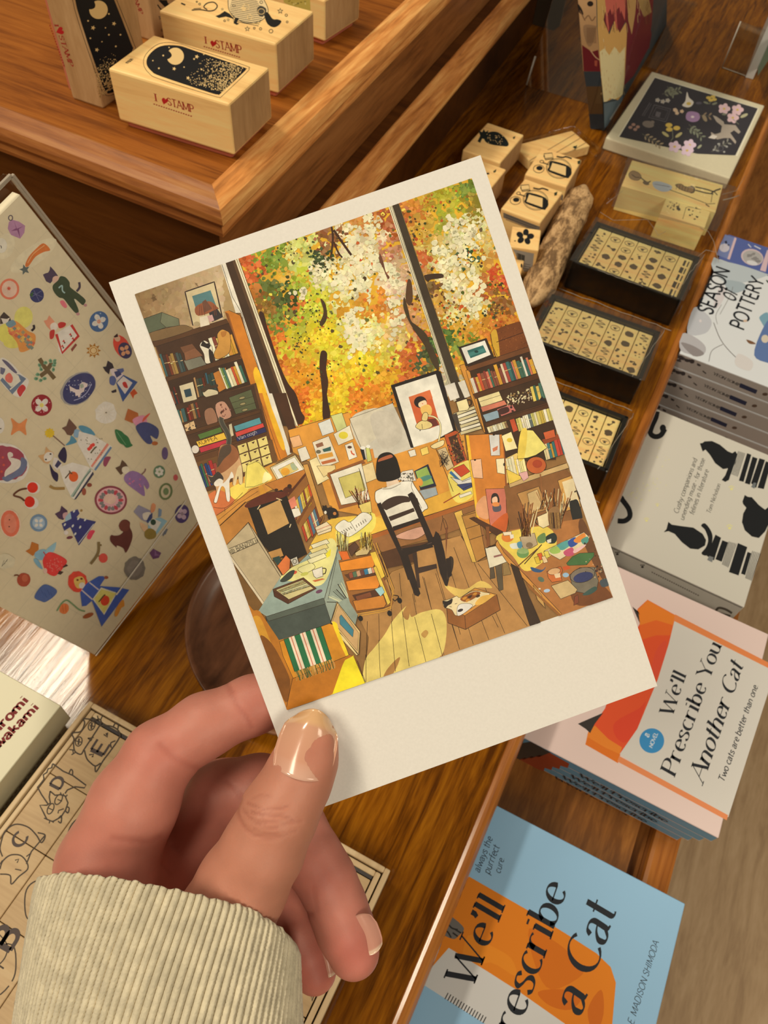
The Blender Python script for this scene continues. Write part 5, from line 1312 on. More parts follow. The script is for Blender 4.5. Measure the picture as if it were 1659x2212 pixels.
# pale streaks of sky light
A.L += 1
for (x, y, w_, h_, rot, n_) in ((770, 560, 20, 60, 10, 60), (800, 500, 14, 60, 5, 40), (815, 570, 14, 40, 20, 34), (740, 610, 26, 34, 0, 40), (850, 600, 15, 40, 25, 34), (760, 690, 26, 30, 10, 40), (775, 735, 24, 34, -5, 44), (855, 690, 14, 46, 5, 30),
                           (985, 510, 12, 50, 20, 40), (1015, 500, 16, 38, 20, 40), (975, 560, 26, 22, 0, 34), (1025, 600, 10, 50, 15, 34), (975, 610, 30, 16, -30, 30), (1020, 655, 24, 26, 10, 34), (960, 540, 26, 20, 0, 20), (690, 580, 26, 26, 0, 22), (655, 635, 18, 12, 0, 10)):
    for i in range(n_):
        a = math.radians(rot); u, v = R.gauss(0, .5) * w_, R.gauss(0, .5) * h_
        x2, y2 = x + u * math.cos(a) + v * math.sin(a), y - u * math.sin(a) + v * math.cos(a)
        if inside(x2, y2, WIN): blob(x2, y2, R.uniform(3, 7), vary((236, 226, 178), 10), 7, .35)
    A.L += 1
# trunks, branches
TK = (64, 36, 20)
A.P('A', '940,1000 965,985 985,1060 1010,1140 1060,1290 1110,1400 1160,1470 1190,1570 1212,1610 1190,1650 1140,1620 1110,1480 1060,1370 1010,1220', TK, True)
A.P('A', '1305,900 1335,930 1345,1010 1320,1060 1300,1050 1325,980', (76, 50, 26), True); A.P('A', '1310,1215 1345,1225 1340,1320 1352,1400 1345,1480 1365,1600 1322,1620 1318,1490 1310,1400 1300,1300', TK, True)
A.S('A', '1372,470 1380,540 1368,650', 4, TK, True); A.S('A', '1385,490 1440,570 1490,640', 5, TK, True); A.S('A', '1385,560 1410,620 1436,655', 3.4, TK, True); A.S('A', '1440,570 1470,560', 2, TK)
A.P('B', '720,790 742,800 750,900 730,940 708,900', (90, 60, 34), True); A.P('B', '700,890 722,960 740,1030 775,1060 830,1110 860,1180 900,1260 905,1330 870,1290 820,1180 760,1090 720,1020 695,950', (70, 54, 32), True)
A.P('B', '555,630 575,680 590,740 612,770 600,780 575,720 550,670', (110, 66, 44), True); A.P('B', '820,760 920,750 930,775 860,785 840,800', (64, 44, 30), True)
for i in range(60): blob(220 + (1295 + R.gauss(0, 34)) / 2.765, 320 + (650 + R.gauss(0, 40)) / 2.765, R.uniform(1.5, 4), vary((58, 74, 36), 16), 6)
for i in range(170):
    x, y = R.choice([(1330, 700), (1180, 1150), (1335, 1340), (1100, 600), (1260, 950), (1320, 1040)]); blob(220 + (x + R.gauss(0, 45)) / 2.765, 320 + (y + R.gauss(0, 45)) / 2.765, R.uniform(1, 2.4), vary((60, 60, 30), 18), 5)
A.L += 1
for i in range(260):
    x, y = R.choice([(800, 920), (950, 950), (1010, 1000), (1290, 820), (1250, 980), (760, 500), (860, 330), (1100, 620)]); px_, py_ = 620 + (x + R.gauss(0, 40)) / 2.765, 320 + (y + R.gauss(0, 40)) / 2.765
    if inside(px_, py_, WIN): blob(px_, py_, R.uniform(1.2, 3), vary(R.choice([(60, 70, 34), (90, 56, 26), (206, 96, 34), (214, 170, 50)]), 16), 5)
A.L += 1
# ---- left wall and window frame
WALL = (176, 146, 96)
A.P('A', '200,880 720,694 760,860 800,985 860,1030 1050,1659 470,1659', WALL)
for i in range(900):
    x, y = R.uniform(205, 720), R.uniform(690, 1080)
    blob(220 + x / 2.765, 320 + y / 2.765, R.uniform(4, 9), vary((136 + (x - 200) * .13, 104 + (x - 200) * .14, 62 + (x - 200) * .14), 7), 9, .3)
    if i % 60 == 0: A.L += 1
A.L += 1
A.P('A', '712,697 742,687 1075,1659 1040,1659 830,985 800,985', (232, 222, 196)); A.S('A', '718,697 780,890 835,985 1045,1659', 1, LN)
A.P('A', '740,688 796,668 1150,1659 1066,1659', (66, 44, 26)); A.P('A', '780,675 796,668 1150,1659 1132,1659', (92, 64, 38))
A.P('A', '796,668 816,660 1172,1659 1148,1659', (236, 222, 180)); A.S('A', '806,664 1160,1659', 1, (90, 60, 30)); A.S('A', '816,660 1176,1659', 1, (90, 60, 30))
A.P('C', '648,0 690,0 828,430 800,445', (232, 222, 196)); A.P('C', '700,0 790,-4 860,245 806,262', (74, 44, 24)); A.P('C', '806,262 860,245 852,262 830,300 842,410 818,430', (96, 56, 26))
# right mullion
A.P('B', '606,352 632,344 1014,1508 996,1514', (232, 220, 180)); A.S('B', '614,350 1000,1510', 1.1, LN); A.S('B', '624,348 1008,1510', .9, LN)
A.P('B', '628,346 666,332 1062,1492 1012,1512', (66, 54, 38)); A.S('B', '668,334 1064,1490', .9, (160, 120, 60))
A.P('B', '940,1420 1000,1400 1030,1490 975,1510', (222, 212, 190)); A.P('B', '1020,1400 1060,1385 1095,1480 1062,1495', (226, 216, 190))
# ---- left bookcase
SH = (84, 52, 26)
A.P('A', '245,1022 300,1160 320,1190 480,1659 560,1659 960,1600 980,1560 840,1010 745,1030 330,1150', (104, 66, 34))
A.P('A', '735,978 760,970 828,1000 1050,1659 960,1659', (206, 124, 36)); A.P('A', '735,978 758,990 965,1659 930,1659 820,1240', (150, 88, 34)); A.S('A', '745,985 960,1659', .8, LN); A.S('A', '760,970 828,1000 1050,1659', .9, LN)
A.P('A', '905,1340 940,1330 1040,1640 1010,1659 980,1590 930,1440', (244, 190, 40), True)
A.P('C', '556,0 650,-4 800,450 730,485 690,440', (206, 124, 36)); A.P('C', '620,-4 645,-4 775,350 760,400 700,250', (240, 180, 40), True); A.S('C', '560,0 735,480', .9, LN); A.S('C', '590,0 750,470', .8, LN)
def books(crop, base0, base1, hv, n, pal, hvar=.25, gap=.0, line=True):
    (p,), (q,) = pts(crop, base0), pts(crop, base1); k = CROP[crop][2]; hv = np.array(hv, float) / k
    ws = [R.uniform(.6, 1.4) for i in range(n)]; tot = sum(ws); t0 = 0; d = np.array(q) - np.array(p)
    for w_ in ws:
        a = np.array(p) + d * t0; t0 += w_ / tot; e = np.array(p) + d * (t0 - gap / n); h = hv * R.uniform(1 - hvar, 1)
        pp = [tuple(a), tuple(e), tuple(e + h), tuple(a + h)]
        A.poly(pp, vary(R.choice(pal), 12)); A.L -= 1
        if line: A.line(pp + [pp[0]], .7, LN, keep=False); A.L -= 1
        if R.random() < .4:
            m0, m1 = a + h * .6, e + h * .6; A.L += 1; A.line([tuple(m0), tuple(m1)], 1.4, vary((200, 180, 120), 30)); A.L -= 1
    A.L += 2
DKP = [(110, 50, 30), (60, 60, 44), (150, 110, 60), (70, 44, 30), (130, 90, 50), (50, 66, 60), (170, 130, 74)]
BRP = [(222, 206, 160), (196, 80, 44), (206, 150, 50), (70, 110, 90), (226, 216, 180), (130, 70, 50), (220, 190, 90), (90, 120, 140), (206, 120, 90)]
# shelf 1..5 openings
A.P('A', '325,1185 760,1045 830,1235 400,1370', (66, 40, 22)); A.P('A', '392,1390 838,1255 890,1415 440,1550', (60, 38, 22)); A.P('A', '445,1580 890,1440 945,1590 490,1659 470,1659', (66, 42, 24))
books('A', '370,1370 505,1335'.split()[0], '505,1335', (-42, -135), 9, DKP + [(206, 170, 60), (56, 90, 84)]); books('A', '680,1270', '815,1225', (-50, -150), 8, BRP)
A.P('A', '490,1270 590,1240 630,1300 520,1335', (120, 116, 96), False, LN, .8); A.P('A', '490,1215 560,1195 605,1240 500,1270', (130, 84, 54), False, LN, .8); A.P('A', '470,1190 540,1170 560,1195 490,1225', (110, 70, 44))
A.P('A', '585,1180 610,1150 640,1165 660,1190 665,1250 655,1280 620,1285 610,1230', (226, 214, 184), True, LN, .9); A.P('A', '590,1180 604,1150 625,1168 640,1165 652,1180 640,1200 615,1190', (40, 32, 26)); A.P('A', '640,1200 668,1230 660,1285 645,1270', (46, 36, 28), True)
A.P('A', '690,1115 715,1085 740,1090 765,1110 770,1180 755,1230 690,1262 670,1230 695,1170', (196, 140, 62), True, LN, .9); A.P('A', '712,1100 745,1095 740,1120 720,1130', (170, 110, 44), True)
for off in (0, 1, 2):
    pass
books('A', '425,1545', '470,1530', (-36, -110), 4, DKP); A.P('A', '462,1420 545,1395 570,1500 490,1528', (206, 190, 150), False, LN, .9); A.P('A', '490,1445 530,1435 540,1480 502,1490', (44, 66, 74))
books('A', '575,1490', '690,1450', (-30, -130), 8, DKP + [(206, 120, 50), (56, 96, 100)]); A.P('A', '665,1345 740,1310 780,1415 700,1460', (186, 116, 44), False, LN, .8); books('A', '745,1440', '870,1395', (-50, -130), 9, BRP[:5] + [(110, 140, 60), (60, 90, 120)])
A.P('A', '605,1455 640,1440 690,1450 690,1475 640,1490 612,1480', (206, 190, 150), True, LN, .9); A.P('A', '595,1440 640,1405 655,1420 690,1410 690,1430 640,1440 610,1460', (66, 50, 34), True); A.ell('A', 446, 1535, 11, 9, (30, 26, 24))
books('A', '470,1659', '590,1620', (-26, -90), 9, DKP + [(150, 60, 40), (56, 90, 84)]); A.P('A', '750,1490 880,1445 925,1570 790,1605', (84, 88, 56), False, LN, .9); A.S('A', '768,1530 895,1490', .8, LN); A.S('A', '780,1565 910,1528', .8, LN)
for x, y in ((822, 1485), (836, 1526), (850, 1560)): A.ell('A', x, y, 20, 9, (120, 110, 70), -15); A.ring('A', x, y, 20, 9, .8, LN, -15)
A.P('A', '680,1530 735,1510 775,1600 690,1630', (186, 140, 110), True, LN, .8); A.P('A', '615,1560 680,1540 710,1640 640,1659', (140, 100, 72), True, LN, .8)
for y in (1180, 1375, 1545): pass
A.P('A', '300,1160 745,1020 760,1045 315,1188', SH); A.P('A', '375,1375 820,1230 835,1252 385,1395', SH); A.P('A', '435,1552 885,1412 895,1435 445,1578', SH)
for s_ in ('300,1160 745,1020', '315,1188 760,1046', '375,1375 820,1230', '435,1552 885,1412', '445,1578 895,1436'): A.S('A', s_, .8, LN)
# things on top of the case
A.P('A', '247,1022 360,982 460,1020 465,1060 385,1072 270,1110', (84, 90, 66), False, LN, 1); A.P('A', '360,982 460,1020 465,1060 385,1072 350,1040', (106, 108, 80), False, LN, .8); A.P('A', '275,1110 460,1060 525,1068 530,1090 310,1155', (120, 92, 56), True, LN, .8)
A.P('A', '498,860 672,800 720,1010 545,1060', (206, 186, 140)); A.line([*pts('A', '545,1060 498,860 672,800 720,1010')], 2.6, (52, 34, 28)); A.P('A', '540,885 650,850 690,960 575,1000', (84, 122, 120)); A.P('A', '560,950 640,915 690,950 690,965 578,1003', (150, 84, 50), True); A.P('A', '600,920 620,905 660,960 610,985', (110, 70, 50))
A.P('A', '585,1012 630,1000 645,1055 590,1070', (226, 210, 180)); A.P('A', '640,985 690,960 725,1010 660,1040', (52, 44, 44)); A.P('A', '630,1005 660,995 672,1030 645,1040', (206, 160, 150)); A.ell('A', 568, 1050, 18, 14, (170, 150, 110))
for x in (585, 600, 615, 675, 685): A.S('A', '%d,%d %d,%d' % (x, 1000, x + R.randint(-10, 6), 940), 1.2, (110, 60, 40))
# ---- lower left of the case (crop C)
A.P('C', '0,95 575,-75 720,480 330,680 200,700', (96, 60, 32))
A.P('C', '0,80 560,-60 600,110 30,235', (70, 46, 28)); A.P('C', '40,215 610,110 650,260 90,430', (74, 48, 28)); A.P('C', '130,500 690,330 730,480 210,690', (110, 74, 38))
books('C', '15,220', '180,170', (-28, -110), 10, DKP + [(150, 60, 40), (56, 90, 84)]); A.P('C', '380,30 540,-30 580,110 430,150', (88, 92, 60), False, LN, 1); A.S('C', '395,70 560,20', .8, LN); A.S('C', '410,115 572,65', .8, LN)
for x, y in ((475, 32), (480, 75), (495, 118)): A.ell('C', x, y, 22, 9, (150, 136, 90), -15); A.ring('C', x, y, 22, 9, .9, LN, -15)
A.P('C', '285,80 350,60 400,160 330,190 300,170', (190, 140, 112), True, LN, .9); A.P('C', '205,130 265,105 300,200 230,230', (150, 106, 78), True, LN, .9); A.P('C', '60,225 130,195 150,260 75,285', (206, 170, 120), False, LN, .9)
for i in range(14): blob(380 + (340 + R.gauss(0, 20)) / 3.318, 850 + (125 + R.gauss(0, 24)) / 3.318, R.uniform(1, 3), vary((110, 66, 50), 20), 5)
for i in range(10): blob(380 + (100 + R.gauss(0, 20)) / 3.318, 850 + (240 + R.gauss(0, 14)) / 3.318, R.uniform(1, 3), vary((60, 44, 34), 16), 5)
A.L += 1
A.P('C', '36,285 600,115 608,138 46,312', SH); A.P('C', '60,440 650,260 656,282 70,462', SH); A.P('C', '200,680 330,640 345,665 212,705', SH)
for s_ in ('36,285 600,115', '46,312 608,138', '100,440 650,268', '112,462 656,288'): A.S('C', s_, .9, LN)
A.P('C', '155,295 320,240 335,275 175,330', (84, 112, 50), False, LN, .8); A.P('C', '145,345 345,280 365,325 165,385', (232, 184, 60), False, LN, .9); A.P('C', '165,390 360,330 370,365 180,425', (186, 50, 60), False, LN, .8)
A.text('KOPPEA', *pts('C', '168,372 300,330'), (90, 60, 30), w=.12, hs=1.0, flip=False)
A.P('C', '415,235 600,172 615,215 430,275', (84, 146, 150), False, LN, .8); A.P('C', '425,280 625,212 635,240 435,312', (206, 70, 60), False, LN, .8); A.P('C', '430,318 640,242 650,275 440,345', (44, 44, 84), False, LN, .8)
A.text('Van Gogh', *pts('C', '448,334 585,284'), (190, 180, 170), w=.09, hs=.8)
A.ell('C', 95, 400, 20, 26, (60, 70, 90)); A.ell('C', 140, 400, 28, 30, (214, 200, 180)); A.ring('C', 140, 400, 28, 30, .8, LN); A.P('C', '380,225 400,215 415,300 395,310', (206, 190, 150))
for i in range(3):
    for j in range(3): A.P('C', '%d,%d %d,%d %d,%d %d,%d' % (440 + j * 72 + i * 14, 375 - j * 24 + i * 66, 505 + j * 72 + i * 14, 352 - j * 24 + i * 66, 520 + j * 72 + i * 14, 410 - j * 24 + i * 66, 456 + j * 72 + i * 14, 435 - j * 24 + i * 66), (228, 206, 120), False, LN, .8)
for i in range(3):
    for j in range(3): A.P('C', '%d,%d %d,%d %d,%d' % (470 + j * 72 + i * 14, 375 - j * 24 + i * 66, 495 + j * 72 + i * 14, 366 - j * 24 + i * 66, 484 + j * 72 + i * 14, 386 - j * 24 + i * 66), (80, 50, 30))
books('C', '200,680', '330,630', (-55, -170), 8, [(186, 60, 50), (50, 70, 120), (60, 100, 70), (206, 150, 60), (150, 60, 50), (226, 206, 160)])
# ---- cabinet top with cat and lamp
A.P('C', '220,735 340,660 480,600 700,500 945,540 900,590 520,770 260,880', (214, 150, 60)); A.P('C', '215,745 300,690 390,730 420,770 350,850 275,885 230,790', (204, 112, 60), True); A.P('C', '380,690 480,640 520,690 430,760', (240, 212, 90), True)
A.P('C', '275,885 370,820 540,690 640,650 660,690 500,775 300,960', (206, 140, 60)); A.S('C', '275,885 360,830 540,690 625,660', 1, LN); A.S('C', '300,960 500,775', 1, LN); A.S('C', '285,925 450,790 590,700', .8, LN); A.S('C', '245,810 350,820 430,760 480,710', .9, LN, True); A.S('C', '350,820 352,850', .8, LN)
A.P('C', '300,965 505,780 585,1020 520,925 355,1100', (186, 124, 54))
# cat
A.P('C', '310,400 340,365 395,362 440,400 462,470 480,560 478,640 455,645 448,560 430,590 425,655 408,650 405,600 380,620 390,720 385,765 365,765 355,690 345,650 325,670 300,760 290,785 272,775 290,720 280,660 240,630 230,585 260,590 290,560', (206, 160, 110), True, LN, 1)
A.P('C', '312,400 345,366 395,364 440,400 452,460 400,520 330,570 290,560 300,480', (150, 92, 54), True); A.P('C', '315,410 350,372 390,370 395,420 345,470 310,520 296,520', (84, 66, 50), True)
A.P('C', '232,588 262,598 300,560 335,590 340,620 300,640 262,650 245,625', (66, 56, 48), True); A.P('C', '275,640 310,610 340,625 325,655 285,665', (232, 220, 196), True); A.P('C', '320,650 345,640 380,600 400,560 415,600 385,625 388,760 366,765 352,680 325,670 300,760 290,782 275,772 295,710', (232, 222, 200), True)
A.P('C', '430,580 445,530 470,520 478,640 456,645 446,590 428,655 410,650', (222, 196, 140), True)
A.S('C', '378,365 382,320 365,270 340,230 325,190 330,172', 11, (110, 100, 80), True); A.S('C', '378,365 382,320 365,270 340,230 325,190 330,172', 7.5, (70, 66, 54), True)
for i in range(24): A.S('C', '%d,%d %d,%d' % (320 + R.randint(0, 110), 400 + R.randint(0, 140), 316 + R.randint(0, 110), 425 + R.randint(0, 140)), .8, (110, 64, 36)) if False else None
# lamp
A.P('C', '510,515 575,488 600,498 690,600 640,640 560,672 497,672', (244, 224, 110), True); A.P('C', '510,515 575,488 600,498 690,600 650,634 560,668 497,672', (242, 220, 104), False, LN, .9); A.P('C', '640,560 690,600 660,625 620,640', (250, 236, 160), True); A.P('C', '592,670 620,655 650,720 610,735', (214, 150, 50))
# framed picture on bookcase
A.P('C', '675,530 855,440 930,550 745,655', (226, 206, 150), False, LN, 1); A.P('C', '690,532 850,455 915,545 750,640', (240, 232, 208), False, LN, .6); A.P('C', '735,545 840,492 880,545 770,600', (226, 196, 110), False, LN, .6); A.ell('C', 785, 560, 32, 28, (232, 164, 50)); A.P('C', '820,510 845,500 870,540 840,550', (170, 180, 140), True)
# small bookcase in the corner
A.P('C', '640,650 930,540 950,560 800,730 720,700', (190, 120, 50), False, LN, .8); A.P('C', '800,730 945,560 1000,720 1050,880 1000,1010 900,970 880,930', (150, 96, 44))
books('C', '830,800', '960,640', (-20, -110) if False else (30, 130), 10, BRP + [(206, 170, 60), (206, 90, 80)]); books('C', '900,960', '1010,800', (40, 130), 9, BRP + [(206, 170, 60)]); 
A.P('C', '800,770 850,735 870,800 825,830', (222, 130, 100)); A.P('C', '820,830 880,820 900,870 850,890', (226, 216, 190), False, LN, .6)
A.S('C', '800,735 945,560', 5, (96, 50, 26)); A.S('C', '870,930 998,712', 6, (120, 72, 34)); A.S('C', '1000,720 1060,890 1005,1010', 2.4, (150, 96, 40)); A.P('C', '910,510 945,505 1060,870 1030,890', (206, 150, 70), False, LN, .8)
# black portfolio
A.P('C', '505,790 640,720 760,690 790,720 940,1150 840,1200 680,1150 600,1050', (36, 30, 24)); A.P('C', '500,795 640,715 790,705 780,740 600,800 520,820', (96, 44, 28), True); A.P('C', '595,830 745,760 812,930 660,1010', (196, 152, 88))
A.S('C', '585,830 605,800', 2, (214, 190, 140)); A.S('C', '720,750 760,765', 2, (214, 190, 140)); A.S('C', '815,960 825,935', 2, (214, 190, 140)); A.ell('C', 800, 690, 34, 22, (90, 44, 26), -20); A.ell('C', 815, 665, 16, 16, (60, 36, 24)); A.ell('C', 720, 690, 14, 9, (60, 36, 24))
# grey board with the handle
A.P('C', '360,1095 520,922 585,1020 760,1300 700,1500 640,1493', (186, 166, 126), False, LN, 1.2); A.P('F', '28,250 180,92 250,225 405,470 335,705 325,720 50,310', (188, 168, 128), False, LN, 1.1); A.P('F', '50,310 60,318 335,705 325,722 48,330', (214, 196, 160), False, LN, .7)
A.P('F', '40,275 235,195 245,230 62,310', (196, 178, 138), False, LN, 1.2); A.text('@ BANZISU', *pts('F', '62,305 240,232'), (60, 50, 30), w=.12, hs=1.0)
A.P('F', '45,335 330,725 190,700 130,540', (120, 84, 40))
# ---- desk wall: pin board, white cloth, framed pictures
A.P('C', '806,262 1235,135 1340,500 1659,400 1659,940 1400,900 1100,800 1010,520 960,490 840,420', (222, 152, 58)); A.P('D', '0,350 180,300 300,640 1000,440 1060,900 920,960 720,1010 340,1050 60,1000', (220, 150, 58))
A.P('D', '185,345 490,235 640,560 480,610 300,640', (206, 196, 172)); A.P('D', '190,345 400,270 460,400 330,520 260,560', (214, 202, 172), True); A.P('D', '330,330 480,300 560,480 420,560', (201, 190, 166), True); A.S('D', '180,345 300,640', .9, LN); A.S('D', '185,345 490,235', .8, LN)
A.S('C', '806,262 1235,135', 1, LN); A.P('C', '1240,175 1440,110 1460,200 1270,240', (206, 196, 172)) if False else None
NOTE = [('C', '815,318 885,298 910,370 840,390', (232, 176, 120)), ('C', '870,400 930,378 965,465 900,490', (232, 222, 196)), ('C', '1018,215 1105,180 1135,275 1050,305', (224, 222, 206)), ('C', '1110,160 1190,138 1230,255 1160,285', (206, 206, 130)), ('C', '1130,290 1245,228 1275,325 1165,372', (238, 226, 190)),
        ('C', '978,350 1095,305 1170,490 1040,540', (236, 222, 190)), ('C', '1210,370 1265,348 1300,455 1240,478', (236, 226, 200)), ('C', '955,480 1010,455 1075,580 1100,610 1015,655', (240, 220, 160)), ('C', '1010,520 1140,512 1145,540 1060,600', (232, 206, 140)), ('C', '1310,530 1410,490 1440,610 1340,650', (238, 212, 150)),
        ('D', '600,580 650,565 662,610 618,622', (232, 222, 196)), ('D', '688,565 740,545 752,595 702,612', (240, 206, 100))]
for cr, s_, c_ in NOTE: A.P(cr, s_, c_, False, LN, .8)
A.ell('C', 1200, 300, 34, 26, (226, 206, 60)); A.P('C', '1000,365 1050,348 1060,375 1012,390', (150, 100, 70)); A.P('C', '1050,400 1110,380 1112,410 1060,420', (60, 100, 90)); A.P('C', '1020,440 1120,420 1130,450 1030,475', (226, 160, 60)); A.P('C', '1040,490 1140,465 1150,485 1050,510', (196, 110, 60)); A.ell('C', 1022, 418, 18, 14, (120, 110, 84)); A.ell('C', 1245, 385, 16, 10, (90, 60, 40)); A.S('C', '1255,410 1262,430 1280,440', 3, (206, 90, 50))
# big framed portrait
A.P('D', '478,108 810,0 835,10 950,440 960,440 640,555 620,555', (36, 28, 24)); A.P('D', '508,122 800,28 925,430 780,508 642,552', (236, 228, 204))
A.P('D', '605,192 758,140 830,390 750,420 668,400', (206, 96, 50)); A.P('D', '605,192 758,140 778,200 640,250', (214, 110, 60)); A.ell('D', 690, 228, 46, 42, (40, 30, 28)); A.P('D', '680,232 725,215 735,250 700,268 678,258', (236, 206, 160), True); A.P('D', '690,270 740,245 770,270 765,320 715,330', (236, 190, 100), True); A.ell('D', 705, 240, 5, 3, (206, 90, 80))
A.P('D', '740,350 800,345 822,395 770,405', (110, 50, 40))
# desk lamp
A.S('D', '735,325 790,335 825,370 835,430 820,510', 4.2, LN, True); A.S('D', '735,325 790,335 825,370 835,430 820,510', 2.8, (236, 220, 160), True); A.P('D', '655,400 680,370 720,358 765,375 775,400 740,420 690,425 665,415', (232, 206, 130), True, LN, 1); A.P('D', '700,355 710,310 735,302 745,325 735,362', (232, 206, 130), True, LN, 1); A.P('D', '765,540 850,500 860,525 840,545 790,562', (236, 214, 150), True, LN, 1)
A.S('D', '700,385 705,420', 1, LN); A.S('D', '690,428 685,435', 2, LN)
# ---- right shelf
A.P('B', '1030,1300 1060,1290 1220,1659 1160,1659', (206, 140, 56), False, LN, .9); A.P('B', '1075,1290 1440,1190 1560,1659 1200,1659', (60, 38, 22)); A.P('D', '1015,0 1050,0 1190,445 1145,445', (206, 140, 56), False, LN, .9)
A.P('D', '1040,0 1520,-10 1659,420 1659,640 1200,660 1150,430', (64, 42, 24))
A.P('B', '1022,1190 1190,1135 1235,1245 1068,1305', (52, 36, 26)); A.P('B', '1040,1195 1180,1150 1215,1235 1078,1290', (236, 230, 210)); A.P('B', '1075,1210 1170,1178 1190,1220 1095,1256', (50, 104, 96)); A.P('B', '1080,1225 1175,1195 1185,1215 1090,1245', (70, 130, 120)); A.ell('B', 1130, 1216, 12, 8, (30, 66, 60))
A.P('B', '1215,1110 1280,1070 1400,1035 1420,1060 1450,1180 1255,1245 1230,1180', (116, 62, 26), True); A.P('B', '1215,1110 1250,1090 1270,1240 1250,1250 1228,1180', (206, 160, 50), True)
for i in range(90):
    x, y = R.uniform(1255, 1435), R.uniform(1065, 1210); A.S('B', '%f,%f %f,%f' % (x, y, x + R.uniform(-6, 6), y + R.uniform(-5, 9)), .9, R.choice([(70, 34, 16), (150, 90, 40)])); A.L -= 1
A.L += 1
A.S('B', '1215,1110 1225,1180 1255,1245', 1, LN); A.S('B', '1250,1160 1440,1090', 1.4, (60, 30, 16))
books('B', '1120,1465', '1490,1345', (-40, -120), 24, BRP + [(150, 60, 50), (50, 90, 84)], .3)
books('D', '1105,160', '1510,30', (-40, -130), 24, BRP, .3) if False else None
A.P('D', '1100,200 1250,145 1280,215 1125,265', (232, 212, 150), False, LN, .9); A.S('D', '1110,228 1265,178', .8, LN); A.P('D', '1120,265 1290,215 1310,245 1135,300', (206, 120, 90), False, LN, .8); A.P('D', '1135,320 1245,285 1255,340 1160,370', (140, 160, 166), False, LN, .8)
A.P('D', '1235,280 1345,240 1375,290 1270,330', (196, 110, 96), False, LN, .9); A.P('D', '1245,285 1310,262 1325,295 1265,318', (70, 40, 34), True); A.ell('D', 1340, 265, 9, 9, (60, 34, 30)); A.ell('D', 1350, 292, 9, 7, (60, 34, 30))
for i in range(110):
    x, y = R.uniform(1310, 1500), R.uniform(150, 240); blob(700 + x / 3.318, 800 + (y + (1400 - x) * .22) / 3.318, R.uniform(.8, 2.6), vary(R.choice([(206, 190, 140), (60, 44, 30), (150, 120, 70), (226, 206, 160)]), 14), 5)
A.L += 1
books('D', '1500,225', '1640,180', (-30, -120), 8, BRP); A.P('D', '1540,215 1560,185 1590,225', (40, 34, 34)); books('D', '1180,450', '1320,410', (-30, -80), 9, [(226, 214, 170), (206, 190, 140), (232, 222, 190), (130, 100, 60)]); A.P('D', '1325,350 1360,340 1390,430 1355,445', (196, 80, 44), False, LN, .8); books('D', '1395,440', '1659,350', (-30, -110), 17, [(226, 214, 170), (206, 190, 100), (232, 222, 190), (130, 100, 60), (206, 180, 80), (110, 120, 110)])
A.P('B', '1070,1310 1445,1185 1452,1215 1085,1335', (110, 66, 34)); A.P('B', '1110,1470 1500,1345 1508,1375 1122,1498', (84, 50, 26)); A.P('B', '1180,1640 1565,1515 1572,1545 1192,1668', (84, 50, 26))
for s_ in ('1070,1310 1445,1185', '1085,1335 1452,1215', '1110,1470 1500,1345', '1122,1498 1508,1375', '1180,1640 1565,1515'): A.S('B', s_, .9, LN)
A.P('D', '1155,380 1625,235 1632,262 1165,405', (84, 50, 26)); A.S('D', '1155,380 1625,235', .9, LN); A.S('D', '1165,405 1632,262', .9, LN)
# stack and mug beside it
for i in range(7): A.P('D', '%d,%d %d,%d %d,%d %d,%d' % (925 + i * 8, 310 + i * 22, 1075 + i * 8, 255 + i * 24, 1082 + i * 8, 275 + i * 24, 932 + i * 8, 332 + i * 22), (232, 222, 190) if i % 2 else (206, 190, 140), False, LN, .9)
A.P('D', '915,320 950,305 985,440 965,450', (70, 60, 50)) ; A.P('D', '945,225 1020,200 1040,265 1030,285 965,295', (240, 222, 160), False, LN, 1.1); A.S('D', '1028,212 1050,215 1052,245 1035,255', 2.4, LN, True); A.S('D', '945,225 1020,200', 3, (60, 40, 30))
# small dark frame right of the lamp, bookshelf cells
A.P('D', '860,465 940,432 960,440 1030,660 960,690 930,690', (186, 84, 40), False, LN, 1); A.P('D', '890,480 945,460 1010,640 950,670', (70, 44, 28))
for i in range(110): blob(700 + (950 + R.gauss(0, 28)) / 3.318, 800 + (565 + R.gauss(0, 60)) / 3.318, R.uniform(.8, 2.4), vary(R.choice([(110, 90, 40), (40, 30, 24), (170, 120, 60), (120, 60, 40)]), 14), 5)
A.L += 1
A.P('D', '810,570 870,550 930,690 880,720', (206, 180, 130), False, LN, .8)
for i in range(40): A.S('D', '%f,%f %f,%f' % (825 + R.uniform(0, 70), 575 + R.uniform(0, 110), 830 + R.uniform(0, 70), 585 + R.uniform(0, 110)), 1, (70, 56, 44)); A.L -= 1
A.L += 1
# ---- desk
A.P('D', '340,1060 720,930 900,860 1060,800 1085,930 700,1050 330,1180', (226, 170, 60)); A.P('D', '900,720 1060,650 1075,880 960,950 900,860', (236, 214, 100), True); A.P('C', '1010,1010 1110,900 1420,880 1520,970 1150,1090 960,1130', (236, 190, 70), True); A.P('C', '1160,960 1400,850 1425,960 1320,1040 1180,1080', (240, 222, 100), True)
A.P('D', '325,1180 1085,925 1088,960 340,1220', (170, 96, 40)); A.S('D', '330,1180 1085,925', 1.1, LN); A.S('D', '340,1215 1088,960', 1, LN)
A.P('C', '1085,570 1340,475 1360,500 1110,590 1180,800 1390,740 1395,770 1170,830', (150, 90, 44)); A.P('C', '1105,580 1330,500 1390,760 1185,800', (236, 226, 196), False, LN, .9); A.P('C', '1165,605 1320,555 1360,690 1215,750', (206, 190, 100), False, LN, .9)
A.P('C', '1305,530 1400,490 1420,890 1400,910', (206, 150, 60)) if False else None
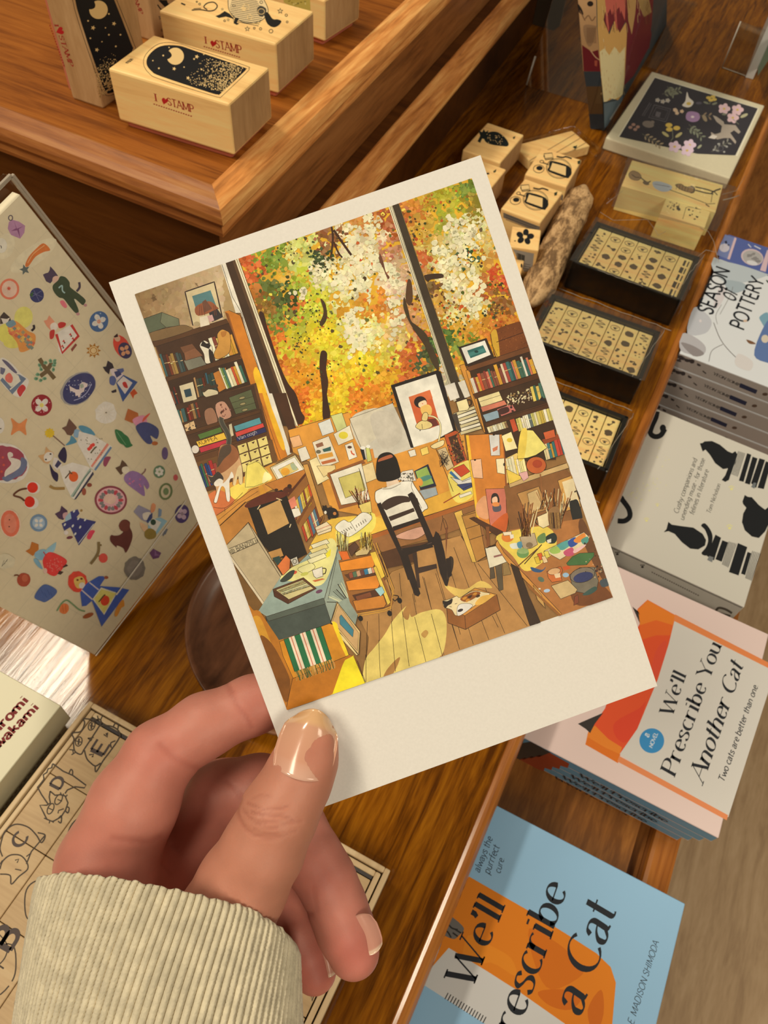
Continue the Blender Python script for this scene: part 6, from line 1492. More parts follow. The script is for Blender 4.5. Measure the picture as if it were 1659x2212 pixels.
A.S('D', '250,700 340,1050', 1.2, LN); A.S('D', '800,560 925,870', 1.2, LN)
for i in range(34):
    a = R.uniform(-.5, .35); x, y = 1330 + R.uniform(-20, 30), 820; L_ = R.uniform(80, 165)
    A.S('C', '%f,%f %f,%f' % (x, y, x + L_ * math.sin(a) - 20, y - L_ * math.cos(a)), R.uniform(1, 1.9), R.choice([(110, 60, 34), (60, 40, 28), (196, 130, 60), (226, 200, 140), (150, 60, 40)])); A.L -= 1
A.L += 1
A.P('C', '1310,800 1395,770 1405,850 1335,860', (232, 206, 110), False, LN, .8)
A.P('C', '1050,830 1075,800 1085,820 1110,815 1150,830 1165,870 1145,895 1110,890 1105,905 1090,895 1085,870', (40, 32, 28), True); A.ell('C', 1072, 852, 9, 12, (226, 216, 190)); A.ell('C', 1138, 860, 12, 12, (190, 120, 60)); A.P('C', '1050,800 1068,808 1078,798 1080,830 1052,832', (40, 32, 28))
A.P('C', '1140,960 1200,905 1250,920 1340,850 1405,900 1260,1020 1200,1010', (240, 232, 206), True, LN, .9); A.S('C', '1250,920 1290,985', .9, LN)
for i in range(5): A.S('C', '%d,%d %d,%d' % (1185 + i * 16, 985 - i * 8, 1200 + i * 16, 1000 - i * 8), 1.6, (120, 110, 90)); A.S('C', '%d,%d %d,%d' % (1290 + i * 16, 940 - i * 10, 1300 + i * 16, 960 - i * 10), 1.6, (120, 110, 90))
# laptop / tablet, books on desk
A.P('D', '645,722 745,672 805,830 690,858', (40, 40, 56)); A.P('D', '655,725 735,690 785,810 690,838', (150, 176, 84)); A.P('D', '690,770 750,750 770,770 710,795', (84, 140, 120), True); A.ell('D', 685, 800, 22, 30, (226, 150, 60), -20); A.P('D', '680,862 800,835 815,890 720,925', (160, 168, 166), False, LN, .6)
A.P('D', '510,780 560,725 635,710 660,790 600,800', (222, 212, 190), False, LN, .8)
for i in range(60): blob(700 + R.uniform(525, 640) / 3.318, 800 + R.uniform(735, 790) / 3.318, R.uniform(.6, 1.8), vary((80, 72, 60), 30), 5)
A.L += 1
A.P('D', '920,705 1000,672 1045,725 980,765', (206, 76, 40), False, LN, .8); A.P('D', '935,722 980,768 980,785 920,735', (232, 222, 190)); A.P('D', '895,735 910,720 985,795 980,812', (60, 110, 150)); A.P('D', '905,765 985,840 1060,810 1055,760 990,790', (222, 216, 200), False, LN, .8); A.P('D', '950,820 1000,862 1062,835 1055,805', (60, 70, 110), False, LN, .8); A.S('D', '985,800 1050,775', 1, LN); A.S('D', '990,850 1060,820', 1, LN)
A.S('D', '855,950 975,880', 2.2, (150, 60, 34)); A.P('D', '965,895 1050,865 1060,885 975,915', (236, 226, 196), False, LN, .7)
A.P('C', '1320,400 1345,392 1360,470 1345,480', (36, 34, 36)); A.P('C', '1360,392 1385,380 1405,480 1372,492', (200, 200, 110), False, LN, .7); A.P('C', '1390,400 1410,395 1425,470 1408,480', (214, 140, 60)); A.ell('C', 1340, 390, 18, 12, (236, 230, 210)); A.ell('C', 1378, 380, 16, 12, (236, 230, 210))
# ---- dim floor under desk and floor boards
A.P('D', '340,1210 1090,960 1180,1280 1090,1370 980,1130 900,1160 420,1300 330,1250', (150, 100, 54)); A.P('D', '420,1300 990,1190 1000,1250 440,1420', (84, 52, 30), True)
FL = [pts('F', '990,1205 1000,760 930,700 1150,560 1240,480 1659,330 1659,980 1520,1020')[i] for i in range(8)]
A.P('F', '975,1205 1010,880 930,720 1170,430 1659,250 1659,985 1300,1105', (176, 128, 70)); A.P('E', '0,900 300,820 420,1000 560,960 700,1050 850,1420 600,1510 200,1659 0,1659', (184, 134, 74))
for s_ in ('1000,770 990,1190', '1078,720 1090,1165', '1160,600 1195,1135', '1230,640 1290,1100', '1310,580 1405,1060', '1390,470 1520,1020', '1470,440 1640,980', '1220,440 1235,600', '1300,480 1330,640'): A.S('F', s_, 1, LN)
for s_ in ('130,1030 300,1620', '240,1080 395,1585', '255,900 500,1545', '345,890 610,1500', '420,1010 760,1440', '40,1100 190,1650', '280,1420 300,1500', '520,1370 560,1450'): A.S('E', s_, 1, LN)
# sun patch on the boards
A.P('F', '1050,950 1120,860 1180,760 1280,660 1300,740 1370,710 1500,690 1545,780 1530,960 1480,1030 1400,1062 1190,1135 1085,1165 975,1200 985,1040', (230, 204, 110), True); A.P('E', '190,1160 330,1190 440,1130 520,1180 400,1180 300,1250', (226, 190, 96), True)
A.P('F', '1130,1110 1190,1040 1225,1020 1200,1090 1160,1150 1110,1165', (176, 126, 64), True); A.P('F', '1370,860 1400,830 1420,850 1395,885', (196, 150, 76), True); A.P('F', '1280,760 1300,660 1290,640 1240,720', (176, 126, 66), True)
for s_ in ('1078,900 1090,1165', '1165,770 1195,1135', '1240,700 1290,1100', '1325,740 1405,1060', '1440,720 1520,1020', '990,1000 990,1190'): A.S('F', s_, 1, LN)
# drawers under the desk
A.P('D', '930,1020 985,1000 1090,1375 1060,1375', (226, 180, 80), False, LN, 1); A.P('D', '985,1040 1095,1000 1160,1330 1090,1372', (186, 130, 60), False, LN, 1)
for s_ in ('990,1045 1095,1015', '1015,1135 1125,1100', '1040,1215 1145,1180'): A.S('D', s_, 1.1, LN)
A.S('D', '845,1040 870,1140 885,1125 855,1060 835,1150', 1, LN, True); A.P('D', '870,1130 885,1120 880,1240 872,1340', (120, 70, 40))
# ---- easel boards
A.P('D', '1015,465 1200,455 1275,460 1310,800 1300,1120 1180,1170 1090,1050', (214, 130, 48), False, LN, 1); A.P('D', '1015,465 1035,465 1110,1060 1090,1050', (244, 190, 50)); A.P('D', '1280,470 1320,830 1330,980 1310,1100', (150, 84, 38)); A.P('D', '1090,960 1160,900 1180,1060 1100,1040', (226, 160, 110), True)
for s_, c_ in (('1048,642 1125,634 1138,775 1068,770', (236, 184, 140)), ('1180,462 1255,460 1260,610 1195,612', (216, 210, 196)), ('1230,635 1290,630 1295,745 1240,735', (240, 222, 170)), ('1270,470 1340,440 1385,560 1300,580', (244, 226, 160))): A.P('D', s_, c_, False, LN, .9)
A.P('D', '1205,560 1245,540 1240,570 1210,585', (206, 120, 80)); A.ell('D', 1328, 500, 20, 16, (222, 190, 60)); A.ell('D', 1080, 642, 8, 7, LN); A.ell('D', 1215, 462, 9, 6, LN); A.ell('D', 1290, 675, 8, 12, (60, 50, 40))
A.P('D', '1155,850 1300,845 1310,1130 1270,1150 1190,1120', (206, 116, 90), False, LN, .9); A.P('D', '1190,1120 1310,1020 1300,1160 1240,1150', (206, 96, 40), True); A.P('D', '1195,930 1200,895 1215,880 1240,885 1255,920 1252,950 1225,955 1200,955', (50, 40, 36), True); A.P('D', '1205,915 1235,905 1242,940 1220,955 1204,945', (236, 190, 150), True); A.P('D', '1208,965 1260,960 1265,1005 1215,1012', (90, 84, 90), True); A.P('D', '1205,950 1245,945 1255,970 1215,975', (226, 140, 70), True)
A.P('D', '1040,1060 1075,1050 1280,1155 1285,1190 1230,1180', (84, 50, 28), False, LN, .8); A.S('D', '1170,1120 1175,1260', 7, (130, 78, 40))
# right desk: lamp, shelf base
A.P('E', '600,480 1000,340 1065,400 1130,720 640,800 620,600', (140, 92, 48)); A.P('E', '610,290 690,250 760,390 690,420 620,460', (236, 200, 110)); books('E', '640,430', '760,380', (-30, -140), 8, [(236, 206, 90), (240, 222, 150), (196, 140, 60), (236, 226, 180)])
A.P('E', '630,455 1060,310 1075,345 900,400 640,490', (206, 170, 110), False, LN, .9); A.P('E', '700,390 760,375 770,420 735,445', (226, 170, 160), False, LN, .7); A.P('E', '615,360 715,410 720,430 635,465', (236, 200, 80), False, LN, .8)
books('E', '890,300', '1040,250', (-30, -120), 9, [(206, 150, 50), (60, 110, 110), (196, 70, 50), (226, 206, 150)]); A.P('E', '860,160 990,115 1000,145 880,190', (150, 70, 34)); A.P('E', '870,110 945,88 955,140 885,160', (206, 96, 50), False, LN, .7)
A.P('E', '690,530 840,480 900,640 760,680', (190, 140, 76), False, LN, 1); A.P('E', '760,530 830,500 870,620 790,665', (214, 180, 120), False, LN, .8); A.P('E', '970,440 1080,400 1130,620 1030,650', (214, 160, 80), False, LN, 1); A.P('E', '1000,450 1075,425 1120,600 1045,625', (232, 210, 160)); A.P('E', '1050,600 1075,575 1110,580 1140,700 1110,740 1080,735', (40, 38, 34), True); A.S('E', '1085,520 1110,510 1120,570', 3, LN, True)
A.ell('E', 822, 335, 68, 58, (196, 96, 44)); A.ell('E', 830, 325, 34, 28, (170, 66, 34)); A.ring('E', 822, 335, 68, 58, .9, LN)
A.P('E', '715,105 765,92 800,95 898,215 820,265 760,285 692,292', (244, 226, 120), False, LN, 1); A.P('E', '715,105 760,95 740,280 695,288', (238, 206, 84), True); A.S('E', '850,395 870,600', 3, (150, 96, 50)); A.S('E', '692,292 760,286 830,262 898,215', 1.2, LN, True)
# painting table
A.P('E', '540,840 640,780 1140,700 1350,1245 1180,1300 1000,1370 760,1100 600,960', (176, 114, 58)); A.P('E', '545,840 640,790 900,760 960,900 830,1030 740,1060 660,960', (236, 206, 84), True); A.P('E', '555,850 600,935 1005,1365 985,1370 590,970 540,880', (206, 140, 60), False, LN, 1)
A.P('E', '1060,1150 1180,1090 1350,1245 1180,1300 1080,1280', (120, 70, 34), True); A.P('E', '1130,700 1190,800 1320,1160 1240,1060 1120,800', (110, 70, 40), True)
A.P('E', '645,1010 700,1040 770,1230 850,1415 780,1445 745,1340', (60, 42, 28), False, LN, 1); A.P('E', '800,1160 860,1230 885,1320 830,1260', (196, 150, 80), False, LN, .8); A.P('E', '755,1140 1000,1370 990,1385 770,1180', (150, 96, 44))
A.P('E', '470,905 545,890 620,1000 500,1045', (226, 214, 180), False, LN, 1); A.P('E', '505,1040 530,1035 540,1110 505,1118', (90, 76, 56), False, LN, .8); A.P('E', '540,1030 585,1015 595,1190 565,1200', (96, 82, 60), False, LN, .8); A.P('E', '590,1010 625,1000 650,1085 595,1095', (150, 120, 70), False, LN, .8); A.S('E', '530,965 590,950', 4, (150, 100, 90)); A.S('E', '480,905 545,880', 2, LN)
A.ell('E', 625, 830, 42, 34, (226, 130, 50)); A.P('E', '590,795 650,790 655,815 600,820', (240, 220, 180), False, LN, .8); A.P('E', '640,815 665,810 668,835 645,842', (236, 226, 200))
A.P('E', '708,830 810,800 832,880 790,905 735,915', (190, 166, 128), False, LN, 1); A.ell('E', 775, 885, 24, 20, (140, 116, 84))
A.P('E', '828,690 900,660 930,740 870,768 838,750', (232, 212, 160), False, LN, 1); A.S('E', '830,700 815,720 830,745', 2, LN, True)
def brushes(cx, cy, n, spread, L0, L1):
    for i in range(n):
        a = R.uniform(-spread, spread); L_ = R.uniform(L0, L1); x = cx + R.uniform(-34, 34)
        A.S('E', '%f,%f %f,%f' % (x, cy, x + L_ * math.sin(a), cy - L_ * math.cos(a)), R.uniform(1.2, 2.8), R.choice([(110, 64, 34), (60, 42, 30), (190, 130, 60), (226, 206, 150), (150, 90, 44), (80, 56, 40)])); A.L -= 1
    A.L += 1
brushes(755, 825, 26, .32, 110, 240); brushes(955, 770, 34, .42, 120, 290); brushes(880, 640, 14, .5, 60, 150)
A.P('E', '905,650 975,625 990,760 920,770', (150, 110, 66), True)
for i in range(24): A.S('E', '%f,%f %f,%f' % (910 + i * 3.2, 660, 918 + i * 3.2, 770), 1.2, R.choice([(90, 56, 30), (200, 150, 80), (50, 36, 26)])); A.L -= 1
A.L += 1
A.P('E', '875,925 1150,795 1190,830 1160,880 985,985', (226, 206, 160), False, LN, .9)
for s_, c_ in (('960,890 1040,850 1060,880 1000,920', (90, 160, 150)), ('1040,860 1090,830 1110,870 1060,900', (50, 80, 150)), ('1080,850 1150,800 1160,840 1110,870', (226, 140, 60)), ('1010,930 1070,900 1080,950 1030,960', (196, 84, 110)), ('910,920 960,890 990,930 940,945', (160, 190, 90)), ('1130,850 1175,825 1180,860 1150,880', (84, 150, 130)), ('1080,920 1160,880 1150,900 1090,940', (236, 190, 180))): A.P('E', s_, c_, True)
A.P('E', '1030,1010 1070,965 1120,940 1220,935 1220,960 1170,1020 1040,1025', (70, 110, 60), False, LN, .8); A.P('E', '1000,1035 1045,1025 1060,1045 1015,1060', (206, 90, 40))
A.ell('E', 730, 940, 42, 34, (110, 150, 84)); A.ell('E', 730, 925, 40, 20, (150, 176, 110)); A.P('E', '885,830 940,800 965,830 950,870 900,870', (40, 50, 44), True); A.P('E', '895,850 925,840 925,865 900,872', (226, 216, 190)); A.P('E', '830,830 880,800 885,860 840,870', (110, 140, 80), True)
A.S('E', '690,1035 830,910', 2.4, (110, 70, 34)); A.S('E', '740,1015 860,880', 2, (60, 40, 28)); A.P('E', '640,880 690,870 720,900 660,910', (226, 226, 206), True); A.P('E', '690,870 720,860 725,900 700,905', (90, 150, 170), True)
for x, y, c_ in ((850, 965, (226, 100, 40)), (880, 985, (240, 206, 150)), (830, 990, (226, 190, 60)), (895, 950, (226, 206, 90))): A.P('E', '%d,%d %d,%d %d,%d %d,%d' % (x - 22, y - 20, x + 8, y - 28, x + 22, y + 16, x - 6, y + 24), c_, False, LN, .8)
A.P('E', '785,1035 860,1055 885,1035 880,1050 850,1072 800,1065', (50, 84, 120), True)
A.P('E', '895,1065 990,1030 1005,1060 990,1090 1000,1130 930,1140 905,1110', (206, 110, 50), False, LN, .9); A.ell('E', 945, 1065, 44, 22, (226, 176, 120), -12); A.ring('E', 945, 1065, 44, 22, .8, LN, -12); A.P('E', '945,1085 985,1075 990,1105 955,1112', (236, 206, 160))
A.P('E', '1050,1090 1120,1040 1220,1035 1250,1130 1240,1180 1150,1215 1080,1200', (120, 110, 90), False, LN, .9); A.ell('E', 1140, 1090, 84, 48, (130, 116, 96), -14); A.ell('E', 1145, 1105, 70, 34, (54, 60, 100), -14); A.ring('E', 1140, 1090, 86, 50, 1, LN, -14)
A.P('E', '925,1165 1040,1125 1105,1190 1090,1215 990,1255', (206, 176, 120), False, LN, .9); A.P('E', '1085,1240 1110,1225 1115,1280 1080,1300', (130, 66, 40), False, LN, .7); A.P('E', '1260,1130 1310,1115 1320,1160 1275,1172', (70, 80, 84), True); A.P('E', '1140,1225 1220,1170 1240,1190 1190,1225', (60, 84, 74), True)
A.ell('E', 895, 1198, 22, 12, (170, 190, 206), -10); A.ell('E', 1025, 1090, 22, 16, (160, 190, 206)); A.ell('E', 855, 1120, 24, 16, (90, 110, 90), 30); A.ell('E', 845, 1185, 8, 6, (220, 206, 170))
for i in range(60): blob(900 + R.uniform(1150, 1320) / 3.19, 900 + R.uniform(820, 1140) / 3.19, R.uniform(1, 3), vary(R.choice([(150, 110, 70), (60, 44, 34), (206, 170, 120), (110, 120, 100)]), 14), 5) if R.random() < .5 else None
A.L += 1
# cat in its basket
A.P('E', '205,1310 400,1180 550,1225 575,1330 335,1465 215,1420', (150, 92, 42), False, LN, 1.1); A.P('E', '205,1310 400,1180 550,1225 330,1370', (206, 140, 60), False, LN, .8); A.S('E', '330,1370 338,1465', 1, LN)
A.P('E', '180,1270 205,1262 240,1250 275,1235 300,1245 385,1200 470,1210 500,1225 400,1300 330,1345 270,1370 240,1330 190,1310', (236, 214, 160), True, LN, .9); A.P('E', '178,1268 210,1270 245,1252 240,1285 215,1300 195,1320 185,1295', (46, 36, 30), True); A.P('E', '300,1250 390,1205 440,1215 380,1260 330,1275', (150, 86, 34), True)
for x, y in ((330, 1250), (365, 1240), (400, 1220), (350, 1265), (420, 1235)): A.ell('E', x, y, 16, 9, R.choice([(70, 44, 26), (206, 140, 50)]), -25, jit=.2)
A.P('E', '400,1290 440,1240 500,1225 530,1230 450,1290', (232, 180, 80), True); A.P('E', '285,1300 340,1285 385,1300 330,1350 280,1370', (232, 224, 206), True, LN, .7); A.S('E', '225,1305 240,1310', 1, LN); A.S('E', '262,1290 278,1285', 1, LN); A.ell('E', 300, 1333, 20, 10, (60, 50, 50), -20)
# ---- person seen from behind and the chair
A.P('D', '365,880 400,850 450,835 540,800 625,795 650,830 740,970 720,1000 690,1010 640,900 400,960', (240, 232, 208), True, LN, 1.1); A.P('D', '395,950 640,890 700,1010 690,1080 470,1130', (232, 222, 196)); A.S('D', '630,800 630,850 700,990', .9, LN, True)
A.P('D', '445,795 520,775 540,805 450,838', (236, 206, 170)); A.S('D', '415,845 480,840 545,805 560,795', 2.4, (226, 214, 186), True); A.S('D', '418,850 480,846 550,812', .9, LN, True)
A.P('D', '372,700 380,640 400,605 440,588 480,592 515,625 535,680 548,735 540,770 470,795 400,795 375,770', (30, 24, 20), True); A.P('D', '385,655 400,632 470,605 490,612 485,625 410,650', (176, 96, 60), True)
A.P('D', '520,1180 690,1120 730,1160 650,1210 540,1205', (214, 160, 130), True, LN, .8)
CH = (44, 32, 26); CHL = (64, 46, 36)
A.P('D', '378,960 405,945 470,1080 560,1290 575,1330 640,1500 600,1500 545,1330 440,1110', CH); A.P('D', '598,890 630,870 655,900 720,1060 790,1220 775,1260 750,1240 660,1020', CH)
A.P('D', '410,965 450,925 520,900 600,905 615,940 560,950 470,990 440,1000', CHL, True); A.P('D', '460,1050 640,985 650,1010 475,1080', CHL); A.P('D', '490,1120 690,1055 700,1080 500,1150', CH); A.P('D', '525,1155 700,1095 705,1120 535,1180', CHL) if False else None
A.P('D', '545,1280 640,1270 775,1225 785,1245 660,1300 560,1330', CH, True); A.S('D', '555,1285 650,1275 775,1232', 1, (110, 84, 66), True)
A.P('F', '1228,305 1275,300 1330,470 1365,580 1350,600 1325,590 1270,440', CH); A.P('F', '1455,245 1480,190 1500,180 1530,290 1562,480 1550,530 1535,525 1500,440', CH); A.P('F', '1310,300 1340,300 1365,540 1345,540', CHL); A.P('F', '1330,405 1475,375 1480,405 1340,445', CHL); A.P('F', '1560,335 1590,335 1590,400 1565,470 1545,470', (60, 46, 34), True); A.P('F', '1540,340 1575,330 1580,460 1555,465', CH)
A.P('F', '1440,240 1470,150 1495,170 1480,260', CH); A.P('F', '1238,270 1440,235 1455,260 1300,300 1250,320', CH)
# ---- left front: cabinet, trolley, chair with blanket
A.P('F', '250,700 400,470 520,380 660,240 800,260 700,620 320,745', (150, 166, 150)); A.P('F', '400,480 480,400 620,330 740,200 790,270 720,480 640,530 520,500', (232, 222, 140), True); A.P('F', '300,740 700,610 745,760 760,850 400,905 330,850', (74, 82, 72), False, LN, 1); A.P('F', '700,615 800,270 900,640 935,720 915,800 790,640 750,770', (150, 160, 140)); A.P('F', '300,740 700,610 712,650 320,770', (90, 98, 84), False, LN, .8)
for i in range(16): A.S('F', '%f,%f %f,%f' % (720 + i * 11, 610 - i * 14 + R.uniform(0, 30), 800 + i * 8, 640 - i * 4), R.uniform(.8, 2.2), R.choice([(84, 90, 76), (206, 206, 160), (60, 56, 44)]))
A.S('F', '800,265 705,615', 1.1, LN); A.S('F', '790,330 730,620', .8, LN)
A.P('F', '315,295 405,265 425,320 345,350', (190, 140, 76), False, LN, 1); A.P('F', '345,335 395,320 410,370 380,385', (50, 72, 64)); A.P('F', '380,390 440,315 470,345 465,410 420,455', (222, 120, 60), False, LN, .9)
for i in range(4): A.P('F', '%d,%d %d,%d %d,%d %d,%d' % (610 - i * 8, 245 + i * 34, 720 - i * 6, 205 + i * 32, 740 - i * 6, 232 + i * 32, 630 - i * 8, 275 + i * 34), [(232, 222, 180), (226, 206, 130), (214, 206, 160), (236, 226, 170)][i], False, LN, .9)
A.P('F', '715,305 750,270 745,320 720,335', (236, 220, 50)); A.P('F', '640,125 720,85 755,120 750,150 660,180', (236, 214, 170), False, LN, .9); A.S('F', '648,145 752,105', 1, (190, 80, 60)); A.S('F', '655,165 752,128', .9, LN)
A.P('F', '620,420 690,395 695,460 650,475 632,460', (236, 226, 200), False, LN, 1); A.S('F', '692,405 715,410 710,440 695,445', 2, LN, True); A.P('F', '620,490 690,475 710,480 640,500', (206, 110, 60)); A.P('F', '470,345 515,325 530,375 490,390', (214, 206, 180), False, LN, .9); A.ring('F', 500, 358, 13, 15, 1.2, LN)
A.P('F', '520,410 580,380 620,370 640,400 600,430 560,440', (232, 222, 150), True, LN, .8); A.ell('F', 495, 435, 22, 12, (222, 90, 60), -15); A.P('F', '400,490 460,430 500,420 480,470 430,500', (60, 66, 56), True); A.ell('F', 568, 445, 28, 12, (200, 196, 90), -15)
A.P('F', '350,550 560,470 650,545 455,650 360,600', (96, 60, 36), False, LN, 1); A.P('F', '370,555 555,485 630,545 460,620', (206, 190, 130), False, LN, .7)
for i in range(26):
    f = R.random(); A.S('F', '%f,%f %f,%f' % (385 + f * 40, 560 + f * 30, 560 + f * 50, 492 + f * 40), R.uniform(.8, 2), R.choice([(206, 206, 150), (120, 130, 96), (226, 176, 90), (150, 150, 110), (236, 226, 180)])); A.L -= 1
A.L += 1
A.P('F', '352,560 362,600 455,652 458,620', (84, 48, 30), False, LN, .7); A.ell('F', 668, 565, 24, 12, (110, 70, 90), -20)
# trolley
A.P('F', '800,350 1010,315 1040,295 1180,640 1160,680 930,720 880,640', (150, 96, 44))
A.P('F', '805,365 1030,315 1050,380 1040,400 820,425', (232, 140, 40), False, LN, 1); A.P('F', '840,450 1040,400 1090,470 890,500', (96, 60, 36)); A.P('F', '850,495 1075,450 1085,520 1070,545 870,560', (226, 136, 44), False, LN, 1); A.P('F', '895,590 1080,545 1120,600 920,630', (84, 50, 30)); A.P('F', '900,630 1110,590 1130,650 1115,675 925,700', (206, 130, 50), False, LN, 1)
for i, c_ in enumerate(((150, 76, 50), (84, 110, 80), (196, 150, 110), (120, 70, 56), (60, 130, 160), (226, 216, 190), (226, 150, 110))): A.P('F', '%d,%d %d,%d %d,%d %d,%d' % (870 + i * 26, 440 - i * 6, 895 + i * 26, 430 - i * 6, 905 + i * 26, 468 - i * 6, 880 + i * 26, 476 - i * 6), c_, False, LN, .6)
A.P('F', '1020,300 1060,290 1120,460 1090,480', (240, 200, 70)); A.P('F', '1040,400 1060,390 1160,640 1140,660', (236, 200, 80), False, LN, .8); A.P('F', '920,600 1020,570 1030,600 930,630', (130, 74, 44)); A.P('F', '1050,550 1100,530 1120,570 1090,600', (160, 200, 196), False, LN, .7)
for s_ in ('1040,235 1170,560 1190,600', '1060,230 1180,540 1160,680', '930,720 1110,690 1160,670', '935,735 1120,700 1165,680'): A.S('F', s_, 2.2, (206, 150, 60)); A.L += 0
for s_ in ('1036,238 1166,562', '1066,232 1186,545', '1090,300 1170,600', '930,712 1110,680 1160,660'): A.S('F', s_, .9, LN)
for x, y in ((1222, 628), (1153, 716), (953, 750)): A.ell('F', x, y, 16, 20, (34, 28, 24), -20)
A.S('F', '1180,590 1215,600 1190,630 1175,615', 2, LN, True)
A.P('F', '800,290 860,290 880,340 830,350', (226, 110, 40)); A.P('F', '865,265 915,225 940,260 890,325', (90, 60, 40), False, LN, .8); A.P('F', '915,300 1005,240 1025,270 1000,310 920,320', (206, 180, 120), False, LN, .8)
for i in range(60):
    x = R.choice([R.uniform(785, 870), R.uniform(950, 1035)]); A.S('F', '%f,%f %f,%f' % (x, R.uniform(235, 290), x + R.uniform(-14, 14), R.uniform(150, 225)), R.uniform(.8, 1.8), R.choice([(150, 120, 50), (110, 110, 60), (206, 170, 60), (90, 60, 34), (214, 206, 140)])); A.L -= 1
A.L += 1
# framed picture leaning on the cabinet
A.P('F', '748,775 790,635 950,840 940,1000 830,870', (226, 190, 120), False, LN, 1.1); A.P('F', '760,770 800,655 940,850 932,975', (206, 166, 110), False, LN, .7); A.P('F', '808,740 820,725 905,830 900,880 812,790', (70, 130, 140), False, LN, .7); A.S('F', '750,775 795,640', 1.4, (60, 40, 26)); A.P('F', '760,800 840,880 935,1000 925,1005 820,890', (236, 210, 140), False, LN, .7)
# yellow armchair and striped blanket
A.P('F', '188,705 215,695 260,700 300,760 390,900 430,890 740,785 790,800 860,1000 910,1010 985,1195 445,1382', (198, 122, 30)); A.P('F', '190,708 220,696 255,700 300,765 395,905 400,960 460,1100 485,1160 440,1380', (186, 116, 34), True); A.P('F', '200,760 260,740 330,900 380,1000 330,980 240,860', (206, 146, 44), True); A.P('F', '260,880 340,920 440,1100 470,1200 440,1330 360,1150', (130, 78, 26), True)
A.P('F', '395,910 740,785 790,805 870,1005 490,1165 420,1010', (214, 140, 34), False, LN, .9); A.P('F', '760,790 790,785 810,850 870,1000 850,1005', (246, 210, 40), True); A.P('F', '750,1280 800,1130 850,1030 905,1005 985,1195', (244, 222, 40)); A.P('F', '485,1165 870,1005 900,1010 840,1040 760,1270 445,1382', (190, 116, 30)); A.S('F', '485,1165 440,1380', 1, LN); A.S('F', '485,1165 870,1005', 1, LN); A.S('F', '905,1010 985,1195', 1, LN); A.S('F', '930,1040 990,1195', .8, LN)
A.P('F', '425,895 680,805 755,1030 500,1118', (40, 110, 66), False, LN, 1)
for f in (.2, .5, .78):
    a0 = np.array([425, 895]) + f * np.array([255, -90]); b0_ = np.array([500, 1118]) + f * np.array([255, -88]); w_ = np.array([34, -12])
    A.P('F', ' '.join('%f,%f' % tuple(q) for q in (a0 - w_ * .5, a0 + w_ * .6, b0_ + w_ * .6, b0_ - w_ * .5)), (236, 214, 180)); A.S('F', '%f,%f %f,%f' % (*a0, *b0_), 2.2, (206, 120, 90))
for i in range(36):
    f = i / 35; a0 = np.array([502, 1116]) + f * np.array([253, -86]); A.S('F', '%f,%f %f,%f %f,%f' % (*a0, a0[0] + 14 + R.uniform(-8, 8), a0[1] + 35, a0[0] + 22 + R.uniform(-12, 12), a0[1] + 64), 1.7, R.choice([(30, 84, 50), (186, 140, 60), (60, 96, 54), (206, 160, 90)]), True); A.L -= 1
A.L += 1
print('art layers', A.L, 'faces', len(pb.f))
pb.build('printed_picture', card)
# ================================================================== sticker sheet pad leaning at the left
CROP['T'] = (0, 360, 5.531); CROP['U'] = (0, 720, 5.530); CROP['V'] = (0, 1040, 3.770)
ud = ROT @ nrm([425, 844, FPX]); ad = ROT @ nrm([3200, -4505, FPX])
SU = -ud; SA = nrm(ad - SU * (ad @ SU)); SNN = nrm(np.cross(SA, SU))
PBL = onz(205, 1415, .0006)
if (EYE - PBL) @ SNN < 0: SNN = -SNN
SS = Surf(PBL, SNN, lift=4e-5, step=6e-7)
pBR = SS.at(523, 1014) ; pA = SS.at(27, 378)
sw_ = (pBR - PBL) @ SA; sh_ = (pA - PBL) @ SU
print('sheet', SU, SA, sw_, sh_)
pad = thing('sticker_pad', 'glossy pad of small costumed cat stickers leaning at the left behind the postcard', 'sticker sheet', PBL)
m_filmlit = plain('lit_sleeve_edge', (.42, .37, .31), .22, .6)  # painted highlight for the bright edge of the clear sleeve
m_sheet = plain('sheet_paper', (.90, .83, .64), .4, .4)
sw_ -= .0022; sh_ -= .0065; th = .0045; b = MB(PBL); c0 = PBL + SA * sw_ / 2 + SU * sh_ / 2 - SNN * th / 2
b.rbox(c0, (SA, SU, SNN), (sw_, sh_, th), m_sheet, .0003, 1)
A = Art(b, SS, m_sticker, 1.55)
GRID = (198, 186, 156)
o2 = SS.at(205, 1415)
for k in range(1, 12):
    p = PBL + SU * sh_ * k / 12; A.line([px_of(p), px_of(p + SA * sw_)], 1, (190, 178, 148)); A.L -= 1
for k in range(1, 9):
    p = PBL + SA * sw_ * k / 9; A.line([px_of(p), px_of(p + SU * sh_)], 1, (190, 178, 148)); A.L -= 1
A.L += 2
def floret(cr, x, y, rx, ry, col, pet, cen, rot=0, n=4, k=.55):
    A.ell(cr, x, y, rx, ry, col, rot, 26)
    for i in range(n):
        a = 2 * math.pi * (i + .5) / n + math.radians(rot); A.ell(cr, x + rx * .42 * math.cos(a), y + ry * .42 * math.sin(a), rx * .36, ry * .26, pet, math.degrees(a), 10)
    A.ell(cr, x, y, rx * .2, ry * .2, cen, 0, 9)
def dots(cr, x, y, rx, ry, n, r, col):
    for i in range(n):
        a, q = rnd.uniform(0, 6.28), math.sqrt(rnd.random()) * .92
        A.ell(cr, x + rx * q * math.cos(a), y + ry * q * math.sin(a), r, r, col, 0, 6)
PUR = (166, 124, 150); ORG = (196, 112, 60); SLT = (92, 100, 96); NAV = (58, 62, 100); RDD = (180, 56, 52); PNK = (214, 150, 136); GRN = (64, 76, 58); CRM = (214, 202, 172); BLU = (70, 100, 140)
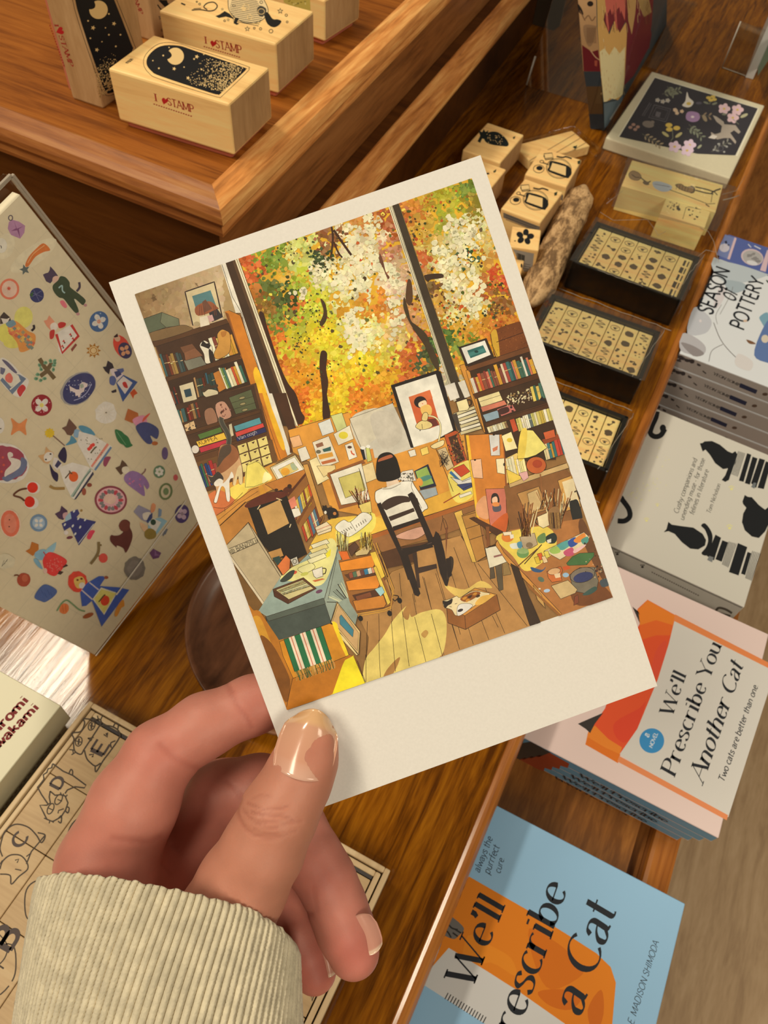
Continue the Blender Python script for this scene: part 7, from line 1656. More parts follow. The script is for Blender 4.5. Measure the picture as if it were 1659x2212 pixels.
# halo of the die cut silicone
for cr, x, y, r1, r2, rot in (('T', 60, 950, 110, 160, 20), ('T', 400, 1060, 330, 110, -35)): A.ell(cr, x, y, r1, r2, (206, 194, 162), rot, 22)
A.P('T', '105,660 150,635 225,655 300,705 290,790 240,860 130,815 92,740', PUR); A.P('T', '165,640 200,740 270,715 225,745 240,855 205,760 130,770 190,735', (124, 78, 112)); A.ring('T', 126, 612, 24, 30, 2.2, (96, 84, 90))
A.P('T', '300,1180 340,1080 430,980 520,915 600,995 520,1020 420,1080 340,1190', ORG, True); A.S('T', '330,1150 400,1040 530,940', 1.6, (220, 160, 110), True); A.star('T', 295, 1230, 66, SLT, rot=-15)
A.ring('T', 112, 1462, 104, 112, 5, (206, 116, 90), 0); A.ell('T', 112, 1462, 92, 100, (226, 178, 156)); A.star('T', 105, 1455, 32, (190, 84, 66), 7)
A.ell('T', 440, 1535, 84, 88, NAV); A.S('T', '370,1500 510,1560', 1, (110, 110, 140)); A.S('T', '400,1470 470,1610', 1, (110, 110, 140)); A.S('T', '370,1560 500,1480', 1, (110, 110, 140)); A.P('T', '350,1530 400,1490 385,1560', (60, 90, 60))
# green suit cat
A.P('T', '600,1190 650,1245 690,1300 680,1330 630,1360 600,1395 550,1370 512,1290 540,1275 575,1265 590,1240', (78, 66, 84)); A.P('T', '635,1320 680,1305 705,1340 650,1390 625,1365', (206, 170, 150), True)
A.P('T', '720,1310 780,1320 830,1380 840,1440 930,1510 1020,1590 1005,1640 980,1650 890,1580 940,1720 905,1750 830,1670 760,1580 700,1560 640,1490 630,1420 690,1360', GRN, True); A.S('T', '890,1580 905,1620', 2, CRM); A.S('T', '700,1450 740,1420 745,1480 775,1510', 3, (150, 176, 170), True); A.S('T', '915,1490 950,1440 945,1380', 5, (70, 60, 76), True); A.P('T', '715,1610 760,1600 800,1665 780,1690 740,1660', (206, 110, 120), True); A.ell('T', 1020, 1655, 20, 18, (176, 130, 130)); A.ell('T', 930, 1760, 22, 18, (176, 130, 130))
floret('T', 1180, 1850, 112, 126, BLU, (222, 206, 196), (206, 140, 110), 20); dots('T', 1180, 1850, 100, 112, 16, 6, (150, 170, 190))
# harlequin cat with yellow cloud
A.ell('T', 280, 1800, 110, 130, (206, 198, 110), 10); A.ell('T', 80, 1990, 110, 120, (206, 198, 100)); A.ell('T', 150, 2110, 110, 60, (204, 194, 100))
A.P('T', '45,1735 120,1800 130,1840 60,1870 0,1880 0,1790', (70, 62, 58)); A.P('T', '10,1810 80,1820 120,1800 90,1860 40,1880', (206, 196, 180))
A.P('T', '90,1880 170,1840 240,1880 330,1960 420,2010 410,2130 340,2190 240,2212 200,2100 110,1980', (206, 140, 76), True)
for i in range(40):
    x = rnd.uniform(110, 400); y = 1900 + (x - 110) * .75 + rnd.uniform(-60, 80); A.P('T', '%f,%f %f,%f %f,%f %f,%f' % (x, y - 26, x + 26, y, x, y + 26, x - 26, y), rnd.choice([(206, 120, 84), (150, 140, 110), (214, 170, 90), (196, 104, 80), (120, 130, 120)]))
A.P('T', '70,1870 150,1830 190,1880 130,1920 90,1910', (110, 136, 146), True); A.S('T', '375,1960 405,1930 400,1890', 5, (50, 44, 50), True)
# red dress cat
A.P('T', '585,1775 650,1850 640,1910 600,1950 560,1910 520,1840 560,1830', (206, 140, 110)); A.P('T', '600,1890 650,1860 690,1900 660,1960 610,1950', (222, 196, 180), True); A.P('T', '690,1880 730,1855 785,1870 770,1910 710,1930', RDD, True); A.P('T', '600,1960 650,1950 640,2040 600,2060 590,2010', RDD, True)
A.P('T', '670,1990 850,1880 945,2025 740,2250 700,2200', (222, 206, 196)); A.line(pts('T', '850,1890 935,2022 742,2225 672,2000'), 6, RDD)
for x, y in ((760, 2090), (840, 2010), (745, 2150), (870, 2060)): A.P('T', '%d,%d %d,%d %d,%d' % (x - 18, y, x, y - 26, x + 18, y + 8), RDD); A.ell('T', x + 10, y + 14, 10, 8, (70, 60, 50))
A.P('T', '845,2180 900,2110 920,2130 860,2210', (130, 70, 60)); A.P('T', '760,860 770,850', RDD) if False else None
# row three (crop U)
A.star('U', 1115, 205, 92, (160, 110, 44), 9, .6, 10); A.ell('U', 1115, 205, 34, 32, (206, 180, 130)); A.ring('U', 1115, 205, 50, 46, 2, (206, 180, 130))
A.ell('U', 1455, 160, 90, 150, (206, 74, 60), -28); A.ell('U', 1400, 60, 34, 40, (222, 170, 140), -28); A.P('U', '1355,40 1400,0 1410,40 1370,50', (60, 40, 44)); A.ell('U', 1492, 205, 80, 100, (60, 58, 90), -20)
for i in range(4):
    a = math.radians(45 + 90 * i - 15); A.ell('U', 1490 + 38 * math.cos(a), 205 + 42 * math.sin(a), 30, 24, (206, 150, 110), math.degrees(a), 10)
for s_ in ('470,300 530,400 600,480 650,540', '560,450 480,510', '560,440 620,350'): A.S('U', s_, 9, (104, 88, 60))
for x, y in ((600, 330), (650, 330), (640, 380), (635, 430), (470, 380), (490, 430), (450, 490), (485, 560), (530, 540), (540, 350), (430, 540), (650, 355)): A.ell('U', x, y, 26, 20, (110, 150, 120), rnd.uniform(0, 180), 9, jit=.15); A.ell('U', x + 4, y, 12, 9, (74, 104, 74), 0, 7)
A.ell('U', 930, 660, 240, 170, (150, 146, 140), -42, 40, jit=.03); A.ell('U', 942, 660, 222, 156, NAV, -42, 36); dots('U', 942, 655, 180, 130, 46, 6, (176, 176, 196))
A.P('U', '825,625 850,640 910,670 945,670 950,610 985,580 1010,585 1045,605 1040,635 1010,650 1000,690 960,720 950,760 935,765 925,740 900,750 895,710 860,690 835,690', (214, 190, 180)); A.P('U', '950,610 990,600 1000,640 960,660', (150, 160, 140)); A.S('U', '880,800 960,770 1040,700 1090,600', 1.6, (160, 160, 190), True)
# blue dress cat
A.P('U', '1285,325 1340,360 1360,415 1310,440 1300,490 1255,450 1225,400 1265,395', (50, 46, 54)); A.P('U', '1310,430 1350,415 1480,490 1400,560 1330,490', (206, 190, 196)); A.P('U', '1385,430 1470,415 1480,450 1440,480', (84, 96, 140)); A.P('U', '1310,520 1360,510 1385,560 1360,620 1310,600', (84, 96, 140), True)
A.P('U', '1360,460 1420,440 1450,490 1390,530', (60, 70, 110)); A.P('U', '1470,495 1642,580 1465,818 1385,590', (58, 84, 134)); A.P('U', '1470,510 1580,590 1490,725 1395,590', (206, 196, 200)); A.P('U', '1460,590 1500,580 1525,650 1480,640', RDD, True); A.P('U', '1325,690 1385,665 1390,700 1340,712', (50, 46, 54)); A.P('U', '1550,710 1600,660 1642,715 1600,740 1590,780', (190, 84, 50))
A.ell('U', 1260, 950, 128, 132, (216, 206, 184), 0, 24, jit=.08)
for i in range(14):
    a = i * .45; A.S('U', '%f,%f %f,%f' % (1260, 950, 1260 + 110 * math.cos(a), 950 + 110 * math.sin(a)), .8, (198, 188, 166))
A.ell('U', 1265, 945, 10, 8, (90, 84, 70))
floret('U', 495, 857, 124, 128, (140, 40, 50), (226, 206, 190), (214, 196, 90), 0); dots('U', 495, 857, 112, 116, 18, 7, (206, 150, 150))
A.P('U', '130,1010 225,1075 320,1015 300,1110 310,1215 225,1160 130,1215 150,1110', (204, 130, 80), True)
# pinafore girl at the left edge
A.P('U', '0,300 120,340 250,480 340,560 300,680 240,760 150,730 0,560', (214, 206, 190), True); A.P('U', '20,315 90,340 195,455 180,475 110,420', (96, 92, 112), True); A.P('U', '0,400 60,420 50,500 0,480', (100, 100, 120)); A.P('U', '230,490 310,540 145,728 0,560 60,480', (104, 118, 136)); A.P('U', '60,440 215,500 240,560 130,640 20,520', (226, 218, 180)); A.P('U', '60,510 110,470 150,530 130,590 70,570', (206, 110, 96), True); A.S('U', '115,670 240,560', 3, (206, 200, 180)); A.P('U', '200,680 260,610 305,650 270,710 235,755', (186, 60, 60), True)
# pair of cats with skirts
A.P('U', '822,1015 880,1080 915,1120 900,1160 850,1220 800,1210 770,1160 735,1130 790,1105', (104, 78, 66)); A.P('U', '890,1150 950,1160 930,1240 880,1230', (130, 160, 180), True); A.P('U', '935,1110 990,1100 1080,1140 1135,1210 1090,1215 1010,1190 960,1160', (84, 136, 156), True); A.P('U', '850,1220 915,1290 860,1320 780,1335 830,1280', (84, 136, 156), True)
A.P('U', '940,1170 1100,1210 1335,1350 1130,1640 1080,1610 920,1310', (222, 214, 194)); A.P('U', '1275,1310 1300,1330 1100,1600 1080,1585', (206, 130, 110)); A.P('U', '1315,1350 1335,1365 1140,1640 1120,1625', (96, 124, 150))
for i in range(28): x, y = rnd.uniform(950, 1230), rnd.uniform(1220, 1520); A.P('U', '%f,%f %f,%f %f,%f' % (x - 9, y, x, y - 12, x + 9, y + 4), (110, 104, 84)) if (x - 920) > (y - 1200) * .35 and (1330 - x) > (y - 1330) * .7 else None
for x, y in ((1090, 1340), (1060, 1380), (1110, 1330), (1080, 1360)): A.ell('U', x, y, 22, 22, (206, 70, 60), 0, 10)
A.S('U', '1080,1430 1110,1390 1150,1350', 3, (90, 84, 60), True); A.P('U', '1230,1560 1250,1480 1320,1475 1300,1520 1260,1590', (140, 70, 90), True)
A.star('U', 590, 1190, 64, (226, 176, 50), 10, .75); A.S('U', '630,1220 770,1340', 2.4, (120, 96, 84))
A.P('U', '545,1350 580,1390 640,1430 620,1500 570,1560 520,1540 450,1460 530,1440', (196, 156, 110)); A.P('U', '560,1420 630,1430 610,1510 540,1530 520,1470', (226, 212, 190), True); A.ell('U', 600, 1440, 12, 10, (60, 50, 50)); A.ell('U', 545, 1505, 12, 10, (60, 50, 50))
A.P('U', '760,1355 795,1440 780,1540 740,1530 690,1460', (50, 46, 70), True); A.P('U', '590,1560 640,1640 690,1680 680,1770 620,1710', (50, 46, 70), True); A.P('U', '640,1480 690,1490 740,1570 680,1640 620,1580', (206, 196, 196)); A.P('U', '650,1580 690,1510 730,1550 680,1610', (60, 60, 90))
A.P('U', '700,1600 860,1540 1050,1590 1110,1640 890,1985 850,1960 760,1780', (226, 216, 198)); A.P('U', '1070,1610 1090,1625 860,1960 840,1940', (150, 166, 150)); A.P('U', '1105,1650 1118,1680 905,1980 880,1985', (58, 60, 76)); A.S('U', '1080,1640 1010,1720 940,1840 870,1950', 2, (90, 110, 100))
A.ell('U', 875, 1710, 56, 62, (214, 96, 50)); A.S('U', '775,1730 830,1660 820,1640', 2.6, (84, 70, 50), True); A.S('U', '830,1660 860,1675', 2.6, (84, 70, 50)); dots('U', 860, 1700, 130, 130, 16, 5, (206, 180, 160)) if False else None
A.ell('U', 1065, 1810, 30, 24, (130, 70, 56)); A.ell('U', 1000, 1890, 26, 44, (150, 84, 66)); A.S('U', '590,1820 650,1850 770,1850', 6, (150, 120, 70), True)
A.P('U', '1370,1150 1440,1165 1480,1200 1530,1240 1560,1310 1580,1340 1510,1365 1470,1330 1430,1310 1390,1250', (54, 110, 70), True); A.S('U', '1390,1170 1500,1330', 1.2, (110, 150, 110))
# orange dungaree cat, purple cat
A.P('J', '570,1100 615,1120 620,1150 590,1165 555,1150', (176, 104, 60)); A.P('J', '590,1150 640,1130 655,1160 620,1185', (206, 140, 160), True); A.P('J', '640,1140 668,1120 660,1135 635,1160', (206, 90, 70), True); A.P('J', '605,1180 650,1160 705,1190 700,1235 670,1220 680,1250 660,1258 630,1230', (70, 80, 120), True); A.ell('J', 690, 1255, 14, 9, (176, 104, 60))
A.P('U', '1455,1510 1500,1550 1530,1600 1490,1650 1440,1690 1400,1640 1375,1605 1430,1580', (90, 70, 56)); A.P('U', '1460,1600 1520,1590 1540,1640 1500,1680 1455,1650', (216, 196, 170), True)
A.P('J', '555,1400 590,1378 640,1400 665,1440 655,1460 640,1440 645,1490 610,1470 560,1430', (140, 110, 150), True); dots('J', 605, 1425, 40, 30, 8, 4, (190, 110, 140)); A.S('J', '630,1395 645,1380 648,1368', 3, (130, 100, 90), True)
A.ell('J', 735, 1300, 14, 28, (100, 84, 120)) ; floret('J', 710, 1382, 26, 28, (96, 124, 96), (206, 206, 190), (150, 160, 120), 10, 6); A.ring('J', 739, 1470, 26, 34, 4, (104, 120, 80), 10); A.ell('J', 740, 1470, 12, 16, (110, 130, 90))
A.ell('J', 783, 1408, 10, 14, (190, 90, 90)); floret('V', 1480, 262, 58, 76, (78, 66, 110), (190, 166, 176), (150, 130, 140), 10)
# swan cameo, cherries
A.ell('U', 60, 1550, 290, 235, (222, 212, 190), 20, 30, jit=.02); A.ell('U', 60, 1550, 255, 205, (150, 70, 84), 10, 34, jit=.05); A.P('U', '250,1480 315,1520 310,1600 260,1680 180,1720 80,1770 20,1720 120,1680 220,1600', (104, 112, 136), True)
A.P('U', '85,1440 110,1415 145,1430 150,1465 120,1480 170,1490 240,1520 235,1590 180,1640 90,1690 50,1710 60,1640 130,1560 100,1500', (206, 196, 180), True)
for x, y in ((30, 1480), (40, 1570), (15, 1650)): A.ell('U', x, y, 16, 16, (190, 84, 70), n=8)
A.ell('U', 390, 1840, 90, 76, (216, 206, 184), 10); A.ell('U', 370, 2020, 90, 76, (216, 206, 184), 10); A.ell('U', 385, 1840, 64, 64, (206, 54, 38)); A.ell('U', 350, 2010, 62, 66, (200, 48, 34)); A.S('U', '320,1850 230,1870 160,1930 240,1960 290,2000', 4, (96, 60, 44), True)
A.ell('T', 10, 940, 70, 90, (212, 202, 180)); A.S('T', '0,940 12,955 10,975', 1.6, (60, 56, 50)); A.ell('U', -20, 1100, 70, 100, (222, 214, 196)); A.ell('U', 4, 1136, 8, 8, (50, 46, 44))
# crop V: lower rows
A.ell('V', 80, 340, 88, 118, (222, 186, 160), -8); A.ell('V', 80, 340, 76, 108, (212, 110, 84), -8); A.ell('V', 80, 340, 52, 80, (216, 128, 104), -8); A.ell('V', 74, 310, 6, 5, (60, 40, 36)); A.ell('V', 72, 366, 6, 5, (60, 40, 36))
A.ring('V', 312, 336, 62, 62, 4.6, (110, 136, 160), 0); A.ell('V', 312, 336, 52, 52, (150, 170, 184))
for i in range(4):
    a = math.radians(45 + i * 90); A.ell('V', 312 + 26 * math.cos(a), 336 + 26 * math.sin(a), 17, 13, (206, 204, 190), math.degrees(a), 9)
A.P('V', '498,196 545,235 550,275 510,312 475,300 445,262 485,240', (76, 58, 80)); A.P('V', '510,260 545,250 545,285 515,300', (190, 150, 150), True); A.P('V', '530,290 575,250 580,290 540,330', (150, 176, 190), True)
A.P('V', '570,245 630,225 645,260 620,290 780,325 640,520 570,370 520,400 500,340 580,300', (58, 62, 112)); 
for x, y in ((600, 240), (635, 300), (690, 310), (590, 360), (650, 370), (610, 425), (525, 350)): A.ell('V', x, y, 8, 14, (196, 196, 214), 30, 8)
A.S('V', '635,505 760,345', 1.6, (190, 190, 214)); A.ell('V', 660, 235, 10, 10, (150, 120, 70)); A.ell('V', 565, 455, 26, 12, (110, 60, 70), -10); A.P('V', '705,455 730,400 770,400 755,430 730,470', (206, 70, 90), True); A.ell('V', 535, 415, 18, 18, (206, 196, 190))
A.ell('V', 900, 150, 132, 116, (130, 62, 72), 5, 36); A.ell('V', 900, 150, 116, 100, (206, 160, 160), 5, 30)
for i in range(18):
    a = 2 * math.pi * i / 18; A.ell('V', 900 + 82 * math.cos(a), 150 + 70 * math.sin(a), 20, 15, (120, 120, 116) if i % 3 else (176, 70, 80), math.degrees(a), 9, jit=.2)
A.ell('V', 895, 140, 52, 42, (222, 176, 156), 0, 16, jit=.12)
A.P('V', '1125,190 1180,215 1230,240 1240,290 1200,335 1150,310 1085,245', (140, 136, 150)); A.P('V', '1160,260 1220,250 1215,300 1170,310', (206, 196, 176), True); A.P('V', '1215,270 1240,255 1235,300 1200,340 1190,320', (60, 70, 110)); A.P('V', '1235,180 1265,190 1255,240 1225,250', (206, 140, 100), True); A.P('V', '1210,320 1300,290 1360,320 1250,460 1200,400', (140, 176, 186)); A.P('V', '1200,340 1250,300 1310,330 1260,420', (206, 206, 186)); A.ell('V', 1245, 330, 22, 24, (50, 74, 60)); A.P('V', '1290,215 1315,230 1310,280 1285,290', (120, 140, 160)); A.P('V', '1140,330 1200,370 1180,410 1150,380', (206, 170, 130), True); A.ell('V', 1220, 425, 50, 46, (140, 120, 60), 0, 14, jit=.08); A.S('V', '1325,440 1350,380', 3, (110, 116, 124)); A.S('V', '1340,430 1360,385', 3, (110, 116, 124))
A.P('V', '965,360 985,320 1020,308 1055,330 1055,370 1075,420 1070,480 1025,578 1000,540 950,520 945,535 900,490 893,455 905,435 930,440 970,435 1000,410 985,395', (96, 54, 48), True); A.ell('V', 1010, 360, 44, 48, (110, 62, 52), 0, 14)
A.P('V', '255,490 310,510 312,550 265,605 205,565 240,545', (176, 108, 50)); A.P('V', '290,570 360,550 380,600 330,640 280,610', (130, 166, 180), True); A.P('V', '370,560 440,500 455,500 440,560 400,590', (140, 176, 190), True); A.P('V', '275,625 310,640 345,710 310,695 275,650', (120, 160, 176), True)
A.P('V', '345,640 390,575 460,590 540,640 520,690 470,750 430,768 370,730', (206, 66, 62), True); dots('V', 440, 670, 70, 70, 30, 6, (226, 110, 100)); A.P('V', '505,695 535,670 552,685 515,700', (70, 56, 50)); A.P('V', '465,750 480,725 515,735 490,758', (70, 56, 50)); A.S('V', '350,570 370,600', 2, RDD); A.ell('V', 365, 725, 16, 22, (206, 176, 160))
A.S('V', '735,670 780,610 800,560 800,490', 6, (124, 106, 70), True); A.S('V', '800,520 825,515', 4, (124, 106, 70)); A.S('V', '785,605 810,605', 3, (124, 106, 70)); A.ell('V', 838, 622, 36, 38, (206, 84, 72))
A.ell('V', 1095, 705, 86, 94, (124, 116, 104), 0, 26, jit=.06); A.ell('V', 1095, 705, 60, 66, (134, 124, 112), 0, 18, jit=.1); A.P('V', '1215,580 1245,545 1310,580 1290,620 1245,630', (112, 76, 110)); A.P('V', '1260,550 1270,585 1300,600 1255,605', (140, 104, 140))
A.ell('V', 190, 798, 56, 56, (160, 76, 56), 0, 16, jit=.03); A.S('V', '155,770 135,760 112,765', 3, (110, 70, 50), True); A.ell('V', 200, 785, 26, 30, (176, 96, 70))
A.P('V', '278,945 300,890 350,840 400,845 460,885 440,930 370,978 330,972', (78, 98, 144), True)
for i in range(4): A.S('V', '%d,%d %d,%d' % (330 + i * 26, 880 + (i % 2) * 20, 352 + i * 24, 920 + (i % 2) * 20), 1, (60, 78, 124))
A.S('V', '460,1052 500,990 540,965 580,990 640,1040 690,1055', 3, (112, 140, 100), True); A.ell('V', 520, 1035, 38, 44, (214, 120, 70), 20, 14, jit=.05); A.S('V', '505,1005 515,1065', 1.2, (190, 96, 50)); A.S('V', '530,1000 535,1065', 1.2, (190, 96, 50))
# lion hood girl
A.ell('V', 628, 815, 82, 88, (206, 76, 60), 0, 22, jit=.08); A.P('V', '600,790 660,770 690,810 680,850 640,870 610,850', (226, 176, 96), True); A.ell('V', 665, 845, 26, 26, (226, 206, 190)); A.ell('V', 628, 800, 10, 8, (110, 60, 40)); A.ell('V', 660, 790, 10, 8, (110, 60, 40))
A.P('V', '700,830 800,770 840,770 850,790 810,850 960,860 1050,880 825,1180 745,970 700,1010 665,1015 650,900', (66, 92, 160)); A.P('V', '820,860 950,905 845,1085 750,955', (226, 196, 110)); A.line(pts('V', '820,868 945,908 845,1078 757,955 820,868'), 2.4, (206, 200, 200)); A.ell('V', 852, 968, 36, 42, (206, 74, 50), 20); A.S('V', '800,980 840,930 855,920', 2.6, (84, 80, 50), True); A.S('V', '725,820 800,880', 3, (190, 180, 180)); A.S('V', '660,880 750,960', 3, (190, 180, 180))
A.P('V', '960,1000 1000,960 1010,1010 985,1030 950,1095 930,1080', (206, 140, 60), True); A.ell('V', 715, 1090, 46, 18, (150, 84, 50), -22); A.ell('V', 862, 780, 18, 12, (150, 84, 60))
A.ell('V', 30, 650, 90, 60, (200, 190, 160), 0, 16, jit=.1); A.S('V', '10,690 60,630 50,650', 1.2, (120, 114, 100)); A.S('V', '30,640 10,690 40,660', 1.2, (130, 124, 108))
b.build('sheet', pad)
b = MB(PBL)                                                      # clear sleeve, a little larger than the sheet, with fold and edge glints painted on as pale strips
b.rbox(c0 + SU * .0032 + SA * .0011, (SA, SU, SNN), (sw_ + .0022, sh_ + .0065, th + .0016), m_film, .0006, 1)
f0 = SS.at(248, 1283); f1 = SS.at(400, 1078)
for p, q, w in ((f0, f1, .0007), (PBL + SU * .0005, PBL + SA * sw_ + SU * .0005, .0006)):
    a_ = nrm(q - p); n_ = SNN; b.rbox((p + q) / 2 + n_ * .0012, (a_, np.cross(n_, a_), n_), (np.linalg.norm(q - p), w, .0004), m_edge, 0)
tr = PBL + SA * (sw_ + .0021) + SU * (sh_ + .0064); br = PBL + SA * (sw_ + .0021) + SU * .012; tl = PBL + SU * (sh_ + .0064)
for p, q, w in ((br, tr, .0022), (tr, tl, .0016)):
    a_ = nrm(q - p); b.rbox((p + q) / 2 - SNN * .0006, (a_, np.cross(SNN, a_), SNN), (np.linalg.norm(q - p), w, .0012), m_filmlit, .0002, 1)
b.build('clear_sleeve', pad)
b = MB(PBL)                                                      # easel strut that props the pad up
s0_ = PBL + SA * sw_ * .5 + SU * sh_ * .55 - SNN * (th + .001); s1_ = np.array([s0_[0] - .075, s0_[1] + .015, .001])
d_ = nrm(s1_ - s0_); a_ = nrm(SA - d_ * (SA @ d_)); b.rbox((s0_ + s1_) / 2, (d_, a_, np.cross(d_, a_)), (np.linalg.norm(s1_ - s0_), .05, .002), m_sheet, .0004, 1); b.build('easel_strut', pad)
# ================================================================== the hand: one continuous skin around a skeleton, then nails and sleeve
def cp(x, y, d): return np.array([(x - CX) / FPX * d, (y - CY) / FPX * d, d])
def cam2w(v): return EYE + np.asarray(v) @ ROT.T
def joint(x, y, d, rpx): return (cp(x, y, d), rpx / FPX * d)
thumb = [joint(673, 1600, .1962, 56), joint(661, 1640, .1958, 66), joint(640, 1690, .1950, 72), joint(603, 1757, .1940, 82), joint(568, 1835, .1948, 87), joint(524, 1912, .1970, 96), joint(440, 2075, .2045, 122), joint(360, 2240, .209, 135)]
index = [joint(640, 1492, .2125, 54), joint(545, 1523, .2128, 61), joint(440, 1568, .2105, 67), joint(345, 1634, .2085, 75), joint(290, 1735, .2065, 93), joint(232, 1868, .2065, 104), joint(300, 2180, .213, 140)]
middle = [joint(764, 2056, .2160, 56), joint(745, 2005, .2160, 60), joint(727, 1953, .2165, 60), joint(703, 1898, .2175, 61), joint(672, 1850, .219, 63), joint(632, 1790, .222, 69), joint(560, 1706, .2265, 72), joint(480, 1722, .227, 76), joint(395, 1850, .226, 92), joint(330, 2170, .218, 150)]
ring_ = [joint(680, 2098, .2265, 47), joint(664, 2055, .2275, 50), joint(640, 2005, .229, 52), joint(600, 1950, .233, 58), joint(520, 1885, .239, 66), joint(450, 1930, .236, 86), joint(350, 2180, .224, 140)]
pinky = [joint(600, 2110, .2400, 40), joint(585, 2060, .242, 44), joint(555, 2010, .245, 48), joint(500, 1985, .247, 58), joint(440, 2060, .240, 84), joint(380, 2200, .228, 120)]
palm = [joint(232, 1875, .2085, 100), joint(330, 1905, .2195, 98), joint(420, 1930, .228, 92), joint(430, 2020, .232, 110)]
wrist = [joint(330, 2120, .2120, 170), joint(310, 2300, .2110, 180), joint(290, 2500, .2100, 185)]
chains = {'thumb': thumb, 'index': index, 'middle': middle, 'ring': ring_, 'pinky': pinky, 'palm': palm, 'wrist': wrist}
VX = .00072
lo = np.array([-.094, .040, .172]); hi = np.array([.004, .158, .270])
nx, ny, nz = (np.ceil((hi - lo) / VX)).astype(int)
gx = (lo[0] + VX * np.arange(nx)).astype(np.float32); gy = (lo[1] + VX * np.arange(ny)).astype(np.float32); gz = (lo[2] + VX * np.arange(nz)).astype(np.float32)
def smin(a, b, k):
    h = np.clip(.5 + .5 * (b - a) / k, 0, 1); return b * (1 - h) + a * h - k * h * (1 - h)
def seg_d(P, a, ra, b, rb):
    ab = (b - a).astype(np.float32); L2 = float(ab @ ab)
    ap = [P[i] - np.float32(a[i]) for i in range(3)]
    t = np.clip((ap[0] * ab[0] + ap[1] * ab[1] + ap[2] * ab[2]) / np.float32(L2), 0, 1)
    d = np.sqrt((ap[0] - t * ab[0]) ** 2 + (ap[1] - t * ab[1]) ** 2 + (ap[2] - t * ab[2]) ** 2)
    return d - (np.float32(ra) + t * np.float32(rb - ra))
def chain_d(P, ch, k=.0025):
    D = None
    for (a, ra), (b, rb) in zip(ch[:-1], ch[1:]):
        d = seg_d(P, a, ra, b, rb); D = d if D is None else smin(D, d, k)
    return D
def field(P, want=False):
    ds = {n: chain_d(P, c, .004 if n in ('palm', 'wrist') else .0028) for n, c in chains.items()}
    body = smin(ds['palm'], ds['wrist'], .010)
    body = smin(body, ds['pinky'], .0022); body = smin(body, ds['ring'], .0016)
    body = smin(body, ds['middle'], .0016); body = smin(body, ds['index'], .0022); body = smin(body, ds['thumb'], .0022)
    return (body, ds) if want else body
F = np.empty((nx, ny, nz), np.float32)
for i0 in range(0, nx, 24):
    P = np.meshgrid(gx[i0:i0 + 24], gy, gz, indexing='ij'); F[i0:i0 + 24] = field(P)
def surface_nets(F):
    s = F < 0
    c = np.zeros((nx - 1, ny - 1, nz - 1), np.int8)
    for a in (0, 1):
        for b_ in (0, 1):
            for d in (0, 1): c += s[a:nx - 1 + a, b_:ny - 1 + b_, d:nz - 1 + d]
    cells = np.argwhere((c > 0) & (c < 8)); idx = -np.ones(c.shape, np.int32); idx[tuple(cells.T)] = np.arange(len(cells))
    acc = np.zeros((len(cells), 3)); cnt = np.zeros(len(cells))
    cor = [(a, b_, d) for a in (0, 1) for b_ in (0, 1) for d in (0, 1)]
    for i, p in enumerate(cor):
        for q in cor[i + 1:]:
            if sum(abs(p[k] - q[k]) for k in range(3)) != 1: continue
            f0 = F[tuple((cells + p).T)]; f1 = F[tuple((cells + q).T)]; m = (f0 < 0) != (f1 < 0)
            t = np.where(m, f0 / np.where(m, f0 - f1, 1), 0)[:, None]
            acc += np.where(m[:, None], np.array(p) + t * (np.array(q) - np.array(p)), 0); cnt += m
    V = lo + VX * (cells + acc / cnt[:, None])
    quads = []
    for ax in range(3):
        o = [(0, 0, 0)] * 4; u, v = [k for k in range(3) if k != ax]
        sl0 = [slice(None)] * 3; sl1 = [slice(None)] * 3; sl0[ax] = slice(0, -1); sl1[ax] = slice(1, None)
        e = np.argwhere(s[tuple(sl0)] != s[tuple(sl1)]); e = e[(e[:, u] > 0) & (e[:, v] > 0) & (e[:, u] < F.shape[u] - 1) & (e[:, v] < F.shape[v] - 1)]
        def g(du, dv):
            x = e.copy(); x[:, u] += du; x[:, v] += dv; return idx[tuple(x.T)]
        q = np.stack([g(-1, -1), g(0, -1), g(0, 0), g(-1, 0)], 1); fl = s[tuple(e.T)] ^ (ax == 1)
        q[~fl] = q[~fl][:, ::-1]; quads.append(q)
    Q = np.concatenate(quads); return V, Q[(Q >= 0).all(1)]
HV, HQ = surface_nets(F)
for it in range(3):                                             # relax the voxel steps
    ac = np.zeros_like(HV); cn = np.zeros(len(HV))
    for k in range(4):
        np.add.at(ac, HQ[:, k], HV[HQ[:, (k + 1) % 4]] + HV[HQ[:, (k - 1) % 4]]); np.add.at(cn, HQ[:, k], 2)
    HV = HV * .4 + .6 * ac / np.maximum(cn, 1)[:, None]
_, ds = field([HV[:, i].astype(np.float32) for i in range(3)], True)
fn = np.cross(HV[HQ[:, 1]] - HV[HQ[:, 0]], HV[HQ[:, 2]] - HV[HQ[:, 0]]); vn = np.zeros_like(HV)
for k in range(4): np.add.at(vn, HQ[:, k], fn)
vn /= np.linalg.norm(vn, axis=1)[:, None] + 1e-12
if (vn * (HV - HV.mean(0))).sum() < 0: HQ = HQ[:, ::-1]; vn = -vn
hp = np.stack([CX + FPX * HV[:, 0] / HV[:, 2], CY + FPX * HV[:, 1] / HV[:, 2]], 1)
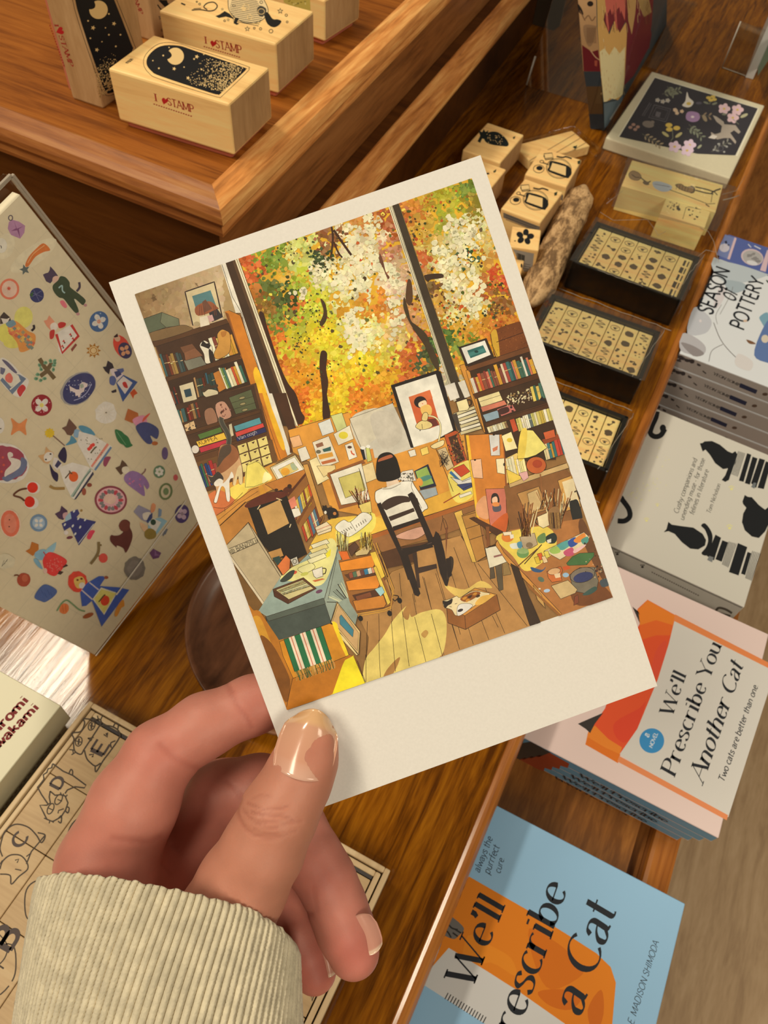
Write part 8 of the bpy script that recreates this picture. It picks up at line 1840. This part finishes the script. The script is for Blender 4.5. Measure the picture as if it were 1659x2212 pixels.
# skin tones: pinker fingertips and palm; palm and middle finger brightened in colour for bounced light
tone = {'thumb': (.59, .335, .235), 'index': (.60, .315, .245), 'middle': (.68, .35, .28), 'ring': (.66, .33, .26), 'pinky': (.64, .32, .255), 'palm': (.68, .36, .29), 'wrist': (.60, .33, .25)}
wts = {n: np.exp(-np.maximum(d, -.004) / .0016) for n, d in ds.items()}
W_ = sum(wts.values()); HC = sum(wts[n][:, None] * np.array(tone[n]) for n in wts) / W_[:, None]
def near(poly, p):
    p = np.asarray(p); best = np.full(len(p), 1e9)
    for a, c in zip(poly[:-1], poly[1:]):
        a = np.array(a); c = np.array(c); ab = c - a; t = np.clip(((p - a) @ ab) / (ab @ ab), 0, 1)
        best = np.minimum(best, np.hypot(*(p - a - t[:, None] * ab).T))
    return best
def blush(chain, k, amt, rpx):
    x = chain[k][0]; q = (CX + FPX * x[0] / x[2], CY + FPX * x[1] / x[2]); d = np.hypot(hp[:, 0] - q[0], hp[:, 1] - q[1])
    return amt * np.exp(-(d / rpx) ** 2)
isof = {n: (wts[n] / W_) for n in wts}
red = isof['middle'] * (blush(middle, 0, .9, 60) + blush(middle, 3, .5, 50)) + isof['ring'] * blush(ring_, 0, .9, 60) + isof['index'] * (blush(index, 3, .6, 70) + blush(index, 1, .5, 50) + blush(index, 5, .4, 90)) + isof['thumb'] * blush(thumb, 0, .35, 70) + isof['palm'] * .35
HC = HC * np.array([.82, .63, .62])
HC = HC * (1 - red[:, None] * np.array([.02, .22, .20]))
yel = isof['thumb'] * np.exp(-((hp[:, 1] - 1550) / 30) ** 2); HC = HC * (1 - yel[:, None] * np.array([-.03, -.05, .18]))
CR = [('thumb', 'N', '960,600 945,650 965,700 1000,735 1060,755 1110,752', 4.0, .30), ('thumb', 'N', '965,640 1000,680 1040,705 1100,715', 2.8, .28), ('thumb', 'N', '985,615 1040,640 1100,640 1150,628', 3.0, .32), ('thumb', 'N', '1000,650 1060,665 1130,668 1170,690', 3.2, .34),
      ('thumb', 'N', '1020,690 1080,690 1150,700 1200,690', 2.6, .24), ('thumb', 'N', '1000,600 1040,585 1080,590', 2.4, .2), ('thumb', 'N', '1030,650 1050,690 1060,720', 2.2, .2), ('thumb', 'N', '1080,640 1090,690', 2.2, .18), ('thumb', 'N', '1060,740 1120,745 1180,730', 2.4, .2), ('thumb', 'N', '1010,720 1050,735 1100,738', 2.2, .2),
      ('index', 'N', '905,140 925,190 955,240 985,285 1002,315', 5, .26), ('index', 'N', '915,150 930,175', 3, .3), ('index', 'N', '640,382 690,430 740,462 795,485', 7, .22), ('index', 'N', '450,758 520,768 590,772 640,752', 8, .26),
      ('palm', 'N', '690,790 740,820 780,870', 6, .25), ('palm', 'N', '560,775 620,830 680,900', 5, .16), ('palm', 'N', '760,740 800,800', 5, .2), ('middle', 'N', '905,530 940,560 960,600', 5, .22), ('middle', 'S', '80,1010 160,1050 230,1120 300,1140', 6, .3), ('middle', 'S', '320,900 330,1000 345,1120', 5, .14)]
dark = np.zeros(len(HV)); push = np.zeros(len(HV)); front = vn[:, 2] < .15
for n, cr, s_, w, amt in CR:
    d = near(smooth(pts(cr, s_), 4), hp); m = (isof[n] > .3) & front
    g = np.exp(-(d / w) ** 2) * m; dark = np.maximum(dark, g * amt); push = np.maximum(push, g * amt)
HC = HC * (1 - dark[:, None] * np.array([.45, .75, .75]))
HV = HV - vn * push[:, None] * .0008
HW = cam2w(HV)
def skinmat():
    m, nt, p = newmat('skin'); at = N(nt, 'ShaderNodeAttribute'); at.attribute_name = 'Col'
    tc = N(nt, 'ShaderNodeTexCoord'); nz = N(nt, 'ShaderNodeTexNoise'); nz.inputs['Scale'].default_value = 130; nz.inputs['Detail'].default_value = 4
    nt.links.new(tc.outputs['Object'], nz.inputs['Vector'])
    mr = N(nt, 'ShaderNodeMapRange'); mr.inputs[1].default_value = .3; mr.inputs[2].default_value = .7; mr.inputs[3].default_value = .93; mr.inputs[4].default_value = 1.06
    nt.links.new(nz.outputs['Fac'], mr.inputs[0]); sc = N(nt, 'ShaderNodeVectorMath', operation='SCALE')
    nt.links.new(at.outputs['Color'], sc.inputs[0]); nt.links.new(mr.outputs[0], sc.inputs['Scale']); nt.links.new(sc.outputs[0], p.inputs['Base Color'])
    p.inputs['Roughness'].default_value = .5; p.inputs['Specular IOR Level'].default_value = .35
    p.inputs['Subsurface Weight'].default_value = .28; p.inputs['Subsurface Radius'].default_value = (1, .35, .2); p.inputs['Subsurface Scale'].default_value = .0022
    n2 = N(nt, 'ShaderNodeTexVoronoi'); n2.inputs['Scale'].default_value = 1700; nt.links.new(tc.outputs['Object'], n2.inputs['Vector'])
    b = N(nt, 'ShaderNodeBump'); b.inputs['Strength'].default_value = .10; b.inputs['Distance'].default_value = .0002
    nt.links.new(n2.outputs['Distance'], b.inputs['Height']); nt.links.new(b.outputs[0], p.inputs['Normal'])
    return m
m_skin = skinmat()
HORG = cam2w(cp(330, 2150, .212))
person = thing('person', 'left hand in a cream ribbed cuff pinching the postcard between thumb and forefinger', 'person', HORG)
me = bpy.data.meshes.new('body'); me.from_pydata([tuple(v - HORG) for v in HW], [], [tuple(int(i) for i in q) for q in HQ])
me.materials.append(m_skin); me.polygons.foreach_set('use_smooth', [True] * len(me.polygons))
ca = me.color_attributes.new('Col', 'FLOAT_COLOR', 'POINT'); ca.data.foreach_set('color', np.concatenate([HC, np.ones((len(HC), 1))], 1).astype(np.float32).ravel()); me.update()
o = bpy.data.objects.new('body', me); COL.objects.link(o); o.parent = person
print('hand verts', len(HV), 'F corner', F[0, 0, 0])
bvh = BVHTree.FromPolygons([Vector(v) for v in HV], [tuple(int(i) for i in q) for q in HQ])
def hit(x, y):
    d = Vector(((x - CX) / FPX, (y - CY) / FPX, 1)).normalized(); r = bvh.ray_cast(Vector((0, 0, 0)), d)
    return r[0] if r[0] is not None else None
# ---- nails: a curved plate that follows the finger
m_nail, _nt, _p = newmat('nail'); _at = N(_nt, 'ShaderNodeAttribute'); _at.attribute_name = 'Col'; _nt.links.new(_at.outputs['Color'], _p.inputs['Base Color'])
_p.inputs['Roughness'].default_value = .17; _p.inputs['Specular IOR Level'].default_value = .55; _p.inputs['Coat Weight'].default_value = .4; _p.inputs['Coat Roughness'].default_value = .08
def nail(base, tip, hw, curve, zoff, cols, tipcol, label, shape=(.92, 1., .98, .90, .62), cutk=.16, n=(16, 22), basecurve=.12, slope=None, thick=.0001):
    """base, tip: centre of the cuticle and of the free edge as seen; hw half width in px; curve: sag of the sides in m"""
    B = np.array(base, float); T_ = np.array(tip, float); ax = T_ - B; Ln = np.linalg.norm(ax); ex = ax / Ln; pr = np.array([-ex[1], ex[0]])
    h0 = hit(*(B + ax * .18)); h1 = hit(*(B + ax * .62)); d0 = h0[2]; d1 = h1[2]
    vs = []; cs = []; ns, ntt = n
    for j in range(ntt + 1):
        t = j / ntt
        for i in range(ns + 1):
            s = -1 + 2 * i / ns
            w = np.interp(t, np.linspace(0, 1, len(shape)), shape) * hw
            tt = t - basecurve * (1 - t) ** 2 * (1 - s * s) + (0) - cutk * t ** 3 * s * s
            q = B + ax * tt + pr * s * w
            d = d0 + (d1 - d0) * (t - .18) / .44 + curve * s * s - zoff + (slope or 0) * max(0, t - .62) ** 2
            vs.append(cp(q[0], q[1], d))
            c = np.array(cols[0]) * (1 - t) + np.array(cols[1]) * t
            if t > tipcol[0]: f = min(1, (t - tipcol[0]) / .05); c = c * (1 - f) + np.array(tipcol[1]) * f
            if t < .22 and len(cols) > 2: f = (1 - t / .22) ** .5 * (1 - s * s) ; c = c * (1 - f) + np.array(cols[2]) * f
            cs.append(c * np.array([.95, .84, .82]))
    m_ = ns + 1; k = len(vs); back = [v + np.array([0, 0, thick]) for v in vs]
    fs = [[j * m_ + i, j * m_ + i + 1, (j + 1) * m_ + i + 1, (j + 1) * m_ + i] for j in range(ntt) for i in range(ns)]
    rim = [i for i in range(m_)] + [j * m_ + ns for j in range(1, ntt + 1)] + [ntt * m_ + i for i in range(ns - 1, -1, -1)] + [j * m_ for j in range(ntt - 1, 0, -1)]
    fs2 = fs + [[k + a for a in f[::-1]] for f in fs] + [[rim[i], rim[(i + 1) % len(rim)], k + rim[(i + 1) % len(rim)], k + rim[i]] for i in range(len(rim))]
    me = bpy.data.meshes.new('nail'); me.from_pydata([tuple(cam2w(v) - HORG) for v in vs + back], [], fs2); me.materials.append(m_nail)
    me.polygons.foreach_set('use_smooth', [True] * len(me.polygons))
    ca = me.color_attributes.new('Col', 'FLOAT_COLOR', 'POINT'); ca.data.foreach_set('color', np.array([[*c, 1] for c in cs + cs], np.float32).ravel()); me.update()
    o = bpy.data.objects.new('nail', me); COL.objects.link(o); o.parent = person; o['label'] = label
    return o
nail((648, 1668), (684, 1532), 66, .0040, .0005, ((.60, .345, .25), (.62, .40, .27), (.66, .46, .37)), (.74, (.70, .49, .27)), 'long glossy thumb nail', slope=.012)
nail((776, 1985), (806, 2062), 33, .0020, .0003, ((.62, .36, .29), (.60, .33, .26)), (.86, (.76, .62, .48)), 'short pale fingernail', shape=(.8, 1, 1, .95, .8))
nail((700, 2060), (712, 2112), 22, .0020, .0003, ((.60, .34, .27), (.58, .32, .25)), (.84, (.76, .62, .48)), 'short pale fingernail', shape=(.8, 1, 1, .95, .8))

# ---- ribbed knit cuff
m_knit, nt, p = newmat('cream_knit'); tc = N(nt, 'ShaderNodeTexCoord'); at = N(nt, 'ShaderNodeAttribute'); at.attribute_name = 'Col'
nz = N(nt, 'ShaderNodeTexNoise'); nz.inputs['Scale'].default_value = 900; nz.inputs['Detail'].default_value = 5; nt.links.new(tc.outputs['Object'], nz.inputs['Vector'])
nz2 = N(nt, 'ShaderNodeTexNoise'); nz2.inputs['Scale'].default_value = 260; nt.links.new(tc.outputs['Object'], nz2.inputs['Vector'])
mr = N(nt, 'ShaderNodeMapRange'); mr.inputs[1].default_value = .3; mr.inputs[2].default_value = .7; mr.inputs[3].default_value = .84; mr.inputs[4].default_value = 1.1; nt.links.new(nz2.outputs['Fac'], mr.inputs[0])
sc = N(nt, 'ShaderNodeVectorMath', operation='SCALE'); nt.links.new(at.outputs['Color'], sc.inputs[0]); nt.links.new(mr.outputs[0], sc.inputs['Scale']); nt.links.new(sc.outputs[0], p.inputs['Base Color'])
b_ = N(nt, 'ShaderNodeBump'); b_.inputs['Strength'].default_value = .7; b_.inputs['Distance'].default_value = .0005; nt.links.new(nz.outputs['Fac'], b_.inputs['Height']); nt.links.new(b_.outputs[0], p.inputs['Normal'])
p.inputs['Roughness'].default_value = .9; p.inputs['Specular IOR Level'].default_value = .15; p.inputs['Sheen Weight'].default_value = .25
NR = 112; NT = NR * 10; NK = 150
rx = [40, 66, 80, 140, 250, 400, 540, 610, 645, 670]; ry = [1950, 1912, 1896, 1884, 1895, 1925, 1960, 2005, 2046, 2080]
vs = []; cols = []
ths0 = 2 * np.pi * np.arange(NT) / NT
prof = [(-3, .0036, -.0028), (-2, .0014, -.0026), (-1, .0002, -.0014)]    # rolled lip: (row, down, inward)
rows = [('lip', a) for a in prof[::1]] + [('out', k) for k in range(NK + 1)]
rs = np.random.RandomState(5); wob = rs.uniform(-1, 1, (NR + 1,)); stitch = rs.uniform(-1, 1, (NK + 5, NR + 1))
for ri, (kind, k) in enumerate(rows):
    f = 0 if kind == 'lip' else (k / NK) ** 1.05
    inw = k[2] if kind == 'lip' else -.0006 * max(0, 1 - k / 3)
    dn = k[1] if kind == 'lip' else 0
    cxk = 362 + (330 - 362) * f - 8 * math.sin(f * 5); hwk = 283 + (332 - 283) * min(1, f * 1.5) ** .8; dk = .2085 - .004 * f; bk = .0285 + .003 * f
    ths = ths0 + .62 * f
    ribph = (ths0 / (2 * np.pi) * NR) % 1; rib = np.abs(np.sin(np.pi * ribph)) ** .6
    ridx = (ths0 / (2 * np.pi) * NR).astype(int)
    st = np.sin(2 * np.pi * (ri * .5 + (ribph - .5) * .6)) * .00010
    off = (rib - .55) * .00085 + st + stitch[ri, ridx] * .00008 + wob[ridx] * .00008 + inw
    xs = cxk + (hwk + off * FPX / .19) * np.cos(ths); sn = np.sin(ths); dd = dk - (bk + off) * np.sign(sn) * np.abs(sn) ** .62
    yr = np.interp(xs, rx, ry) + np.where(np.sin(ths) < 0, 26 * np.minimum(1, -np.sin(ths) * 3), 0) + 1.6 * np.sin(ths0 * 37) + 1.2 * np.sin(ths0 * 61 + 1)
    y = yr + (2640 - yr) * f + dn * FPX / .19
    g = .80 + .20 * rib; 
    for i in range(NT):
        vs.append(cp(xs[i], y[i], dd[i]))
    on_rib = np.where((ribph > .08) & (ribph < .92), 1.0, .0)
    for i in range(NT):
        c0_ = (.585, .535, .40) if on_rib[i] else (.40, .32, .19)  # grooves between the ribs painted darker for shade
        cols.append(tuple(np.array(c0_) * (1 + .05 * wob[ridx[i]])))
nrw = len(rows)
fs = []
for j in range(nrw - 1):
    for i in range(NT):
        fs.append((j * NT + i, (j + 1) * NT + i, (j + 1) * NT + (i + 1) % NT, j * NT + (i + 1) % NT))
me = bpy.data.meshes.new('knit_cuff'); W2 = cam2w(np.array(vs)) - HORG
me.from_pydata([tuple(v) for v in W2], [], fs); me.materials.append(m_knit); me.polygons.foreach_set('use_smooth', [True] * len(me.polygons))
ca = me.color_attributes.new('Col', 'FLOAT_COLOR', 'POINT'); ca.data.foreach_set('color', np.array([[*c, 1] for c in cols], np.float32).ravel()); me.update()
o = bpy.data.objects.new('sleeve', me); COL.objects.link(o); o.parent = person; o['label'] = 'cream ribbed knit cuff'
